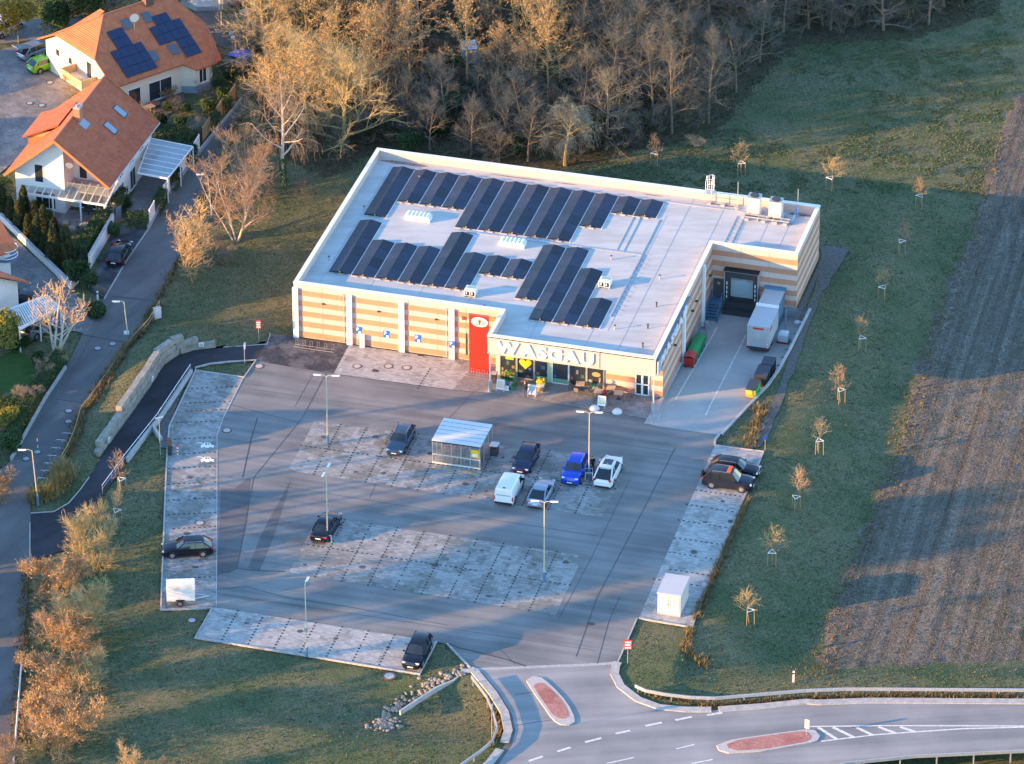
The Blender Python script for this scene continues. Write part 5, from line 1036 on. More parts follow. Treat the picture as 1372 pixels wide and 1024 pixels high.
def trolleyrow(x, y0, n, lb):
    tr = thing('trolley_row', lb, 'shopping trolleys', S(19.5+x,-19.15+y0,.02), TH, 'rows of nested trolleys in the shelter')
    for i in range(n):
        y = i*.26; b = MB()
        for z in (.45,.65,.9): b.tube([(-.27,y,z),(.27,y,z),(.24,y+.75,z-.05),(-.24,y+.75,z-.05),(-.27,y,z)], .012, 3)
        for xx in (-.27,-.13,0,.13,.27): b.tube([(xx,y,.45),(xx,y,.9)], .01, 3)
        for xx in (-.25,.25): b.tube([(xx,y,.9),(xx,y-.12,1.02)], .016, 3); b.tube([(xx,y,.45),(xx,y+.05,.12),(xx,y+.75,.12)], .016, 3)
        o = b.build('trolley', M_galv, tr); MB().tube([(-.27,y-.12,1.03),(.27,y-.12,1.03)], .022, 5).build('handle', M_red if i % 2 else M_dark, o)
for k, x in enumerate((.6,1.45,2.3,3.15,4.0)): trolleyrow(x, .5, 9+(k*3) % 5, f"{['leftmost','second from the left','middle','second from the right','rightmost'][k]} nested trolley row under the shelter roof")
t = thing('waste_bin', 'dark litter bin beside the trolley shelter', 'litter bin', S(24.75,-16.4,.014), TH); MB().b2((-.35,-.35,.1), (.35,.35,1.2)).build('body', M_dark, t); MB().b2((-.4,-.4,1.2), (.4,.4,1.3)).build('lid', mat('bin_lid_pale', (.5,.55,.6), .5), t); MB().b2((-.3,-.3,0), (.3,.3,.1)).build('foot', M_galv, t)
MB().b2((-.25,-.37,.85), (.25,-.351,1.08)).build('slot', M_black, t)
# ------------------------------------------------------------------ signs, posts, small street furniture
def signpost(px, py, H, w_, h_, m, label, cat='sign', rz=0.0, rows=0, m2=None):
    c = at(px, py); t = thing('sign', label, cat, (c.x, c.y, 0), rz)
    MB().tube([(0,0,0),(0,0,H)], .035, 6).build('post', M_galv, t); bd = MB().b2((-w_/2,-.06,H-h_), (w_/2,-.036,H)).build('board', m, t); MB().b2((-.06,-.04,H-h_*.6), (.06,.04,H-h_*.4)).build('clamp', M_galv, t)
    for k in range(rows): MB().b2((-w_*.38,-.072,H-h_*(.16+k*.84/rows)-h_*.5/rows), (w_*.38*(1-.2*(k % 2)),-.061,H-h_*(.16+k*.84/rows))).build('print', m2 or M_wmetal, bd)
    return t
signpost(347,459,2.5,.5,.9,mat('sign_red', (.55,.06,.05), .5),'red notice board on a post in the grass left of the store',rows=3)
signpost(841,889,2.5,.7,1.0,mat('sign_red', (.55,.06,.05), .5),'red and white notice board at the car park exit kerb',rows=3)
signpost(328,487,2.3,.35,.7,M_wmetal,'narrow white sign at the kerb of the dark footpath',rz=1.2)
signpost(1025,604,1.6,.5,.35,mat('sign_blue', (.02,.14,.6), .5),'small post with a pale blue top at the right bays corner',rz=.8)
signpost(659,990,3.6,.5,.9,M_galv,'grey sign seen edge on beside the curving guard rail',rz=1.3); signpost(215,610,4.2,.8,.12,M_wmetal,'tall T shaped sign post by the white path wall',rz=.4)
signpost(1081,986,1.7,.4,.9,mat('beacon', (.75,.68,.5), .5),'yellow white beacon post on the right tip of the long red island',rz=-.4)
c = at(49,600); t = thing('delineator', 'red and white striped post beyond the corner street lamp', 'post', (c.x+.1, c.y, 0)); MB().cyl((0,0,0), .06, .35, 8).cyl((0,0,.7), .06, .35, 8).build('white_band', M_wmetal, t); MB().cyl((0,0,.35), .06, .35, 8).cyl((0,0,1.05), .06, .35, 8).build('red_band', M_red, t)
c = at(238,609); t = thing('delineator', 'red and white striped bollard on the charging bay', 'bollard', (c.x, c.y, 0))
for k in range(3): MB().cyl((0,0,k*.32), .09, .17, 8).build('white_band', M_wmetal, t); MB().cyl((0,0,k*.32+.17), .09, .15, 8).build('red_band', M_red, t)
c = at(227.5,609); t = thing('charging_station', 'dark charging column at the edge of the left bays', 'charging station', (c.x, c.y, 0)); MB().b2((-.2,-.2,0), (.2,.2,1.75)).build('column', M_dark, t); MB().b2((.2,-.14,1.2), (.215,.14,1.55)).build('screen', M_glass, t); MB().tube([(.2,-.1,1.0),(.35,-.1,.6),(.22,-.1,.4)], .025, 5).build('cable', M_black, t)
for px, py, lb in ((1063,914,'white roadside marker post in the grass above the right guard rail'),(131,404,'thin white marker post at the shrub bed by the driveway')):
    c = atg(px, py); t = thing('marker_post', lb, 'post', (c.x, c.y, c.z)); MB().b2((-.09,-.06,0), (.09,.06,1.15)).build('shaft', M_wmetal, t); MB().b2((-.095,-.065,.85), (.095,.065,1.0)).build('band', M_dark, t)
c = at(211,426); t = thing('utility_cabinet', 'narrow white utility box at the street fence', 'cabinet', (c.x, c.y, 0), .5); MB().b2((-.35,-.2,0), (.35,.2,1.1)).build('housing', M_wmetal, t); MB().b2((-.39,-.24,1.1), (.39,.24,1.16)).build('lid', M_conc, t); MB().b2((-.3,-.215,.1), (.3,-.201,1.0)).build('door', mat('cabinet_white', (.76,.74,.70), .6), t)
# cycle stands
def hoops(pts, label, grp, w_=1.1, h=.85, ang=0.0, m=M_alu):
    for i, (px, py) in enumerate(pts):
        c = at(px, py); t = thing('cycle_stand', label[i], 'cycle stand', (c.x, c.y, 0), ang, grp); MB().tube([(-w_/2,0,0),(-w_/2,0,h-.1),(-w_/2+.1,0,h),(w_/2-.1,0,h),(w_/2,0,h-.1),(w_/2,0,0)], .03, 6).build('hoop', m, t); MB().box((-w_/2,0,.01), (.16,.16,.02)).box((w_/2,0,.01), (.16,.16,.02)).build('foot_plate', M_galv, t)
hoops([(90.5,592),(82,601),(75,611.5),(70.5,622),(66,632),(61,642),(57.5,652)], [f"{n} cycle hoop by the street bend" for n in ('topmost','second from top','third from top','middle fourth','fifth from top','sixth from top','lowest, sunlit')], 'cycle hoops at the street bend', 1.0, .95, -.12)
def rack(px0, py0, px1, py1, n, label):
    a, b_ = at(px0, py0), at(px1, py1); d = b_-a; t = thing('cycle_rack', label, 'cycle rack', (a.x, a.y, .014), math.atan2(d.y, d.x)); L_ = d.length
    MB().b2((-.2,-.03,.05), (L_+.2,.03,.1)).b2((-.2,.45,.05), (L_+.2,.5,.1)).build('ground_rail', M_alu, t)
    for i in range(n):
        x = i*L_/(n-1); MB().tube([(x-.12,.45,.08),(x-.12,.45,.7),(x+.12,.45,.7),(x+.12,.45,.08)], .022, 5).tube([(x-.05,-.02,.08),(x-.05,.46,.35)], .015, 4).build('wheel_holder', M_alu, t)
rack(396,466,444,473,6,'white cycle rack on the dark paving at the left corner of the store'); rack(624,504.5,653,509,5,'silver cycle rack in front of the red panel')
# ------------------------------------------------------------------ entrance: flowers, boards, tables, people
def at_(px, py): p = at(px, py); return (p.x, p.y, .016)
def aboard(px, py, label, m):
    t = thing('pavement_sign', label, 'pavement sign', at_(px, py), TH)
    for s_ in (-1, 1): f = MB(); f.add([(-.35,s_*.28,.25),(.35,s_*.28,.25),(.35,s_*.04,1.15),(-.35,s_*.04,1.15)], [(0,1,2,3)]); o = f.build('panel', M_wmetal, t); MB().bar((-.37,s_*.3,0), (-.37,s_*.03,1.18), .04, .04).bar((.37,s_*.3,0), (.37,s_*.03,1.18), .04, .04).bar((-.37,s_*.03,1.16), (.37,s_*.03,1.16), .04, .04).build('frame', M_wmetal, o)
    f = MB(); f.add([(-.28,-.272,.4),(.28,-.272,.4),(.28,-.085,1.05),(-.28,-.085,1.05)], [(0,1,2,3)]); f.build('poster', m, t)
aboard(671,523,'white pavement sign with a pale poster left of the shop door',mat('poster_peach', (.7,.52,.4), .6)); aboard(713,530,'white pavement sign with a blue grey poster beside the yellow flowers',mat('poster_blue', (.42,.5,.58), .6)); aboard(806.5,545,'white pavement sign at the cafe tables',mat('poster_green', (.42,.52,.42), .6))
def blossoms(b, c, r, n, z0, z1, rr):
    for i in range(n):
        a = rr.random()*6.28; q = r*math.sqrt(rr.random()); b.ball((c[0]+q*math.cos(a), c[1]+q*math.sin(a), z0+(z1-z0)*rr.random()), .07+.05*rr.random(), 5, 3)
t = thing('flower_stand', 'tiered flower stand with green and mixed blossoms left of the entrance', 'flower stand', at_(679,519), TH)
MB().b2((-.7,-.5,.35), (.7,.0,.42)).b2((-.7,0,.65), (.7,.5,.72)).b2((-.7,.5,.95), (.7,.95,1.02)).b2((-.7,-.5,0), (-.62,.95,.35)).b2((.62,-.5,0), (.7,.95,.35)).build('shelf', mat('stand_green', (.03,.3,.1), .5), t)
rr = random.Random(4)
for nm, m, y, z, n in (('blossom',mat('petal_mauve', (.35,.3,.55), .7),-.25,.45,26),('blossom',mat('petal_orange', (.6,.3,.06), .7),.7,1.05,20),('foliage',M_hedge,.25,.75,26),('foliage',mat('leaf_light', (.12,.22,.03), .8),.75,1.15,22)):
    b = MB(); 
    for i in range(n): b.ball((rr.uniform(-.62,.62), y+rr.uniform(-.2,.2), z+rr.uniform(0,.25)), .07+.05*rr.random(), 5, 3)
    b.build(nm, m, t)
MB().b2((-.5,-.62,0), (.35,-.52,.5)).build('price_board', M_wmetal, t)
t = thing('flower_crate', 'wooden crate of yellow flowers by the shop door', 'flower crate', at_(724,523), TH); MB().b2((-.35,-.35,0), (.35,.35,.55)).build('crate', M_wood_l, t); MB().b2((-.4,-.4,.55), (.4,.4,.65)).build('tray', M_wmetal, t)
b = MB(); blossoms(b, (0,0), .42, 34, .75, 1.25, rr); b.build('blossom', mat('petal_yellow', (.85,.55,.02), .7), t); b = MB(); blossoms(b, (-.35,.1), .35, 14, .65, 1.0, rr); b.build('foliage', M_hedge, t)
t = thing('litter_bin', 'dark litter bin beside the red panel', 'litter bin', at_(662,512.5), TH); MB().b2((-.22,-.22,0), (.22,.22,1.0)).build('body', M_dark, t); MB().b2((-.26,-.26,1.0), (.26,.26,1.1)).build('lid', M_galv, t); MB().b2((-.15,-.235,.7), (.15,-.221,.85)).build('slot', M_black, t)
def table(px, py, lb, rz):
    t = thing('cafe_table', lb, 'table', at_(px, py), rz, 'cafe tables on the entrance paving'); MB().b2((-.42,-.42,.7), (.42,.42,.74)).build('tabletop', mat('table_top', (.55,.46,.36), .5), t); MB().cyl((0,0,.03), .04, .67, 8).build('column', M_dark, t); MB().box((0,0,.02), (.6,.08,.04), .78).box((0,0,.021), (.6,.08,.04), -.78).build('foot', M_dark, t)
def chair(px, py, lb, rz, m=None):
    m = m or mat('chair_wicker', (.2,.17,.15), .7); t = thing('cafe_chair', lb, 'chair', at_(px, py), rz, 'cafe chairs on the entrance paving'); MB().b2((-.22,-.22,.42), (.22,.22,.47)).build('seat', m, t)
    b = MB(); b.add([(-.22,.2,.5),(.22,.2,.5),(.22,.29,.88),(-.22,.29,.88),(-.22,.23,.5),(.22,.23,.5),(.22,.32,.88),(-.22,.32,.88)], [(0,1,2,3),(7,6,5,4),(0,4,5,1),(2,6,7,3),(1,5,6,2),(3,7,4,0)]); b.build('backrest', m, t)
    for x in (-.2,.2):
        for y in (-.2,.2): MB().tube([(x,y,0),(x,y,.42)], .02, 5).build('leg', M_dark, t)
table(777.5,523,'tilted square cafe table in front of the shop windows',TH+.2); table(802,533,'cafe table where the people sit',TH); table(818.5,528.5,'cafe table against the tan wall',TH+.1); table(829,535,'cafe table right of the seated people',TH)
CP = [(766,522,'leftmost cafe chair by the shop windows',TH+1.4),(773,529,'cafe chair in front of the tilted table',TH+3.0),(788,522,'cafe chair right of the tilted table',TH-1.5),(799,539.5,'cafe chair left front of the occupied table',TH+3.3),(834.5,538,'cafe chair right front of the rightmost table',TH-2.0),(843,534,'dark wicker chair at the right end of the cafe',TH-1.4),(792,531.5,'cafe chair left of the occupied table',TH+1.6),(803.5,526.5,'chair under the person in dark clothes',TH),(811.5,534.5,'chair under the person in the red jacket',TH-1.5)]
for a in CP: chair(*a)
for px, py, lb in ((796.8,548.5,'left white dome bollard at the entrance kerb'),(827,553,'right white dome bollard at the entrance kerb')):
    t = thing('dome_bollard', lb, 'bollard', at_(px, py), 0, 'white dome bollards'); MB().ball((0,0,.05), (.48,.48,.36), 16, 6, half=True).build('dome', mat('stone_white', (.7,.68,.65), .8), t); MB().cyl((0,0,0), .5, .06, 16).build('base_ring', M_conc, t)

M_skin = mat('skin', (.52,.3,.2), .6); M_trou = mat('trousers_dark', (.03,.04,.065), .9); M_jbl = mat('jacket_black', (.015,.017,.022), .85); M_jred = mat('jacket_red', (.55,.03,.03), .8); M_shoe = mat('shoe', (.02,.02,.02), .6)
def person(label, loc, rz, J, T, hair, pose='stand', headcol=None):
    """one continuous skinned body; clothing regions by material, hair a child"""
    t = thing('person', label, 'person', loc, rz); V = []; E = []; Rr = []; K = {}
    def n(k, p, r, par=None):
        K[k] = len(V); V.append(p); Rr.append(r)
        if par: E.append((K[par], K[k]))
    if pose == 'stand': hip = .92; kn = lambda s: (s*.11,.02*s,.5); an = lambda s: (s*.12,-.02*s+.02,.09); toe = lambda s: (s*.14,-.16,.05); hp = (0,0,hip)
    else: hip = .55; kn = lambda s: (s*.12,-.42,.54); an = lambda s: (s*.13,-.40,.1); toe = lambda s: (s*.14,-.56,.05); hp = (0,0,hip)
    n('pelvis', hp, (.155,.115)); n('waist', (0,.01,hip+.18), (.15,.105), 'pelvis'); n('chest', (0,.015,hip+.38), (.185,.12), 'waist'); n('base', (0,.02,hip+.53), (.1,.085), 'chest'); n('neck', (0,.005,hip+.6), (.055,.055), 'base'); n('jaw', (0,-.015,hip+.665), (.07,.085), 'neck'); n('skull', (0,0,hip+.76), (.082,.1), 'jaw'); n('crown', (0,.005,hip+.83), (.055,.065), 'skull')
    for s, q in ((-1,'l'), (1,'r')):
        n('hip'+q, (s*.09,0,hip-.05), (.095,.1), 'pelvis'); n('knee'+q, kn(s), (.062,.065), 'hip'+q); n('ank'+q, an(s), (.045,.05), 'knee'+q); n('toe'+q, toe(s), (.045,.035), 'ank'+q)
        n('sho'+q, (s*.2,.02,hip+.47), (.07,.07), 'chest')
        if pose == 'stand': n('elb'+q, (s*.25,.05,hip+.19), (.048,.05), 'sho'+q); n('wri'+q, (s*.2,-.1,hip+.02), (.034,.034), 'elb'+q); hd = Vector((-s*.1,-.45,-.9))
        else: n('elb'+q, (s*.26,-.05,hip+.2), (.048,.05), 'sho'+q); n('wri'+q, (s*.14,-.3,hip+.24), (.034,.034), 'elb'+q); hd = Vector((-s*.4,-.9,-.05))
        w0 = Vector(V[K['wri'+q]]); hd.normalize(); sd_ = Vector((0,0,1)).cross(hd).normalized() if abs(hd.z) < .8 else Vector((1,0,0)); n('palm'+q, tuple(w0+hd*.07), (.036,.02), 'wri'+q)
        for f, (o, ln) in enumerate(((-.03,.07),(-.01,.085),(.012,.08),(.032,.062))):
            a = w0+hd*.1+sd_*o; n(f'f{f}'+q, tuple(a), (.009,.009), 'palm'+q); n(f'g{f}'+q, tuple(a+hd*ln+Vector((0,.01,-.012))), (.007,.007), f'f{f}'+q)
        a = w0+hd*.045+sd_*.05*s; n('th'+q, tuple(a), (.011,.011), 'palm'+q); n('ti'+q, tuple(a+hd*.05+sd_*.012*s), (.008,.008), 'th'+q)
    me = bpy.data.meshes.new('body'); me.from_pydata(V, E, []); o = link('body', me, t)
    m = o.modifiers.new('skin', 'SKIN'); 
    for i, sv in enumerate(me.skin_vertices[0].data): sv.radius = Rr[i]; sv.use_root = (i == 0)
    s2 = o.modifiers.new('sub', 'SUBSURF'); s2.levels = 1; s2.render_levels = 1
    dg = bpy.context.evaluated_depsgraph_get(); dg.update(); nm = bpy.data.meshes.new_from_object(o.evaluated_get(dg)); o.modifiers.clear(); o.data = nm; nm.name = 'body'
    nm.materials.clear()
    for mm in (J, T, M_skin, M_shoe): nm.materials.append(mm)
    for pl in nm.polygons:
        c = pl.center; pl.use_smooth = True
        armhand = abs(c.x) > .13 and (c.z < hip+.06 if pose == 'stand' else (c.y < -.28 and c.z > hip+.12))
        near = min((c-Vector(V[K['palm'+q]])).length for q in 'lr')
        if c.z > hip+.575 or near < .1: pl.material_index = 2
        elif c.z < .1: pl.material_index = 3
        elif (c.z < hip-.02 and pose == 'stand') or (pose != 'stand' and (c.y < -.14 and c.z < hip+.1 or c.z < hip-.06)): pl.material_index = 1
        else: pl.material_index = 0
    z = hip+.76; h = MB().ball((0,.018,z+.015), (.092,.105,.1), 12, 6, half=True); h.add([(x,.07+.03*abs(x)*0,zz) for x, zz in ((-.08,z+.02),(.08,z+.02),(.065,z-.1),(-.065,z-.1))], [(0,1,2,3)]); h.ball((0,.045,z-.02), (.085,.075,.085), 10, 5); h.build('hair', hair, t, smooth=True)
    e = MB()
    for s in (-1, 1): e.ball((s*.032,-.093,z), .011, 6, 4)
    e.build('eye', M_black, t); MB().loft([[(-.014,-.092,z+.0),(.014,-.092,z+.0),(.006,-.1,z-.0)],[(-.02,-.095,z-.045),(.02,-.095,z-.045),(0,-.122,z-.04)]]).build('nose', M_skin, t); MB().box((0,-.093,z-.075), (.05,.01,.01)).build('mouth', mat('lip', (.4,.15,.12), .6), t)
    for s in (-1, 1): MB().ball((s*.088,.01,z-.015), (.012,.022,.035), 6, 4).build('ear', M_skin, t)
    return t
M_hb = mat('hair_brown', (.12,.07,.04), .8); M_hg = mat('hair_grey', (.45,.42,.4), .8); M_hd = mat('hair_blond', (.42,.27,.13), .8)
person('person in black top and jeans standing on the entrance paving', at_(703.5,532.5), TH+2.6, M_jbl, mat('jeans_blue', (.04,.07,.16), .9), M_hd)
person('person in black clothes standing between the lamp post and the white SUV', (at(794,633).x, at(794,633).y, .02), TH+.6, M_jbl, M_trou, M_hb)
person('grey haired person in dark clothes seated behind the cafe table', at_(803.5,527), TH, mat('jacket_navy', (.04,.06,.1), .9), M_trou, M_hg, 'sit')
person('person in a bright red jacket seated at the cafe table', at_(810.5,535), TH-1.5, M_jred, M_trou, M_hb, 'sit')
# ------------------------------------------------------------------ guard rails, islands, walls and fences along the roads
def guardrail(pts, label, zt=.75, every=3.2):
    P = A2(pts, zt-.1); c = P[0]; t = thing('guard_rail', label, 'guard rail', (c.x, c.y, 0)); off = (c.x, c.y, 0); Q = [(p.x, p.y) for p in P]
    for i, (z0, z1, w_) in enumerate(((zt-.3,zt-.17,.1),(zt-.17,zt-.13,.05),(zt-.13,zt,.1))): MB().strip(Q, w_, z0, z1).build('beam', M_galv, t, off)
    acc = 0; nxt = .3
    for a, b_ in zip(P[:-1], P[1:]):
        L_ = (b_-a).length
        while nxt <= acc+L_: q = a.lerp(b_, (nxt-acc)/L_); MB().box((q.x+.02,q.y+.09,(zt-.1)/2-.3), (.12,.08,zt+.5)).build('post', M_galv, t, off); nxt += every
        acc += L_
guardrail([(850.9,918.5),(865,925),(890.8,930),(924.3,934),(957.8,935.2),(1012,930.6),(1080,925),(1133.5,923),(1198,923),(1372,924.3),(1480,926)],'long guard rail along the upper edge of the main road')
guardrail([(631.6,906.3),(642,920),(652.6,934.3),(660.7,954),(666,974),(659.5,992.6),(643.2,1006.6),(620,1023),(590,1045)],'curved guard rail left of the junction')
guardrail([(1060,1040),(1138.6,1022),(1226,1013),(1300,1009.5),(1372,1006),(1480,1003)],'guard rail along the lower edge of the main road')
c = at(29.7,883); t = thing('handrail', 'pale railing beside the shaded street at the bottom left', 'railing', (c.x, c.y, 0)); P = A2([(29.7,890),(27,925),(24,965),(19.3,1024),(16,1060)]); off = (c.x, c.y, 0)
for z in (.45,.9): MB().tube([(p.x,p.y,z) for p in P], .05, 6).build('rail', M_wmetal, t, off)
for i in range(5): MB().tube([(P[i].x,P[i].y,-.1),(P[i].x,P[i].y,.95)], .04, 6).build('post', M_wmetal, t, off)
def island(px, label, brick, scale=.78):
    P = A2(px); cx_ = sum((p for p in P), Vector())/len(P); t = thing('traffic_island', label, 'traffic island', (cx_.x, cx_.y, 0)); off = (cx_.x, cx_.y, 0)
    MB().prism(P, -.05, .1).build('kerb', mat('island_kerb', (.48,.45,.42), .85, (.4,.38,.36), 3.0), t, off)
    Q = [cx_+(p-cx_)*scale for p in P]; MB().prism(Q, .0, .115).build('paving', brick, t, off)
M_brick = paving('island_brick', (.40,.16,.13), (.3,.12,.1), (.48,.24,.2), .4, .2, .1, .6)
island([(705,913),(713,907.5),(725,908.6),(734,915.6),(744,925),(755,936.6),(763,948),(769,960),(770,968),(762,972.7),(750.6,971.6),(743,967),(736.5,960),(727,946),(715,929)],'drop shaped traffic island with red brick paving in the junction',M_brick,.74)
island([(960,999.7),(981,992),(1030,985),(1080,978.5),(1092,979.5),(1098.7,987),(1095,993),(1087,996),(1020,1007.6),(976,1010),(963,1006)],'long traffic island with red paving on the main road',M_brick,.82)
# block retaining wall, each block its own part
c = WALLTOP[0]; t = thing('block_wall', 'stepped retaining wall of large concrete blocks along the dark footpath', 'retaining wall', (c.x, c.y, 0))
bm_ = MB().box((0,0,.29), (1.18,.6,.58)); bo = bm_.build('concrete_block', M_block, t); bme = bo.data; bpy.data.objects.remove(bo)
rb = random.Random(5)
def along(P, s):
    acc = 0
    for a, b_ in zip(P[:-1], P[1:]):
        L_ = (b_-a).length
        if s <= acc+L_: return a.lerp(b_, (s-acc)/L_), (b_-a).normalized(), None
        acc += L_
    return P[-1], (P[-1]-P[-2]).normalized(), None
tot = sum((b_-a).length for a, b_ in zip(WALLTOP[:-1], WALLTOP[1:]))
for tier in range(3):
    lo, hi = ((0, tot), (.8, tot-1.3), (6.5, tot-2.7))[tier]; n = int((hi-lo)/1.2)
    for k in range(n):
        p_, d_, _ = along(WALLTOP, lo+.6+k*1.2); nn = Vector((-d_.y, d_.x, 0)); q = p_+nn*(.32+.10*tier+rb.uniform(-.02,.02))-c
        o = link('concrete_block', bme, t); o.location = (q.x, q.y, tier*.6+rb.uniform(-.01,.012)); o.rotation_euler = (0, 0, math.atan2(d_.y, d_.x)+rb.uniform(-.02,.02))
for px, py, lb in ((213,508,'small white box on the block wall facing the path, middle'),(140.5,588,'small white box at the lower end of the block wall'),(265.5,451,'small white box on the upper bend of the block wall')):
    p = at(px, py, .6); bs = min((tot*k/300 for k in range(301)), key=lambda q: (along(WALLTOP, min(q, tot*.999))[0]-Vector((p.x, p.y, 0))).length); p_, d_, _ = along(WALLTOP, min(bs, tot*.999)); nn = Vector((-d_.y, d_.x, 0)); q = p_-nn*.02
    s = thing('wall_light', lb, 'wall light', (q.x, q.y, .35), math.atan2(d_.y, d_.x)); MB().b2((-.24,-.06,0), (.24,.05,.42)).build('housing', M_wmetal, s); MB().b2((-.18,-.075,.06), (.18,-.061,.36)).build('lens', M_conc, s)
# path wall with railing
PWL = A2([(170.6,619),(195,586),(212.8,566),(235,533),(257,500)]); c = PWL[0]; t = thing('path_wall', 'low white wall with a steel railing between footpath and left bays', 'wall', (c.x, c.y, 0)); off = (c.x, c.y, 0)
V = []; b = MB(); b.strip(PWL, .22, -.1, .45); b.build('wall', M_conc, t, off)
pw = A2([(205,576),(216,590)]); MB().bar((pw[0].x,pw[0].y,.2), (pw[1].x,pw[1].y,.0), .25, .7).build('wing_wall', M_conc, t, off)
RL = A2([(139,662),(170.6,619),(212.8,566),(257,500)])
for z in (.98,): MB().tube([(p.x-.1,p.y,z+.0) for p in RL], .035, 6).build('handrail', M_wmetal, t, off)
MB().tube([(p.x-.1,p.y,.6) for p in RL], .02, 5).build('mid_rail', M_galv, t, off)
tl_ = sum((b_-a).length for a, b_ in zip(RL[:-1], RL[1:]))
for k in range(11): p_, d_, _ = along(RL, tl_*k/10*.999); MB().tube([(p_.x-.1,p_.y,0),(p_.x-.1,p_.y,.98)], .025, 5).build('post', M_galv, t, off)
# dark drystone strip at the corner of the left bays
psheet([(213,560),(228,545),(262,497),(246,520),(226,572),(224,600),(215,600)], 'gravel_strip', M_gravel, .0)
# street fence of thin rails with posts
def railfence(pts, label, H=1.0, every=2.2, m=M_wood_l):
    P = A2(pts); c = P[0]; t = thing('wooden_fence', label, 'fence', (c.x, c.y, 0)); off = (c.x, c.y, 0)
    for z in (.45,.9): MB().strip([(p.x,p.y) for p in P], .05, z*H, z*H+.1).build('rail', m, t, off)
    L_ = sum((b_-a).length for a, b_ in zip(P[:-1], P[1:])); n = int(L_/every)
    for k in range(n+1): p_, d_, _ = along(P, L_*k/n*.999); MB().box((p_.x,p_.y,.5*H), (.1,.1,1.05*H)).build('post', m, t, off)
railfence([(214,415),(199,440),(178,462),(158,490),(123,540),(109,557),(100,588),(93,604),(82,624)],'low timber rail fence along the outer edge of the street')
# rubble outfall in the basin
rb = random.Random(9); c = at(560,935); t = thing('rubble_channel', 'stone lined drainage channel running down to a rubble heap in the basin', 'stone channel', (c.x, c.y, 0)); off = (c.x, c.y, 0)
sb = MB(); 
stm = []
for k in range(3):
    r3 = random.Random(k); b = MB(); V = []; b.ball((0,0,0), (.2,.16,.12), 6, 4); b.v = [(x*(.8+.4*r3.random()), y*(.8+.4*r3.random()), z*(.8+.4*r3.random())) for x, y, z in b.v]; o = b.build('stone', M_stone, t); stm.append(o.data); bpy.data.objects.remove(o)
for i in range(230):
    if i < 130: s = rb.random(); px = 513+s*108+rb.gauss(0,1.2); py = 945-s*45+rb.gauss(0,4.0)-6*math.sin(s*3.1)
    else: px = 515+rb.gauss(0,9); py = 958+rb.gauss(0,5)
    p = at(px, py); z = float(hfun(np.array([p.x]), np.array([p.y]))[0]); o = link('stone', stm[i % 3], t); o.location = (p.x-c.x, p.y-c.y, z+.05); o.rotation_euler = (0, 0, rb.random()*6); s_ = rb.uniform(.6,1.35); o.scale = (s_, s_, s_)
b = MB(); P = A2([(536,952),(560,936),(585,920),(607,911),(618,903)]); b.strip(P, .16, -.5, -.02); b.build('edge_beam', M_conc, t, off); P = A2([(618,900),(636,899)]); MB().strip(P, .5, -.2, .12).build('outlet_slab', M_conc, t, off)
c = at(98,0)
# ------------------------------------------------------------------ houses
def window(parent, o, ax, up, w_, h_, m=None, bars=1, d=.06, name='window'):
    """window on a wall: o = lower middle point, ax = unit vector along the wall, outward normal = ax x up"""
    o = Vector(o); ax = Vector(ax); n = ax.cross(Vector((0,0,1))); b = MB(); M = Matrix((ax, n, Vector((0,0,1)))).transposed()
    def bx(B, x0, x1, z0, z1, t0, t1): B.box(o+ax*(x0+x1)/2+Vector((0,0,(z0+z1)/2))+n*(t0+t1)/2, (x1-x0, t1-t0, z1-z0), 0, 0, M)
    bx(b,-w_/2,-w_/2+.07,0,h_,.005,d); bx(b,w_/2-.07,w_/2,0,h_,.005,d); bx(b,-w_/2+.07,w_/2-.07,0,.07,.005,d); bx(b,-w_/2+.07,w_/2-.07,h_-.07,h_,.005,d); bx(b,-w_/2-.08,w_/2+.08,-.06,0,.005,d+.06)
    for k in range(bars): x = -w_/2+(k+1)*w_/(bars+1); bx(b,x-.035,x+.035,.07,h_-.07,.005,d-.01)
    f = b.build(name, M_wmetal, parent); p = MB(); bx(p,-w_/2+.07,w_/2-.07,.07,h_-.07,.004,.03); p.build('pane', m or M_glass, f); return f
E1 = at(145,251,4.6); HA = R(73.5)
t = thing('house', 'white gabled house with orange tiled roof, dormer and glass veranda', 'house', (E1.x, E1.y, 0), HA); hA = t
zr_ = lambda y: 4.6+.775*y if y < 5.68 else 9.0-.833*(y-5.68)
X0, XR, XB, X1, Y0, Y1, LX = 1.4, 3.0, 4.2, 14.2, .6, 10.6, 14.85
b = MB()
b.add([(X1,Y0,0),(X1,Y1,0),(X1,Y1,zr_(Y1)-.2),(X1,5.68,8.75),(X1,Y0,zr_(Y0)-.2)], [(0,1,2,3,4)])
b.add([(XR,Y0,0),(X1,Y0,0),(X1,Y0,zr_(Y0)-.2),(XB,Y0,zr_(Y0)-.2),(XB,Y0,2.6),(XR,Y0,2.6)], [(0,1,2,3,4,5)]); b.add([(X0,Y1,0),(X1,Y1,0),(X1,Y1,zr_(Y1)-.2),(X0,Y1,zr_(Y1)-.2)], [(0,1,2,3)])
b.add([(X0,5.3,0),(X0,Y1,0),(X0,Y1,zr_(Y1)-.2),(X0,5.68,8.75),(X0,5.3,zr_(5.3)-.2)], [(0,1,2,3,4)])
b.add([(XR,Y0,0),(XR,5.3,0),(XR,5.3,2.6),(XR,Y0,2.6)], [(0,1,2,3)]); b.add([(XB,Y0,2.6),(XB,5.3,2.6),(XB,5.3,zr_(5.3)-.2),(XB,Y0,zr_(Y0)-.2)], [(0,1,2,3)])
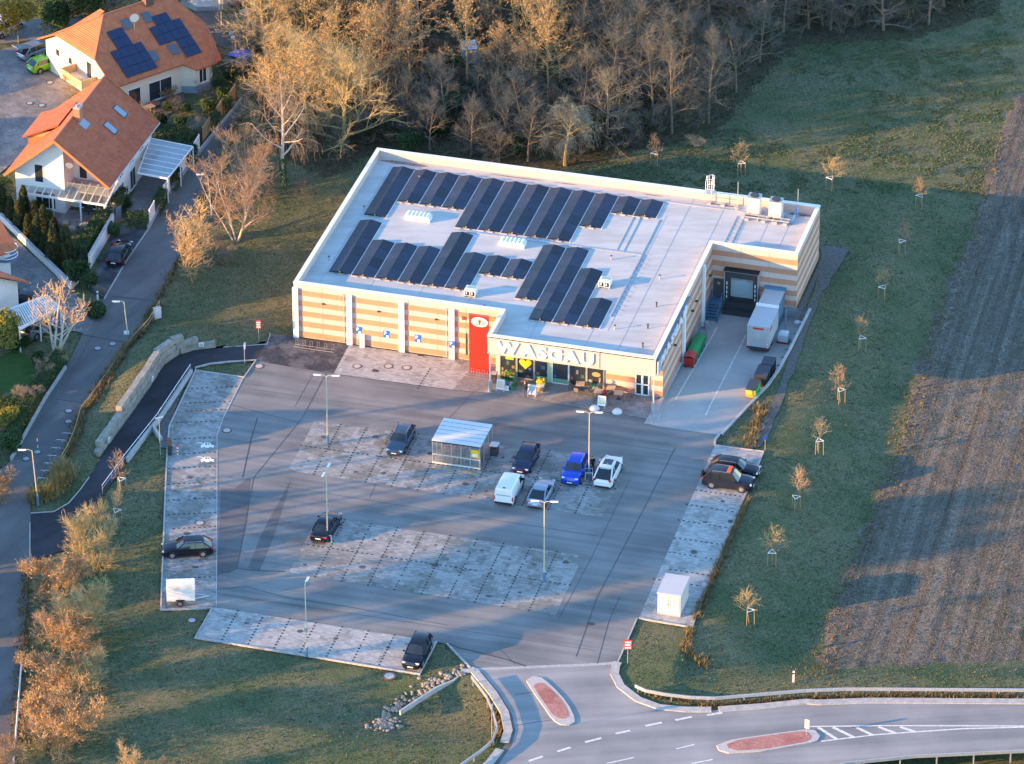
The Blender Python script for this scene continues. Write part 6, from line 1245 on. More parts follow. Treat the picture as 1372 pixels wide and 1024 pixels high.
b.add([(X0,5.3,0),(XB,5.3,0),(XB,5.3,8.4),(X0,5.3,8.4)], [(0,1,2,3)]); b.build('wall', M_wall, t)
MB().b2((X0+.1,Y0-.1,2.61), (XB-.01,5.29,2.72)).build('balcony_floor', M_conc, t)
for a in ((.6,2.9),(3.0,5.2)):
    p_ = MB().b2((X0+.12,a[0],2.75), (X0+.14,a[1],3.55)).build('balustrade_glass', M_clear, t); MB().b2((X0+.1,a[0],3.55), (X0+.16,a[1],3.6)).b2((X0+.1,a[0],2.73), (X0+.16,a[0]+.05,3.55)).build('balustrade_rail', M_galv, p_)
def slab(parent, name, m, pts, th=.18):
    v = [Vector(p) for p in pts]; b = MB(); n = len(v); b.add(v+[p-Vector((0,0,th)) for p in v], [tuple(range(n)), tuple(range(2*n-1,n-1,-1))]+[(i,n+i,n+(i+1) % n,(i+1) % n) for i in range(n)]); return b.build(name, m, parent)
r1 = slab(t, 'roof', M_tile_l, [(0,-.1,4.52),(LX,-.1,4.52),(LX,5.68,9.0),(0,5.68,9.0)]); r2 = slab(t, 'roof', M_tile_l, [(0,5.68,9.0),(LX,5.68,9.0),(LX,11.3,4.32),(0,11.3,4.32)])
MB().tube([(0,5.68,9.02),(LX,5.68,9.02)], .11, 6).build('ridge', M_ridge, r1)
MB().tube([(0,-.16,4.42),(LX,-.16,4.42)], .07, 6).tube([(.3,-.16,4.42),(.62,.5,4.0),(.62,.52,.1)], .045, 5).build('gutter', M_galv, r1)
for xa in (0, LX): 
    MB().bar((xa,-.1,4.42), (xa,5.6,8.9), .06, .26).bar((xa,11.3,4.22), (xa,5.7,8.9), .06, .26).build('bargeboard', mat('bargeboard_orange', (.48,.17,.06), .7), r1)
ch = MB().b2((5.4,4.9,8.2), (6.3,5.55,10.0)).build('chimney', mat('chimney_brick', (.42,.2,.12), .8, (.34,.16,.1), 6.0), r1); MB().b2((5.35,4.85,10.0), (6.35,5.6,10.08)).build('cap', M_conc, ch); MB().cyl((5.7,5.2,10.08), .13, .3, 8).cyl((6.05,5.2,10.08), .1, .22, 8).build('flue', M_alu, ch)
b = MB(); b.add([(5.2,4.2,zr_(4.2)+.02),(6.5,4.2,zr_(4.2)+.02),(6.5,5.0,zr_(5)+.02),(5.2,5.0,zr_(5)+.02)], [(0,1,2,3)]); b.build('flashing', mat('lead_blue', (.22,.32,.42), .5), ch)
for x, y in ((7.9,2.7),(11.3,2.9)):
    b = MB(); b.add([(x,y-.55,zr_(y-.55)+.06),(x+.85,y-.55,zr_(y-.55)+.06),(x+.85,y+.55,zr_(y+.55)+.06),(x,y+.55,zr_(y+.55)+.06)], [(0,1,2,3)]); s_ = slab(r1, 'roof_window', M_dark, [(x-.08,y-.63,zr_(y-.63)+.05),(x+.93,y-.63,zr_(y-.63)+.05),(x+.93,y+.63,zr_(y+.63)+.05),(x-.08,y+.63,zr_(y+.63)+.05)], .06)
    MB().b2((x,y-.02,0),(x,y,0)) if False else slab(r1, 'roof_window_glass', mat('roof_window_blue', (.2,.27,.34), .2, spec=.6), [(x,y-.55,zr_(y-.55)+.07),(x+.85,y-.55,zr_(y-.55)+.07),(x+.85,y+.55,zr_(y+.55)+.07),(x,y+.55,zr_(y+.55)+.07)], .02)
# dormer on the sunny slope
dm = MB(); dm.b2((5.6,9.2,4.9), (10.2,10.75,6.1)); dm.add([(5.6,7.9,7.05),(5.6,10.75,4.8),(5.6,10.75,6.1),(10.2,7.9,7.05),(10.2,10.75,4.8),(10.2,10.75,6.1)], [(0,1,2),(3,4,5)]); d_ = dm.build('dormer', mat('dormer_render', (.5,.27,.13), .8), r2)
slab(d_, 'dormer_roof', M_tile_l, [(5.2,7.2,7.95),(10.6,7.2,7.95),(10.6,11.2,6.05),(5.2,11.2,6.05)], .16)
window(t, (X0,8.0,3.2), (0,-1,0), 1, 1.0, 2.1, bars=0); window(t, (X0,7.4,.3), (0,-1,0), 1, 2.2, 1.9, bars=2); window(t, (XR,3.0,.1), (0,-1,0), 1, 2.6, 2.2, bars=2); window(t, (XB,2.2,2.75), (0,-1,0), 1, 1.7, 2.0, bars=1, name='balcony_door'); window(t, (XB,4.3,2.75), (0,-1,0), 1, .9, 2.0, bars=0, name='balcony_door')
for x, z, wd_, hh in ((5.2,3.0,1.1,1.5),(5.2,.2,1.1,2.1),(8.2,2.95,1.3,1.6),(8.4,.1,1.6,2.2),(11.5,.9,1.3,1.3),(11.2,3.0,1.2,1.4)): window(t, (x,Y0,z), (1,0,0), 1, wd_, hh, bars=1, m=M_conc if z == 2.95 else None)
MB().tube([(X0+.3,5.0,4.6),(X0+.3,5.0,5.4)], .03, 5).build('dish_mast', M_galv, t); MB().tube([(X0+.2,4.8,5.5),(X0+.28,4.82,5.52)], [.42,.3], 14).build('satellite_dish', M_plinth, t)
# veranda with glazed roof in front of the gable
v = thing('glass_veranda', 'white framed glass roof over the terrace of the gabled house', 'veranda', (E1.x, E1.y, 0), HA)
bk = lambda y: 2.96 if y < 5.35 else 1.36
zv = lambda x: 2.35+.24*(x-.3)
for y in [.5+.86*k for k in range(12)]: MB().bar((bk(y),y,zv(bk(y))), (.3,y,zv(.3)), .09, .14).build('rafter', M_wmetal, v)
for k in range(11):
    y0 = .5+.86*k; x_ = min(bk(y0), bk(y0+.86)); slab(v, 'glass_pane', M_clear, [(x_,y0+.05,zv(x_)+.1),(x_,y0+.81,zv(x_)+.1),(.3,y0+.81,zv(.3)+.1),(.3,y0+.05,zv(.3)+.1)], .02)
MB().b2((.2,.4,2.2), (.36,10.1,2.4)).bar((3.8,.45,zv(3.8)), (.3,.45,zv(.3)), .1, .2).build('beam', M_wmetal, v)
for y in (.6, 3.2, 6.2, 9.6): MB().b2((.21,y-.07,0), (.35,y+.07,2.2)).build('post', M_wmetal, v)
for k, (x, y) in enumerate(((-.6,2.5),(-.9,4.5),(-.7,6.5),(-.9,8.3),(-1.7,3.4),(-1.8,5.6),(-1.9,7.4))):
    p_ = hA.matrix_basis @ Vector((x,y,0)); s_ = thing('garden_boulder', f"{ORD[k]} flat boulder along the terrace bed below the veranda", 'boulder', (p_.x,p_.y,0), k*1.3, 'boulders below the veranda'); MB().loft([[(a*f,b_*f,z) for a,b_ in ((-.5,-.35),(.1,-.42),(.55,-.1),(.4,.35),(-.2,.4),(-.55,.1))] for z,f in ((-.1,1),(.25,1.02),(.38,.75))]).build('boulder', M_stone, s_)
p_ = hA.matrix_basis @ Vector((1.9,3.0,0)); s_ = thing('garden_table', 'dark round table under the glass veranda', 'table', (p_.x,p_.y,.02)); MB().cyl((0,0,.7), .5, .05, 14).build('tabletop', M_dark, s_); MB().cyl((0,0,0), .06, .7, 8).build('column', M_dark, s_)
# carport with translucent roof
q = A2([(184.7,232),(224.5,239.6),(258.5,197),(202,186)], 2.75); c = q[0]; v = thing('carport', 'blue white translucent carport roof on the right flank of the gabled house', 'carport', (c.x, c.y, 0)); off = (c.x, c.y, 0)
for k in range(7):
    a0, a1, b0, b1 = q[0].lerp(q[3],(k+.03)/7), q[0].lerp(q[3],(k+.97)/7), q[1].lerp(q[2],(k+.03)/7), q[1].lerp(q[2],(k+.97)/7); up = Vector((0,0,.02*k)); slab(v, 'roof_sheet', M_glassr, [p-Vector(off)+Vector((0,0,.02)) for p in (a0,b0,b1,a1)], .03)
    MB().bar(q[0].lerp(q[3],k/7), q[1].lerp(q[2],k/7), .07, .12).build('rafter', M_wmetal, v, off)
MB().bar(q[0],q[1],.1,.18).bar(q[3],q[2],.1,.16).bar(q[1],q[2],.1,.16).bar(q[0],q[3],.1,.16).build('beam', M_wmetal, v, off)
for p_ in (q[1], q[2], q[1].lerp(q[2],.5)): MB().b2((p_.x-.06,p_.y-.06,0), (p_.x+.06,p_.y+.06,2.7)).build('post', M_wmetal, v, off)
# second house with half hipped and polygonal roof
a_ = at(162,114.6,3.6); t = thing('house', 'large cream house with red half hipped roof carrying solar panels', 'house', (a_.x, a_.y, 0), R(38)); hB = t
ap, re_ = (2.96,7.37,8.0), (11.3,7.37,8.0); z0 = 3.6
rB = slab(t, 'roof', M_tile_b, [(-.95,0,z0),(7.9,0,z0),(9.0,-1.0,3.0),(11.06,-.98,3.01),(12.75,.8,4.08),(13.05,3.2,5.51),re_,ap,(-.95,3.35,5.6)])
slab(t, 'hip_roof', M_tile_b, [(-.95,3.35,5.62),ap,(-.95,10.9,5.62)]); slab(t, 'roof', M_tile_b, [(-.95,14.5,z0),(-.95,10.9,5.62),ap,re_,(13.5,14.0,z0)])
for p in ([(12.75,.8,4.08),(14.3,4.2,3.7),(13.05,3.2,5.51)],[(11.06,-.98,3.01),(12.6,-.4,2.9),(14.3,4.2,3.7),(12.75,.8,4.08)],[(13.05,3.2,5.51),(14.3,4.2,3.7),(13.5,14.0,z0),re_]): slab(t, 'hip_roof', M_tile_b, p)
MB().tube([ap,re_], .11, 6).tube([ap,(-.95,3.35,5.64)], .09, 5).tube([ap,(-.95,10.9,5.64)], .09, 5).tube([re_,(13.05,3.2,5.55),(12.75,.8,4.12),(11.06,-.98,3.05)], .08, 5).build('ridge', M_ridge, rB)
lB = lambda px, py, z: (lambda p: (p.x*math.cos(R(38))+p.y*math.sin(R(38)), -p.x*math.sin(R(38))+p.y*math.cos(R(38)), z))(at(px, py, z)-a_)
slab(t, 'porch_roof', M_tile_b, [lB(70,51,2.7),lB(72,60,2.3),lB(96,50,3.3),lB(112,40,4.3),lB(140,15,5.6),lB(134,12,5.4)], .15)
wl = [(-.2,.55),(8.0,.55),(9.2,-.5),(10.9,-.48),(12.3,1.0),(13.7,5.2),(12.9,13.4),(-.2,13.9)]; wh = [3.7,3.7,3.1,3.12,3.4,3.6,3.5,3.5]
b = MB(); n_ = len(wl); b.add([(x,y,0) for x, y in wl]+[(x,y,h) for (x, y), h in zip(wl,wh)], [(i,(i+1) % n_,n_+(i+1) % n_,n_+i) for i in range(n_)]); b.add([(-.2,.55,3.5),(-.2,13.9,3.5),(-.2,10.7,5.45),(-.2,3.5,5.45)], [(0,1,2,3)]); b.build('wall', M_wallc, t)
MB().prism([(x+.02*(1 if x > 9 else -1),y-.02) for x, y in wl[1:5]]+[(12,8),(8.1,3)], -.2, .75).build('basement_plinth', mat('plinth_blue', (.3,.36,.42), .8), t)
window(t, (5.3,.55,.2), (1,0,0), 1, 3.0, 2.2, bars=1); window(t, (2.0,.55,.2), (1,0,0), 1, 1.6, 2.2, bars=0)
for p, q_ in (((9.2,-.5),(10.9,-.48)),((10.9,-.48),(12.3,1.0))): d_ = Vector((q_[0]-p[0],q_[1]-p[1],0)).normalized(); m_ = ((p[0]+q_[0])/2,(p[1]+q_[1])/2,1.0); window(t, m_, d_, 1, 1.0, 1.8, bars=1)
for y, z in ((11.6,1.6),(9.2,1.6)): window(t, (-.2,y,z+.8), (0,-1,0), 1, .8, .9, bars=0)
MB().b2((-2.2,4.2,1.9), (-.2,8.2,2.1)).build('balcony_slab', M_wallc, t); MB().b2((-2.2,4.2,2.1), (-2.05,8.2,3.0)).b2((-2.05,4.2,2.1), (-.2,4.35,3.0)).b2((-2.05,8.05,2.1), (-.2,8.2,3.0)).build('balcony_parapet', mat('balcony_timber', (.56,.42,.24), .8, (.48,.35,.2), 2.0), t); window(t, (-.2,5.6,2.2), (0,-1,0), 1, 1.0, 2.0, bars=0, name='balcony_door')
for x, y, _ in (lB(79,75,0), lB(83,72,0)): MB().b2((x-.1,y-.1,0), (x+.1,y+.1,2.3)).build('porch_post', M_wmetal, t)
c2_ = MB().b2((8.0,6.7,7.2), (9.0,7.5,9.6)).build('chimney', mat('chimney_dark', (.14,.09,.07), .8), rB); MB().b2((7.95,6.65,9.6), (9.05,7.55,9.7)).build('cap', M_conc, c2_)
zB = lambda y: z0+.597*y
def pv(x, y, w_=1.0, l_=1.65): slab(rB, 'solar_panel', M_pvb, [(x,y,zB(y)+.14),(x+w_-.03,y,zB(y)+.14),(x+w_-.03,y+(l_-.04)*.86,zB(y+(l_-.04)*.86)+.14),(x,y+(l_-.04)*.86,zB(y+(l_-.04)*.86)+.14)], .04)
def uvB(px, py):
    for z in np.arange(3.6, 8.2, .02):
        p = at(px, py, z)-a_; c_, s_ = math.cos(R(38)), math.sin(R(38)); x, y = p.x*c_+p.y*s_, -p.x*s_+p.y*c_
        if zB(y)+.1 >= z-.02 and abs(zB(y)+.1-z) < .03: return x, y
    return x, y
xa, ya = uvB(172,105); 
for k in range(4):
    for j in range(5):
        if (k == 0 and j > 2) or (k == 3 and j > 2): continue
        pv(xa-.1+k*.98-.0*j, ya+.05+j*1.02, .98, 1.18)
xb, yb_ = uvB(254,76)
for k in range(4):
    for j in range(5):
        if (k == 0 and (j < 2 or j > 3)) or (k == 1 and (j < 2 or j > 4)) or (k == 3 and j > 3): continue
        pv(xb-2.3+k*.98, yb_+j*1.02, .98, 1.18)
for px, py in ((205,75),(233,66),(170,32),(198,23)):
    x, y = uvB(px, py); slab(rB, 'roof_window', mat('roof_window_grey', (.10,.12,.14), .3, spec=.4), [(x-.5,y-.55,zB(y-.55)+.12),(x+.5,y-.55,zB(y-.55)+.12),(x+.5,y+.55,zB(y+.55)+.12),(x-.5,y+.55,zB(y+.55)+.12)], .08)
x, y = uvB(180,39); MB().tube([(x,y,zB(y)),(x,y,zB(y)+1.2)], .03, 5).build('dish_mast', M_galv, rB); MB().tube([(x-.1,y-.25,zB(y)+1.5),(x-.05,y-.12,zB(y)+1.5)], [.5,.35], 16).build('satellite_dish', mat('dish_cream', (.7,.62,.5), .5), rB)
p_ = hB.matrix_basis @ Vector((2.2,-1.2,0)); s_ = thing('garden_table', 'timber table on the shaded terrace of the cream house', 'table', (p_.x,p_.y,.02), .66); MB().b2((-1.0,-.45,.7), (1.0,.45,.76)).build('tabletop', M_wood_l, s_)
for x in (-.85,.85):
    for y in (-.35,.35): MB().b2((x-.05,y-.05,0), (x+.05,y+.05,.7)).build('leg', M_wood_l, s_)
p_ = at(207,143); s_ = thing('fire_bowl', 'round rust coloured bowl on the gravel terrace', 'fire bowl', (p_.x,p_.y,.02)); MB().tube([(0,0,.05),(0,0,.3),(0,0,.42)], [.2,.5,.62], 16).build('bowl', mat('rust', (.33,.12,.06), .9), s_); MB().cyl((0,0,0), .2, .06, 10).build('foot', M_dark, s_)
# house at the left edge
P0, P1, Q1, Q0 = at(41,378,3.3), at(-60,341,3.3), at(-110,300,6.4), at(-16,334,6.0); c = P0; off = (c.x,c.y,0)
t = thing('house', 'white house with red tiled roof corner at the left edge', 'house', (c.x,c.y,0)); e_ = (P1-P0).normalized(); n_ = Vector((-e_.y,e_.x,0)); n_ = n_ if n_.dot(Q0-P0) > 0 else -n_
Lh = 12.0; rid = lambda s, d: tuple(e_*s+n_*d); dz = 3.1
slab(t, 'roof', M_tile_b, [(0,0,3.3),rid(Lh,0)[:2]+(3.3,),rid(Lh,5)[:2]+(3.3+dz,),rid(0,5)[:2]+(3.3+dz,)]); slab(t, 'roof', M_tile_b, [rid(0,5)[:2]+(3.3+dz,),rid(Lh,5)[:2]+(3.3+dz,),rid(Lh,10)[:2]+(3.3,),rid(0,10)[:2]+(3.3,)])
b = MB(); w0 = [rid(1.1,.7),rid(Lh,.7),rid(Lh,9.3),rid(1.1,9.3)]; b.prism([(p[0],p[1]) for p in w0], 0, 3.3); b.add([w0[0][:2]+(3.3,), w0[3][:2]+(3.3,), rid(1.1,5)[:2]+(5.9,)], [(0,1,2)]); b.build('wall', M_wall, t); MB().bar((0,0,3.18), (rid(Lh,0)[0],rid(Lh,0)[1],3.18), .1, .12).build('gutter', M_wmetal, t)
MB().bar(Vector(rid(1.0,.68))+Vector((0,0,1.9)), Vector(rid(6,.68))+Vector((0,0,1.9)), .04, .08).build('wall_rail', M_plinth, t)
p_ = at(8,344,2.6); s_ = thing('spiral_stair', 'round white balcony railing at the left edge between two red roofs', 'balcony', (p_.x,p_.y,0)); 
for z in (2.9,3.3,3.7): MB().tube([(1.2*math.cos(a),1.2*math.sin(a),z) for a in [math.pi*(-.7+1.5*i/12) for i in range(13)]], .05, 5).build('rail', M_wmetal, s_)
MB().cyl((0,0,2.5), 1.15, .15, 16).cyl((0,0,0), .15, 2.5, 8).build('platform', M_blue, s_)
c = at(-5,322,4.5); t = thing('house', 'red tiled roof edge of a house cut off by the left frame edge', 'house', (c.x,c.y,0), R(125)); slab(t, 'roof', M_tile_b, [(-1.5,-1.6,3.7),(-1.5,6,3.7),(4,6,6.5),(4,-1.6,6.5)]); MB().b2((-.8,-1.0,0), (6,6,3.6)).build('wall', M_wall, t)
# slatted carport
q = A2([(14,414),(62.6,396),(81,412),(26,441)], 2.6); c = q[0]; v = thing('slatted_carport', 'slatted white carport roof beside the house at the left edge', 'carport', (c.x,c.y,0)); off = (c.x,c.y,0)
for k in range(18): MB().bar(q[0].lerp(q[1],(k+.5)/18), q[3].lerp(q[2],(k+.5)/18), .16, .05).build('slat', M_wmetal, v, off)
MB().bar(q[0],q[1],.12,.2).bar(q[3],q[2],.14,.26).bar(q[0],q[3],.12,.2).bar(q[1],q[2],.12,.2).build('frame', M_wmetal, v, off)
for p_ in (q[2],q[3],q[1],q[3].lerp(q[2],.5)): MB().b2((p_.x-.06,p_.y-.06,0), (p_.x+.06,p_.y+.06,2.5)).build('post', M_wmetal, v, off)
# villa bay at the top edge, with garden furniture
c = at(279,12); t = thing('villa', 'white octagonal bay of a villa cut off by the top edge', 'villa', (c.x,c.y+2.5,0)); oc = [(3.1*math.cos(R(22.5+45*k)),3.1*math.sin(R(22.5+45*k))) for k in range(8)]; MB().prism(oc, 0, 7).build('wall', M_wall, t); MB().prism([(x*1.06,y*1.06) for x, y in oc], -.1, .5).build('plinth', M_plinth, t)
for k in (4,5,6): a = R(45*(k+1)); n_ = Vector((math.cos(a),math.sin(a),0)); ax = Vector((0,0,1)).cross(n_); window(t, n_*2.87+Vector((0,0,1.2)), ax, 1, .9, 1.6, m=mat('warm_pane', (.2,.12,.07), .2), bars=0)
for px, py, lb in ((331,24,'white round table on the villa terrace, nearest'),(326,5,'white round table on the villa terrace at the top edge'),(351,17,'white round table beside the tan trees')):
    p_ = at(px, py); s_ = thing('round_table', lb, 'table', (p_.x,p_.y,.02), 0, 'round stone tables on the villa terrace'); MB().cyl((0,0,.62), .8, .12, 18).build('tabletop', M_conc, s_); MB().cyl((0,0,0), .25, .62, 10).build('column', M_conc, s_)
for px, py, h_, lb in ((337.6,57,2.4,'pale stone pillar left of the tan trees'),(365,36,2.6,'pale stone pillar among the tan twigs'),(296.7,34,3.4,'slim white post in front of the villa')):
    p_ = at(px, py); s_ = thing('garden_pillar', lb, 'pillar', (p_.x,p_.y,0)); w_ = .22 if 'stone' in lb else .08; MB().b2((-w_,-w_,0), (w_,w_,h_)).build('shaft', M_conc, s_); MB().b2((-w_-.05,-w_-.05,h_), (w_+.05,w_+.05,h_+.1)).build('cap', M_conc, s_)
    if w_ < .1: MB().b2((-.25,-.05,1.9), (.25,.05,3.3)).build('panel', M_wmetal, s_)
for px, py, lb in ((310.6,56,'upper globe lamp of the pair by the villa lawn'),(312.8,62,'lower globe lamp of the pair by the villa lawn'),(335.6,38,'globe lamp between the round tables'),(333.7,54,'globe lamp beside the stone pillar')):
    p_ = at(px, py); s_ = thing('globe_lamp', lb, 'garden lamp', (p_.x,p_.y,0), 0, 'white globe lamps in the villa garden'); MB().cyl((0,0,0), .05, .8, 6).build('stem', M_dark, s_); MB().ball((0,0,1.0), .27, 12, 8).build('globe', mat('globe_white', (.78,.76,.73), .3), s_)
p_ = at(320,88); t = thing('log_stack', 'stack with a bright blue tarpaulin in the garden corner', 'stack', (p_.x,p_.y,0), -.5); MB().b2((-1.2,-1.6,0), (1.2,1.2,1.1)).build('stack', mat('stack_grey', (.12,.13,.12), .9), t); b = MB(); b.add([(-1.25,-.4,1.15),(0,-.7,1.35),(1.25,-.5,1.15),(1.2,1.2,1.2),(0,1.3,1.45),(-1.1,1.1,1.2)], [(0,1,4,5),(1,2,3,4)]); b.build('tarpaulin', mat('tarp_blue', (.02,.16,.62), .5), t)
p_ = at(628,82); t = thing('garden_hut', 'pale blue grey hut among the woodland trees', 'hut', (p_.x,p_.y,0), .2); MB().b2((-.75,-.7,0), (.75,.7,1.8)).build('wall', mat('hut_blue', (.5,.55,.6), .8), t); slab(t, 'roof', mat('hut_roof', (.55,.58,.62), .7), [(-.85,-.8,1.8),(.85,-.8,1.8),(.85,.8,2.1),(-.85,.8,2.1)], .06); MB().b2((-.35,-.73,.0), (.35,-.701,1.6)).build('door', M_plinth, t)
# garden wall of the thuja bed, kerbside wall, wall and timber panels along the street
def gwall(px, label, H=.7, th=.2, m=M_wall, cat='garden wall'):
    P = A2(px); c = P[0]; t = thing('garden_wall', label, cat, (c.x,c.y,0)); MB().strip(P, th, -.1, H).build('wall', m, t, (c.x,c.y,0)); MB().strip(P, th+.08, H, H+.06).build('coping', M_conc, t, (c.x,c.y,0)); return t
gwall([(-8,285),(45,338),(97,388),(104,378)],'low white garden wall in front of the thuja row'); gwall([(152,304),(120,360)],'white rendered wall behind the black car in the kerbside bay',1.5)
def panel(px0, px1, H, m, label, grp):
    a, b_ = at(*px0), at(*px1); d = b_-a; L_ = d.length; t = thing('fence_panel', label, 'fence panel', (a.x,a.y,.35), math.atan2(d.y,d.x), grp)
    n = max(4, int(L_/.16)); 
    if m is M_wood_l:
        for k in range(8): MB().b2((0,-.03,k*H/8+.01), (L_,.03,(k+1)*H/8-.01)).build('board', m, t)
    else: MB().b2((0,-.05,0), (L_,.05,H)).build('slab', m, t)
    MB().b2((-.08,-.06,-.4), (0,.06,H+.06)).b2((L_,-.06,-.4), (L_+.08,.06,H+.06)).build('post', M_dark if m is M_wood_l else M_wall, t)
GP = 'privacy panels along the street'
panel((201,302),(207,291),1.5,M_wall,'white wall panel nearest the parked black car',GP); panel((220,270),(227,259),1.5,M_wall,'white wall panel second from the parked black car',GP); panel((240,241),(248,229),1.5,M_wall,'white wall panel beside the carport corner',GP); panel((261,213),(267,203),1.6,M_wall,'white wall panel touching the first timber panel',GP)
panel((271,195),(282,179),1.7,M_wood_l,'timber panel nearest the carport, widest of three',GP); panel((291,167),(298,156),1.7,M_wood_l,'middle timber panel along the street',GP); panel((308,147),(316,135),1.7,M_wood_l,'timber panel farthest up the street',GP)
c = at(159,296); t = thing('garden_gate', 'blue grey metal gate at the end of the kerbside bay', 'gate', (c.x,c.y,0), 1.0); MB().b2((-.5,-.03,.05), (.5,.03,1.6)).build('leaf', mat('gate_bluegrey', (.16,.2,.26), .6), t); MB().b2((-.56,-.06,0), (-.5,.06,1.7)).b2((.5,-.06,0), (.56,.06,1.7)).build('gate_post', M_dark, t)

# ------------------------------------------------------------------ trees and shrubs
def ang(rg, e): a = rg.random()*2*math.pi; return Vector((math.cos(a)*math.cos(e), math.sin(a)*math.cos(e), math.sin(e)))
def path(rg, p, d, L_, n, wob, grav):
    pts = [Vector(p)]; d = Vector(d)
    for i in range(n): d = (d+Vector((rg.uniform(-1,1),rg.uniform(-1,1),rg.uniform(-1,1)))*wob+Vector((0,0,grav))).normalized(); pts.append(pts[-1]+d*L_/n)
    return pts, d
def spike(b, p, q, w_, m=0):
    d = (q-p); a = d.orthogonal().normalized()*w_; c = d.cross(a).normalized()*w_; b.add([p+a, p-a*.5+c*.87, p-a*.5-c*.87, q], [(0,1,3),(1,2,3),(2,0,3)], m)
def leafq(b, p, s, rg, m=0):
    a = Vector((rg.uniform(-1,1),rg.uniform(-1,1),rg.uniform(-1,1))).normalized(); c = a.orthogonal().normalized()*s; a = a*s*.7; b.add([p-c, p+a*.6, p+c, p-a], [(0,1,2,3)], m)
def grow(seed, H, base, spread, nl, rad, el=(.35,1.2), grav=.02, sub=7, tw=6, tl=.75, tww=.016, stems=1, trunkf=.82, leaf=0, ls=.16, wgrav=0.0, s2=.55, stemsp=.2):
    rg = random.Random(seed); T = MB(); Cn = MB(); limbs = []
    for s in range(stems):
        d0 = Vector((0,0,1)) if stems == 1 else (Vector((0,0,1))+ang(rg,0)*stemsp*(.5+rg.random())*2).normalized()
        h = H*trunkf*(1 if stems == 1 else rg.uniform(.7,1.05)); pts, _ = path(rg, (0,0,-.15) if stems == 1 else (rg.uniform(-.25,.25)*min(1,H/4),rg.uniform(-.25,.25)*min(1,H/4),-.1), d0, h, 7, .07, .05)
        r0 = rad/(1 if stems == 1 else stems**.5); T.tube(pts, [r0*(1-.8*i/7) for i in range(8)], 6, 0, False); k_ = max(3, nl//stems)
        for i in range(k_):
            f = base+(1-base)*(i+rg.random()*.8)/k_; f = min(f,.99); x = f*7; j = int(x); p = pts[j].lerp(pts[j+1], x-j); e = el[0]+(el[1]-el[0])*((f-base)/(1-base+1e-6))**1.2+rg.uniform(-.15,.15)
            a = i*2.4+rg.uniform(-.5,.5)+s*1.1; d = Vector((math.cos(a)*math.cos(e),math.sin(a)*math.cos(e),math.sin(e))); L_ = spread*(1-.45*(f-base)/(1-base+1e-6))*rg.uniform(.75,1.15); limbs.append((p, d, L_, r0*(1-.8*f)*.62))
        limbs.append((pts[-1], d0, H*(1-trunkf), r0*.2))
    for p, d, L_, r in limbs:
        n = 4; pts, _ = path(rg, p, d, L_, n, .16, grav); T.tube(pts, [max(.012,r*(1-.8*i/n)) for i in range(n+1)], 4, 0, False)
        for k in range(sub):
            f = .25+.75*(k+rg.random())/sub; x = min(f,.999)*n; j = int(x); q = pts[j].lerp(pts[j+1], x-j); dd = ((pts[j+1]-pts[j]).normalized()+ang(rg,rg.uniform(-.5,.9))*.9).normalized(); l2 = L_*s2*(1.1-.5*f)*rg.uniform(.7,1.2)+.25
            p2, d2 = path(rg, q, dd, l2, 3, .22, grav+wgrav*.5); r2 = max(.009,r*.32); Cn.tube(p2, [r2, r2*.8, r2*.55, r2*.3], 3, 0, False)
            for t_ in range(tw):
                f2 = .15+.85*(t_+rg.random())/tw; x = min(f2,.999)*3; j = int(x); q2 = p2[j].lerp(p2[j+1], x-j); d3 = ((p2[j+1]-p2[j]).normalized()*.8+ang(rg,rg.uniform(-.7,.9))*.8+Vector((0,0,wgrav))).normalized(); l3 = tl*rg.uniform(.5,1.25); e3 = q2+d3*l3
                if wgrav < -.3: m_ = q2+d3*l3*.4; e3 = m_+Vector((d3.x*.25,d3.y*.25,-1)).normalized()*l3; spike(Cn, q2, m_, tww); q2 = m_
                spike(Cn, q2, e3, tww)
                for _ in range(2): a3 = q2.lerp(e3, rg.uniform(.3,.8)); spike(Cn, a3, a3+(d3+ang(rg,rg.uniform(-.6,.8))*.8+Vector((0,0,wgrav))).normalized()*l3*.5, tww*.7)
                for _ in range(leaf): leafq(Cn, q2.lerp(e3, rg.uniform(.2,1.1))+Vector((rg.uniform(-1,1),rg.uniform(-1,1),rg.uniform(-1,1)))*.12, ls*rg.uniform(.6,1.2), rg, 1)
    return T, Cn
PROTO = {}
M_twigw = mat('willow_twig', (.25,.245,.19), .95, (.21,.205,.15), .8)
def proto(name, bark, twig, leafm=None, **kw):
    T, Cn = grow(**kw); a = T.build('trunk', bark); c = Cn.build('crown', [twig]+([leafm] if leafm else [twig])); PROTO[name] = (a.data, c.data); bpy.data.objects.remove(a); bpy.data.objects.remove(c)
def plant(name, pr, px, py, label, cat, s=1.0, group=None, z=-.05, xyz=None, rz=None, sz=None):
    p = Vector(xyz) if xyz is not None else atg(px, py)
    if xyz is not None: p.z = hz(p.x, p.y)
    t = thing(name, label, cat, (p.x,p.y,min(p.z,.3)-.02), rnd.random()*6.28 if rz is None else rz, group)
    for nm, me in zip(('trunk','crown'), PROTO[pr]): o = link(nm, me, t); o.scale = (s,s,s*(sz or 1))
    return t
proto('tall1', M_barky, M_twigy, M_brownleaf, seed=1, H=12.5, base=.42, spread=3.6, nl=14, rad=.2, sub=6, tw=6, tl=.7, leaf=2, ls=.13)
proto('tall2', M_bark, M_twig, M_brownleaf, seed=2, H=11.5, base=.36, spread=3.4, nl=14, rad=.19, sub=6, tw=6, tl=.7, leaf=1, ls=.13)
proto('tall3', M_bark, M_twig_shade, None, seed=3, H=11.0, base=.3, spread=3.6, nl=14, rad=.18, sub=7, tw=7, tl=.7)
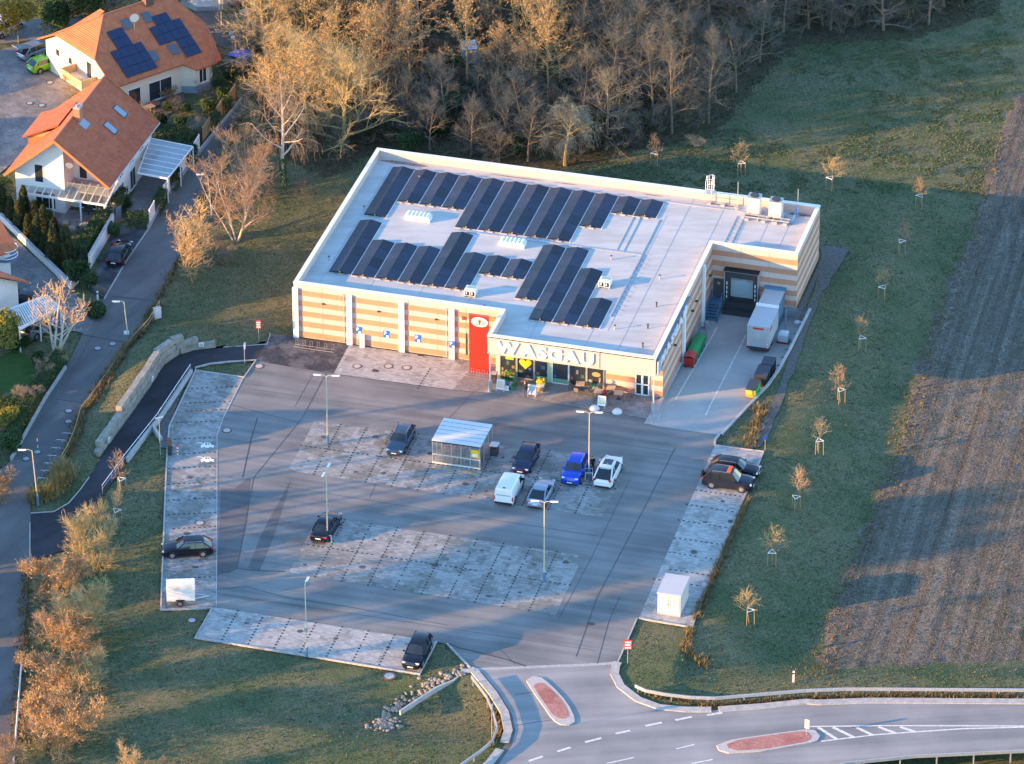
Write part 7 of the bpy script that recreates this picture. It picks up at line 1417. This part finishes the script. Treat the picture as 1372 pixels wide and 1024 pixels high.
proto('wide1', M_barky, M_twigy, None, seed=4, H=10.5, base=.14, spread=5.4, nl=17, rad=.26, sub=9, tw=9, tl=.85, el=(.15,1.1), grav=.0, tww=.014)
proto('wide2', M_bark, M_twig, None, seed=5, H=9.5, base=.12, spread=5.0, nl=16, rad=.24, sub=9, tw=9, tl=.8, el=(.1,1.0), grav=-.01, tww=.014)
proto('wide3', M_bark, M_twig_shade, None, seed=18, H=9.0, base=.12, spread=4.4, nl=16, rad=.22, sub=9, tw=8, tl=.8, el=(.1,1.0), grav=-.01, tww=.015)
proto('under1', M_bark, M_twig_shade, None, seed=6, H=4.6, base=.1, spread=2.3, nl=20, rad=.12, sub=6, tw=5, tl=.6, stems=5)
proto('under2', M_barky, M_twig_shade, None, seed=7, H=4.0, base=.05, spread=2.2, nl=20, rad=.1, sub=6, tw=5, tl=.6, stems=6)
proto('birch', M_birch, M_twigb, None, seed=8, H=10.5, base=.34, spread=4.0, nl=11, rad=.2, sub=7, tw=8, tl=.75, el=(.35,1.15), grav=.05, wgrav=-.9, tww=.013)
proto('willow', M_barky, M_twigw, None, seed=9, H=7.6, base=.45, spread=3.7, nl=16, rad=.2, sub=9, tw=9, tl=.9, el=(.55,1.2), grav=-.13, wgrav=-.45, tww=.015)
proto('bush_gold', M_barky, M_twigy, None, seed=10, H=4.4, base=.05, spread=1.8, nl=28, rad=.12, sub=8, tw=7, tl=.6, stems=8, stemsp=.3, el=(.5,1.3))
proto('bush_russet', M_bark, M_twigr, M_brownleaf, seed=11, H=4.0, base=.05, spread=2.0, nl=28, rad=.11, sub=8, tw=7, tl=.55, stems=8, stemsp=.35, leaf=1, ls=.09)
proto('bush_grey', M_bark, M_twigg, None, seed=12, H=4.2, base=.03, spread=1.8, nl=34, rad=.1, sub=7, tw=7, tl=.6, stems=10, stemsp=.4, el=(.6,1.4))
proto('bush_tan', M_birch, M_twigb, None, seed=13, H=6.0, base=.15, spread=2.2, nl=30, rad=.14, sub=7, tw=6, tl=.6, stems=6, stemsp=.25, el=(.6,1.35))
proto('upright', M_barky, M_twig, None, seed=14, H=5.6, base=.12, spread=1.3, nl=36, rad=.12, sub=6, tw=5, tl=.5, stems=7, stemsp=.13, el=(.9,1.45))
proto('pollard', M_birch, M_twig, None, seed=15, H=4.6, base=.25, spread=2.0, nl=20, rad=.22, sub=5, tw=3, tl=.35, stems=4, stemsp=.22, el=(.5,1.25), tww=.025)
proto('oak', M_barky, M_twigy, M_brownleaf, seed=16, H=6.0, base=.12, spread=2.6, nl=18, rad=.14, sub=7, tw=6, tl=.55, leaf=2, ls=.11, stems=3)
proto('poplar', M_bark, M_twigg, None, seed=17, H=15.0, base=.06, spread=1.5, nl=46, rad=.2, sub=6, tw=5, tl=.6, el=(.95,1.4))
for k in range(3): proto(f'sapling{k}', M_bark, (M_twigb, M_twig, M_twigy)[k], None, seed=20+k, H=3.2-.3*k, base=.5, spread=(.75,.95,1.25)[k], nl=(12,10,12)[k], rad=.05, sub=4, tw=3, tl=.32, el=(.6,1.3), tww=.011)
def leafy(name, n, r, h, m, shape='ball', ls=.13, seed=1, trunk=.0, core=True):
    """evergreen: many small leaves through the outer volume round a few stems"""
    rg = random.Random(seed); T = MB(); Cn = MB(); T.tube([(0,0,-.1),(0,0,h*.8)], [.09,.03], 6, 0, False)
    for i in range(6): d = ang(rg, rg.uniform(.2,1.2)); T.tube([(0,0,h*.25), Vector((0,0,h*.3))+Vector((d.x*r,d.y*r,d.z*h*.4))*.7], [.04,.012], 4, 0, False)
    lob = [(rg.uniform(-.5,.5)*r, rg.uniform(-.5,.5)*r, h*(.3+.55*rg.random()), r*rg.uniform(.4,.7)) for _ in range(9)]
    for i in range(n):
        if shape == 'col': z = rg.random()**.85; rr_ = r*(1-.75*z**1.6)*math.sqrt(rg.uniform(.35,1))*(1+.18*math.sin(z*23+3*rg.random())); a = rg.random()*6.283; p = Vector((rr_*math.cos(a), rr_*math.sin(a), .08+z*h))
        elif shape == 'lobes': c = rg.choice(lob); d = ang(rg, math.asin(rg.uniform(-1,1))); q = c[3]*rg.uniform(.6,1.05); p = Vector((c[0]+d.x*q, c[1]+d.y*q, max(.05, c[2]+d.z*q*.85)))
        else: d = ang(rg, math.asin(rg.uniform(-.9,1))); q = rg.uniform(.7,1.03); p = Vector((d.x*r*q, d.y*r*q, h*.5+d.z*h*.5*q))
        leafq(Cn, p, ls*rg.uniform(.6,1.3), rg)
    a = T.build('trunk', M_bark); c = Cn.build('crown', m); PROTO[name] = (a.data, c.data); bpy.data.objects.remove(a); bpy.data.objects.remove(c)
leafy('thuja', 3000, .75, 3.9, M_leafd, 'col', .11, 1); leafy('thuja2', 2600, .65, 3.2, M_leafd, 'col', .11, 2); leafy('round', 2600, 1.25, 2.4, M_leaf, 'lobes', .12, 3); leafy('yellow', 3600, 1.5, 3.4, M_leafy, 'lobes', .13, 4); leafy('greentree', 5000, 2.6, 5.5, M_leaf, 'lobes', .16, 5); leafy('yellowtree', 4200, 2.4, 6.0, M_leafy, 'lobes', .15, 6); leafy('ball', 1400, .75, 1.3, M_hedge, 'ball', .1, 7)
# the wood behind the store
rw = random.Random(21); pts = []
FP = [(342,118),(352,165),(395,205),(440,222),(505,195),(700,225),(790,213),(850,195),(955,165),(1005,112),(1060,52),(1215,44),(1310,12),(1310,-14),(330,-14)]
def inp(x, y, P):
    r = False; j = len(P)-1
    for i in range(len(P)):
        if (P[i][1] > y) != (P[j][1] > y) and x < (P[j][0]-P[i][0])*(y-P[i][1])/(P[j][1]-P[i][1])+P[i][0]: r = not r
        j = i
    return r
tries = 0
while len(pts) < 125 and tries < 9000:
    tries += 1; x = rw.uniform(335,1315); y = rw.uniform(-14,222)
    if not inp(x, y, FP) or (590 < x < 690 and 60 < y < 130) or (720 < x < 800 and y > 170): continue
    if all(((x-a)/24)**2+((y-b_)/19)**2 > 1 for a, b_ in pts): pts.append((x, y))
pts.sort(key=lambda q: (0 if q[1] > 120 else 1 if q[1] > 50 else 2, q[0]))
cnt = {}
def ordn(n): return ORD[n] if n < 12 else f"{n+1}th" if n+1 not in (21,22,23) else f"{n+1}{ {21:'st',22:'nd',23:'rd'}[n+1] }"
for x, y in pts:
    row = 'front' if y > 120 else 'middle' if y > 50 else 'rear'; k = cnt.get(row, 0); cnt[row] = k+1
    if x < 545: pr = rw.choice(['wide1','wide2','wide1','tall1']); d = 'spreading bare golden tree'
    elif x < 760: pr = rw.choice(['tall1','tall2','tall1','tall2']); d = 'tall tree with dry brown leaves'
    else: pr = rw.choice(['tall3','tall3','wide3']); d = 'bare tree with shade-dark twig colour'
    s = rw.uniform(.8,1.08)*(1.0 if x < 900 else .86); 
    if 505 < x < 720 and y > 150: s *= .75; pr = 'tall3'
    plant('woodland_tree', pr, x, y, f"{d}, {row} rank of the wood, {ordn(k)} from left", 'tree', s, 'bare trees of the wood behind the store')
up_ = []; tries = 0
while len(up_) < 140 and tries < 6000:
    tries += 1; x = rw.uniform(345,1300); y = rw.uniform(-8,226)
    if not inp(x, y, FP) or (600 < x < 650 and 50 < y < 110): continue
    if all(((x-a)/18)**2+((y-b_)/11)**2 > 1 for a, b_ in up_): up_.append((x, y))
up_.sort()
for k, (x, y) in enumerate(up_): plant('undergrowth_shrub', rw.choice(['under1','under2','under1']), x, y, f"low bare shrub of the wood's undergrowth, {ordn(k)} counted from the left", 'shrub', rw.uniform(.65,1.05), "undergrowth shrubs of the wood")
for k, (x, y) in enumerate(((452,212),(548,205),(640,128),(602,160),(690,205),(870,120),(1150,30),(820,160),(920,95),(760,130),(960,60),(590,185))): plant('ivy_shrub', 'round', x, y, f"green ivy covered shrub in the wood, {ORD[k]} from the left" , 'shrub', rw.uniform(.8,1.2), 'ivy shrubs in the wood')
leafy('olive', 1900, 1.5, 2.6, mat('olive_leaf', (.06,.068,.032), .9, (.085,.08,.045), 1.4), 'lobes', .13, 9)
ol = []; tries = 0
while len(ol) < 34 and tries < 4000:
    tries += 1; x = rw.uniform(440,1290); y = rw.uniform(0,222)
    if inp(x, y, FP) and all(((x-a)/24)**2+((y-b_)/14)**2 > 1 for a, b_ in ol) and not (600 < x < 660 and 50 < y < 115): ol.append((x, y))
ol.sort()
for k, (x, y) in enumerate(ol): plant('olive_shrub', 'olive', x, y, f"olive green thicket in the wood's undergrowth, {ordn(k)} from the left", 'shrub', rw.uniform(.8,1.3), 'olive thickets of the wood')
plant('willow_tree', 'willow', 757, 222, 'pale drooping willow at the wood edge behind the solar roof', 'tree', 1.02)
bt = plant('birch_tree', 'birch', 380, 250, 'white trunked weeping birch with ivy on its foot', 'tree', 1.25, rz=.4)
b = MB(); rg = random.Random(3)
for i in range(500): a = rg.random()*6.28; z = 3.4*rg.random(); leafq(b, Vector((.3*math.cos(a),.3*math.sin(a),z)), .12, rg)
b.build('ivy', M_ivy, bt)
# shrubs between street and store
for pr, x, y, s, lb, sz in (('bush_tan',318,322,1.5,'large sunlit tan shrub with pale stems by the street lamp',1.0),('bush_tan',335,264,1.2,'tan shrub between the birch and the large sunlit shrub',1.0),('upright',258,376,1.5,'upright golden brown shrub cluster nearest the street',1.0),('under2',285,345,.75,'low dark shrub at the foot of the large tan shrub',.8),('bush_grey',300,352,.5,'small grey bush right of the upright golden shrub',.9),('under1',352,270,.7,'dark thicket below the birch on its left',.8),('under2',408,262,.6,'dark thicket right of the birch trunk',.8),('under2',300,222,.8,'shaded shrub beside the street below the timber panels',1),
 ('bush_gold',128,762,1.25,'yellow lit shrub tree over the dark end of the footpath',1.1),('bush_gold',108,845,1.3,'grey brown dome shaped bush in the left hedge',.95),('bush_russet',75,806,1.2,'russet shrub at the street side of the grey dome bush',1.0),('bush_tan',70,862,.8,'russet twigs between the dome bush and the street',.9),('bush_russet',100,876,1.05,'reddish tangle below the grey dome bush',.9),('bush_gold',112,925,.95,'golden broom like bush in the left hedge',1.0),('bush_russet',72,935,1.2,'orange russet bush nearest the pale handrail',1.0),('bush_russet',92,996,1.5,'large reddish bush at the bottom of the left hedge',.9),('bush_tan',55,990,.8,'ochre edge bush beside the bottom of the street',.95),('upright',176,1050,.7,'orange twig tips poking into the bottom edge',1.0),('bush_russet',212,1052,.55,'second group of orange twig tips at the bottom edge',1.0),('bush_russet',10,1035,.8,'orange bush in the bottom left corner',1.0),('bush_russet',-4,668,.75,'reddish shrub cut by the left frame edge',1.0),
 ('oak',100,135,.6,'brown leafed round shrub at the foot of the orange roof',.8),('pollard',76,474,1.5,'pollarded pale tree with stubby sunlit branches',1.1),('bush_gold',74,490,.5,'brown gold bush around the pollarded tree',.8),('bush_grey',36,540,.6,'pale grassy bush at the edge of the lawn',1.0),('bush_tan',60,512,.42,'tan shrub along the plot kerb',.9),('bush_grey',135,395,.3,'small straw coloured tuft in the driveway bed',1.0),
 ('bush_grey',262,182,.62,'round weeping dome shrub in the garden of the cream house',.72),('under2',235,150,.5,'bare shrub on the gravel terrace edge',.9),('under1',272,135,.5,'dark bare shrub beside the polygonal bay',.9),('bush_russet',226,133,.4,'russet shrub beside the patio window',.9),('under1',190,165,.55,'dark shrub under the roof eave of the gabled house',.8)):
    plant('shrub' if pr not in ('pollard',) else 'pollard_tree', pr, x, y, lb, 'shrub' if pr != 'pollard' else 'tree', s, sz=sz)
for pr, x, y, s, lb in (('round',104,378,1.05,'dark green rounded shrub at the right end of the thuja row'),('round',119,386,.8,'dark green narrow shrub at the wall corner'),('ball',129,425,1.3,'small dark green bush at the driveway mouth'),('yellow',8,468,1.15,'yellow lit conifer at the left edge above the lawn'),('round',28,470,.8,'green shrub right of the yellow conifer'),('yellow',12,575,.7,'yellow tipped shrub below the lawn at the left edge'),('round',14,606,1.0,'dark green shrub at the street bend by the left edge'),('round',52,490,.6,'green shrub at the lawn corner'),('yellowtree',25,58,.95,'yellow green tree over the white minibus'),('greentree',85,48,.95,'dark green tree right of the yellow tree'),('greentree',120,22,.75,'dark green hedge tree behind the garden path'),('round',310,112,.7,'green shrub at the far corner of the cream house lawn'),('round',292,120,.5,'small dark shrub on the cream house lawn'),('greentree',60,12,.8,'dark evergreen at the top edge above the yellow tree'),('greentree',150,-8,.7,'evergreen crown at the top edge left of the chimney'),('round',242,172,.6,'dark shrub left of the weeping dome'),('round',225,150,.5,'green cushion shrub on the gravel terrace'),('round',186,176,.6,'dark green shrub behind the gabled roof'),('yellow',66,300,.5,'yellowish shrub among the thuja columns'),('round',56,283,.6,'green shrub left of the veranda posts'),('round',150,318,.7,'dark shrub behind the white kerbside wall'),('yellow',250,8,.8,'yellow green shrub left of the white villa'),('round',248,152,.55,'blue green shrub on the garden terrace'),('round',280,152,.7,'green shrub behind the middle timber panel'),('ball',214,168,1.1,'dark shrub between terrace and hedge'),('round',300,135,.7,'green shrub behind the farthest timber panel'),('round',170,282,.6,'dark green shrub at the right end of the veranda')):
    plant('evergreen_shrub' if 'tree' not in pr else 'evergreen_tree', pr, x, y, lb, 'shrub' if 'tree' not in pr else 'tree', s)
TH_ = [(4,290),(15,299),(26,309),(38,320),(50,331),(61,342),(72,353),(84,364),(33,297),(47,307),(59,318),(74,332),(90,350)]
for k, (x, y) in enumerate(TH_): plant('thuja', ('thuja','thuja2')[k % 2], x, y, f"{ordn(k % 8)} thuja column from the left in the {'front' if k < 8 else 'back'} rank behind the white garden wall", 'conifer', rnd.uniform(.85,1.1), 'thuja columns of the garden hedge')
def hedge(px, label, H=1.6, wd=.9, m=None, z=0.0):
    P = A2(px); c = P[0]; t = thing('hedge', label, 'hedge', (c.x,c.y,z)); rg = random.Random(len(label)); b = MB(); s = MB(); L_ = sum((q-p).length for p, q in zip(P[:-1],P[1:]))
    for i in range(int(420*L_*H/1.5)):
        p, d, _ = along(P, rg.random()*L_*.999); nn = Vector((-d.y,d.x,0)); f = rg.random(); u = rg.uniform(-1,1)*wd/2; zz = rg.random()*H
        if f < .45: zz = H*(.9+.12*rg.random())
        elif f < .9: u = math.copysign(wd/2*(.85+.2*rg.random()), u)
        leafq(b, p+nn*u+Vector((0,0,zz))-c, .1*rg.uniform(.6,1.3), rg)
    for i in range(max(2,int(L_/.6))): p, d, _ = along(P, (i+.5)*.6 if (i+.5)*.6 < L_ else L_*.9); s.tube([p-c,p-c+Vector((0,0,H*.9))], [.04,.015], 4)
    s.build('stems', M_bark, t); b.build('foliage', m or M_hedge, t)
hedge([(172,306),(197,303)],'clipped hedge closing the kerbside bay',1.6,1.2); hedge([(209,290),(219,271)],'clipped hedge between the two lowest white wall panels',1.7); hedge([(229,258),(239,243)],'browned hedge block between white wall panels',1.7,.9,M_leafd); hedge([(249,229),(260,213)],'green hedge block beside the carport corner',1.8,1.0); hedge([(206,188),(235,190),(262,197)],'long hedge between carport and garden',1.6,1.6)
hedge([(283,178),(291,167)],'dark hedge between two timber panels',1.6); hedge([(299,156),(308,146)],'dark hedge before the farthest timber panel',1.6); hedge([(108,352),(140,300)],'tall hedge behind the white kerbside wall',1.9,1.2); hedge([(150,295),(165,275)],'tall dark hedge at the veranda corner',2.2,1.2); hedge([(-8,262),(14,255)],'green hedge left of the gabled house',1.4,1.4); hedge([(82,486),(62,515),(44,545),(8,606)],'long dark hedge behind the plot kerb of the lawn garden',1.5,1.1); hedge([(-6,548),(22,556),(34,566)],'dark hedge closing the lawn at the bottom',1.5,1.2); hedge([(100,22),(150,2)],'hedge along the garden path at the top',1.8,1.6)
# dry hedge strips and rough fringes along kerbs, one clump each
def fringe(px, n, h_, name, j=.25, m=None, wd=.05):
    P = A2(px); L_ = sum((q-p).length for p, q in zip(P[:-1],P[1:])); rg = random.Random(n); X = []; Y = []
    for k in range(n): p, d, _ = along(P, L_*rg.random()*.999); r_ = j*(.4+.9*vn1(p)); X.append(p.x+rg.gauss(0,r_)); Y.append(p.y+rg.gauss(0,r_))
    X = np.array(X); Y = np.array(Y); Z = np.maximum(hfun(X, Y), -2.0); tufts(name, X, Y, Z, m or M_straw, h_, wd, 4, 1.0)
vn1 = lambda p: float(vnoise(np.array([p.x]), np.array([p.y]), 1.7)[0])
fringe([(44,672),(58,668),(72,660),(84,648),(84,632)],900,1.15,'reed_hedge',.45,mat('reed_gold', (.36,.27,.11), .95, (.26,.2,.08), .8))
fringe([(212,408),(180,462),(158,492),(124,542),(110,558),(101,590),(90,612)],1100,.55,'dry_fringe',.28)
fringe([(1003,668),(985,705),(962,758),(932,830)],700,.4,'dry_fringe',.16); fringe([(925,842),(918,870),(935,880),(950,885)],160,.45,'dry_fringe',.3)
fringe([(1022,545),(1012,575),(1005,600)],200,.5,'dry_fringe',.4); fringe([(860,928),(950,945),(1080,934),(1200,932),(1372,933)],900,.35,'dry_fringe',.16)
fringe([(655,925),(664,955),(668,975),(655,1000)],240,.4,'dry_fringe',.22); fringe([(325,150),(276,252),(243,342),(212,402)],700,.35,'dry_fringe',.3); fringe([(36,760),(30,860),(20,1000)],500,.4,'dry_fringe',.35)
fringe([(1097,905),(1130,770),(1170,690),(1204,599),(1254,424),(1304,305),(1347,180)],1500,.14,'field_margin',.9,M_straw,.06)
# staked young trees
def sapling(px, py, k, s, label, grp='staked young trees', zs=1.0):
    t = plant('young_tree', f'sapling{k}', px, py, label, 'young tree', s*rnd.uniform(1.1,1.3), grp, sz=zs*rnd.uniform(1.0,1.18))
    for o in t.children: o.rotation_euler = (rnd.uniform(-.05,.05), rnd.uniform(-.05,.05), 0)
    for i in range(3): a = 2.094*i+.5; MB().tube([(.45*math.cos(a),.45*math.sin(a),-.1),(.45*math.cos(a)*.94,.45*math.sin(a)*.94,1.45+.12*rnd.random())], .032, 5).build('stake', M_wood_l, t)
    b = MB()
    for i in range(3): a, c_ = 2.094*i+.5, 2.094*(i+1)+.5; b.bar((.45*math.cos(a),.45*math.sin(a),1.5), (.45*math.cos(c_),.45*math.sin(c_),1.5), .035, .06)
    b.build('tie_frame', M_wmetal, t)
SAP = [(1004,836,2,1.0),(1034,758,2,1.05),(1066,684,0,1.15),(1097,608,1,1.1),(1126,540,0,1.1),(1154,470,1,1.0),(1182,402,1,.95),(1207,340,0,.9)]
for i, (x, y, k, s) in enumerate(SAP): sapling(x, y, k, s, f"{['nearest','second','third','fourth','fifth','sixth','seventh','farthest'][i]} staked young tree from the road along the field edge")
for i, (x, y) in enumerate(((877,222),(993,235),(1112,255),(1232,279))): sapling(x, y, i % 3, .95, f"staked young tree behind the store, {ORD[i]} from the left")
sapling(163,660,0,1.0,'staked young tree at the railing end of the footpath'); sapling(157,702,1,.9,'staked young tree behind the yellow lit shrub')
plant('shrub', 'bush_tan', 932, 196, 'pale pinkish bush at the meadow corner of the wood', 'shrub', .45, sz=.5)
# ------------------------------------------------------------------ unseen houses and pines added left of frame to throw the long shadows
for i, (x, y, h_) in enumerate(((-66,-57,5.8),(-66,-45,6.4),(-65,-32.5,7.6),(-64,-19,8.4),(-65,-3,8.4),(-66,12,8.4),(-74,27,8.0),(-78,42,7.6),(-80,58,7.0))):
    t = thing('shadow_house', f"{ORD[i]} unseen shadow-casting house added beyond the left frame edge, counted from the road", 'house', (x, y, 0), R(8), 'added shadow houses left of the picture')
    b = MB().b2((-5.2,-4.6,0), (5.2,4.6,h_*.6)); b.add([(-5.2,-4.6,h_*.6),(-5.2,4.6,h_*.6),(-5.2,0,h_-.2),(5.2,-4.6,h_*.6),(5.2,4.6,h_*.6),(5.2,0,h_-.2)], [(0,1,2),(3,4,5)]); b.build('wall', M_wall, t)
    slab(t, 'roof', M_tile_b, [(-5.6,-5.3,h_*.55),(5.6,-5.3,h_*.55),(5.6,0,h_),(-5.6,0,h_)]); slab(t, 'roof', M_tile_b, [(-5.6,0,h_),(5.6,0,h_),(5.6,5.3,h_*.55),(-5.6,5.3,h_*.55)])
def pine(name, r, z0, z1, seed, tr=.3):  # added shadow caster, crown set high to shade the far ground
    rg = random.Random(seed); T = MB(); Cn = MB(); T.tube([(0,0,-.2),(.1,0,z0*.5),(0,.1,z0+1),(0,0,z1-1)], [tr,tr*.85,tr*.6,.06], 8, 0, False)
    lob = [(rg.uniform(-.55,.55)*r, rg.uniform(-.55,.55)*r, rg.uniform(z0+.5,z1-1), rg.uniform(.4,.65)*r) for _ in range(14)]
    for c in lob: T.tube([(0,0,c[2]-1.5),(c[0]*.6,c[1]*.6,c[2]-.6),(c[0],c[1],c[2])], [.1,.06,.02], 4, 0, False)
    for i in range(int(900*r)): c = rg.choice(lob); d = ang(rg, math.asin(rg.uniform(-1,1))); q = c[3]*rg.uniform(.4,1.05); leafq(Cn, Vector((c[0]+d.x*q, c[1]+d.y*q, c[2]+d.z*q)), .34*rg.uniform(.6,1.2), rg)
    a = T.build('trunk', M_bark); c = Cn.build('crown', M_leaf); PROTO[name] = (a.data, c.data); bpy.data.objects.remove(a); bpy.data.objects.remove(c)
pine('pine_big', 3.6, 13.5, 22.5, 1); pine('pine_mid', 2.6, 13.5, 21.0, 2, .26); pine('pine_thin', 1.2, 14, 20, 3, .22)
for i, (x, y, pr) in enumerate(((-79,-66.5,'pine_mid'),(-80,-60.8,'pine_big'),(-78,-56.4,'pine_big'),(-80,-52.6,'pine_mid'),(-84,-58.5,'pine_big'),(-78,-47.2,'pine_mid'),(-77,-44.8,'pine_thin'),(-79,-43.2,'pine_thin'),(-77,-41.8,'pine_thin'),(-78,-40.2,'pine_thin'),(-79,-38.8,'pine_thin'),(-77,-37.3,'pine_thin'),(-80,-34.6,'pine_mid'),(-79,-30.5,'pine_thin'),(-80,-26,'pine_thin'))):
    plant('shadow_pine', pr, 0, 0, f"{ordn(i)} unseen shadow-casting pine added beyond the left frame edge, counted from the road", 'tree', 1.0, 'added shadow pines left of the picture', xyz=(x, y, 0))
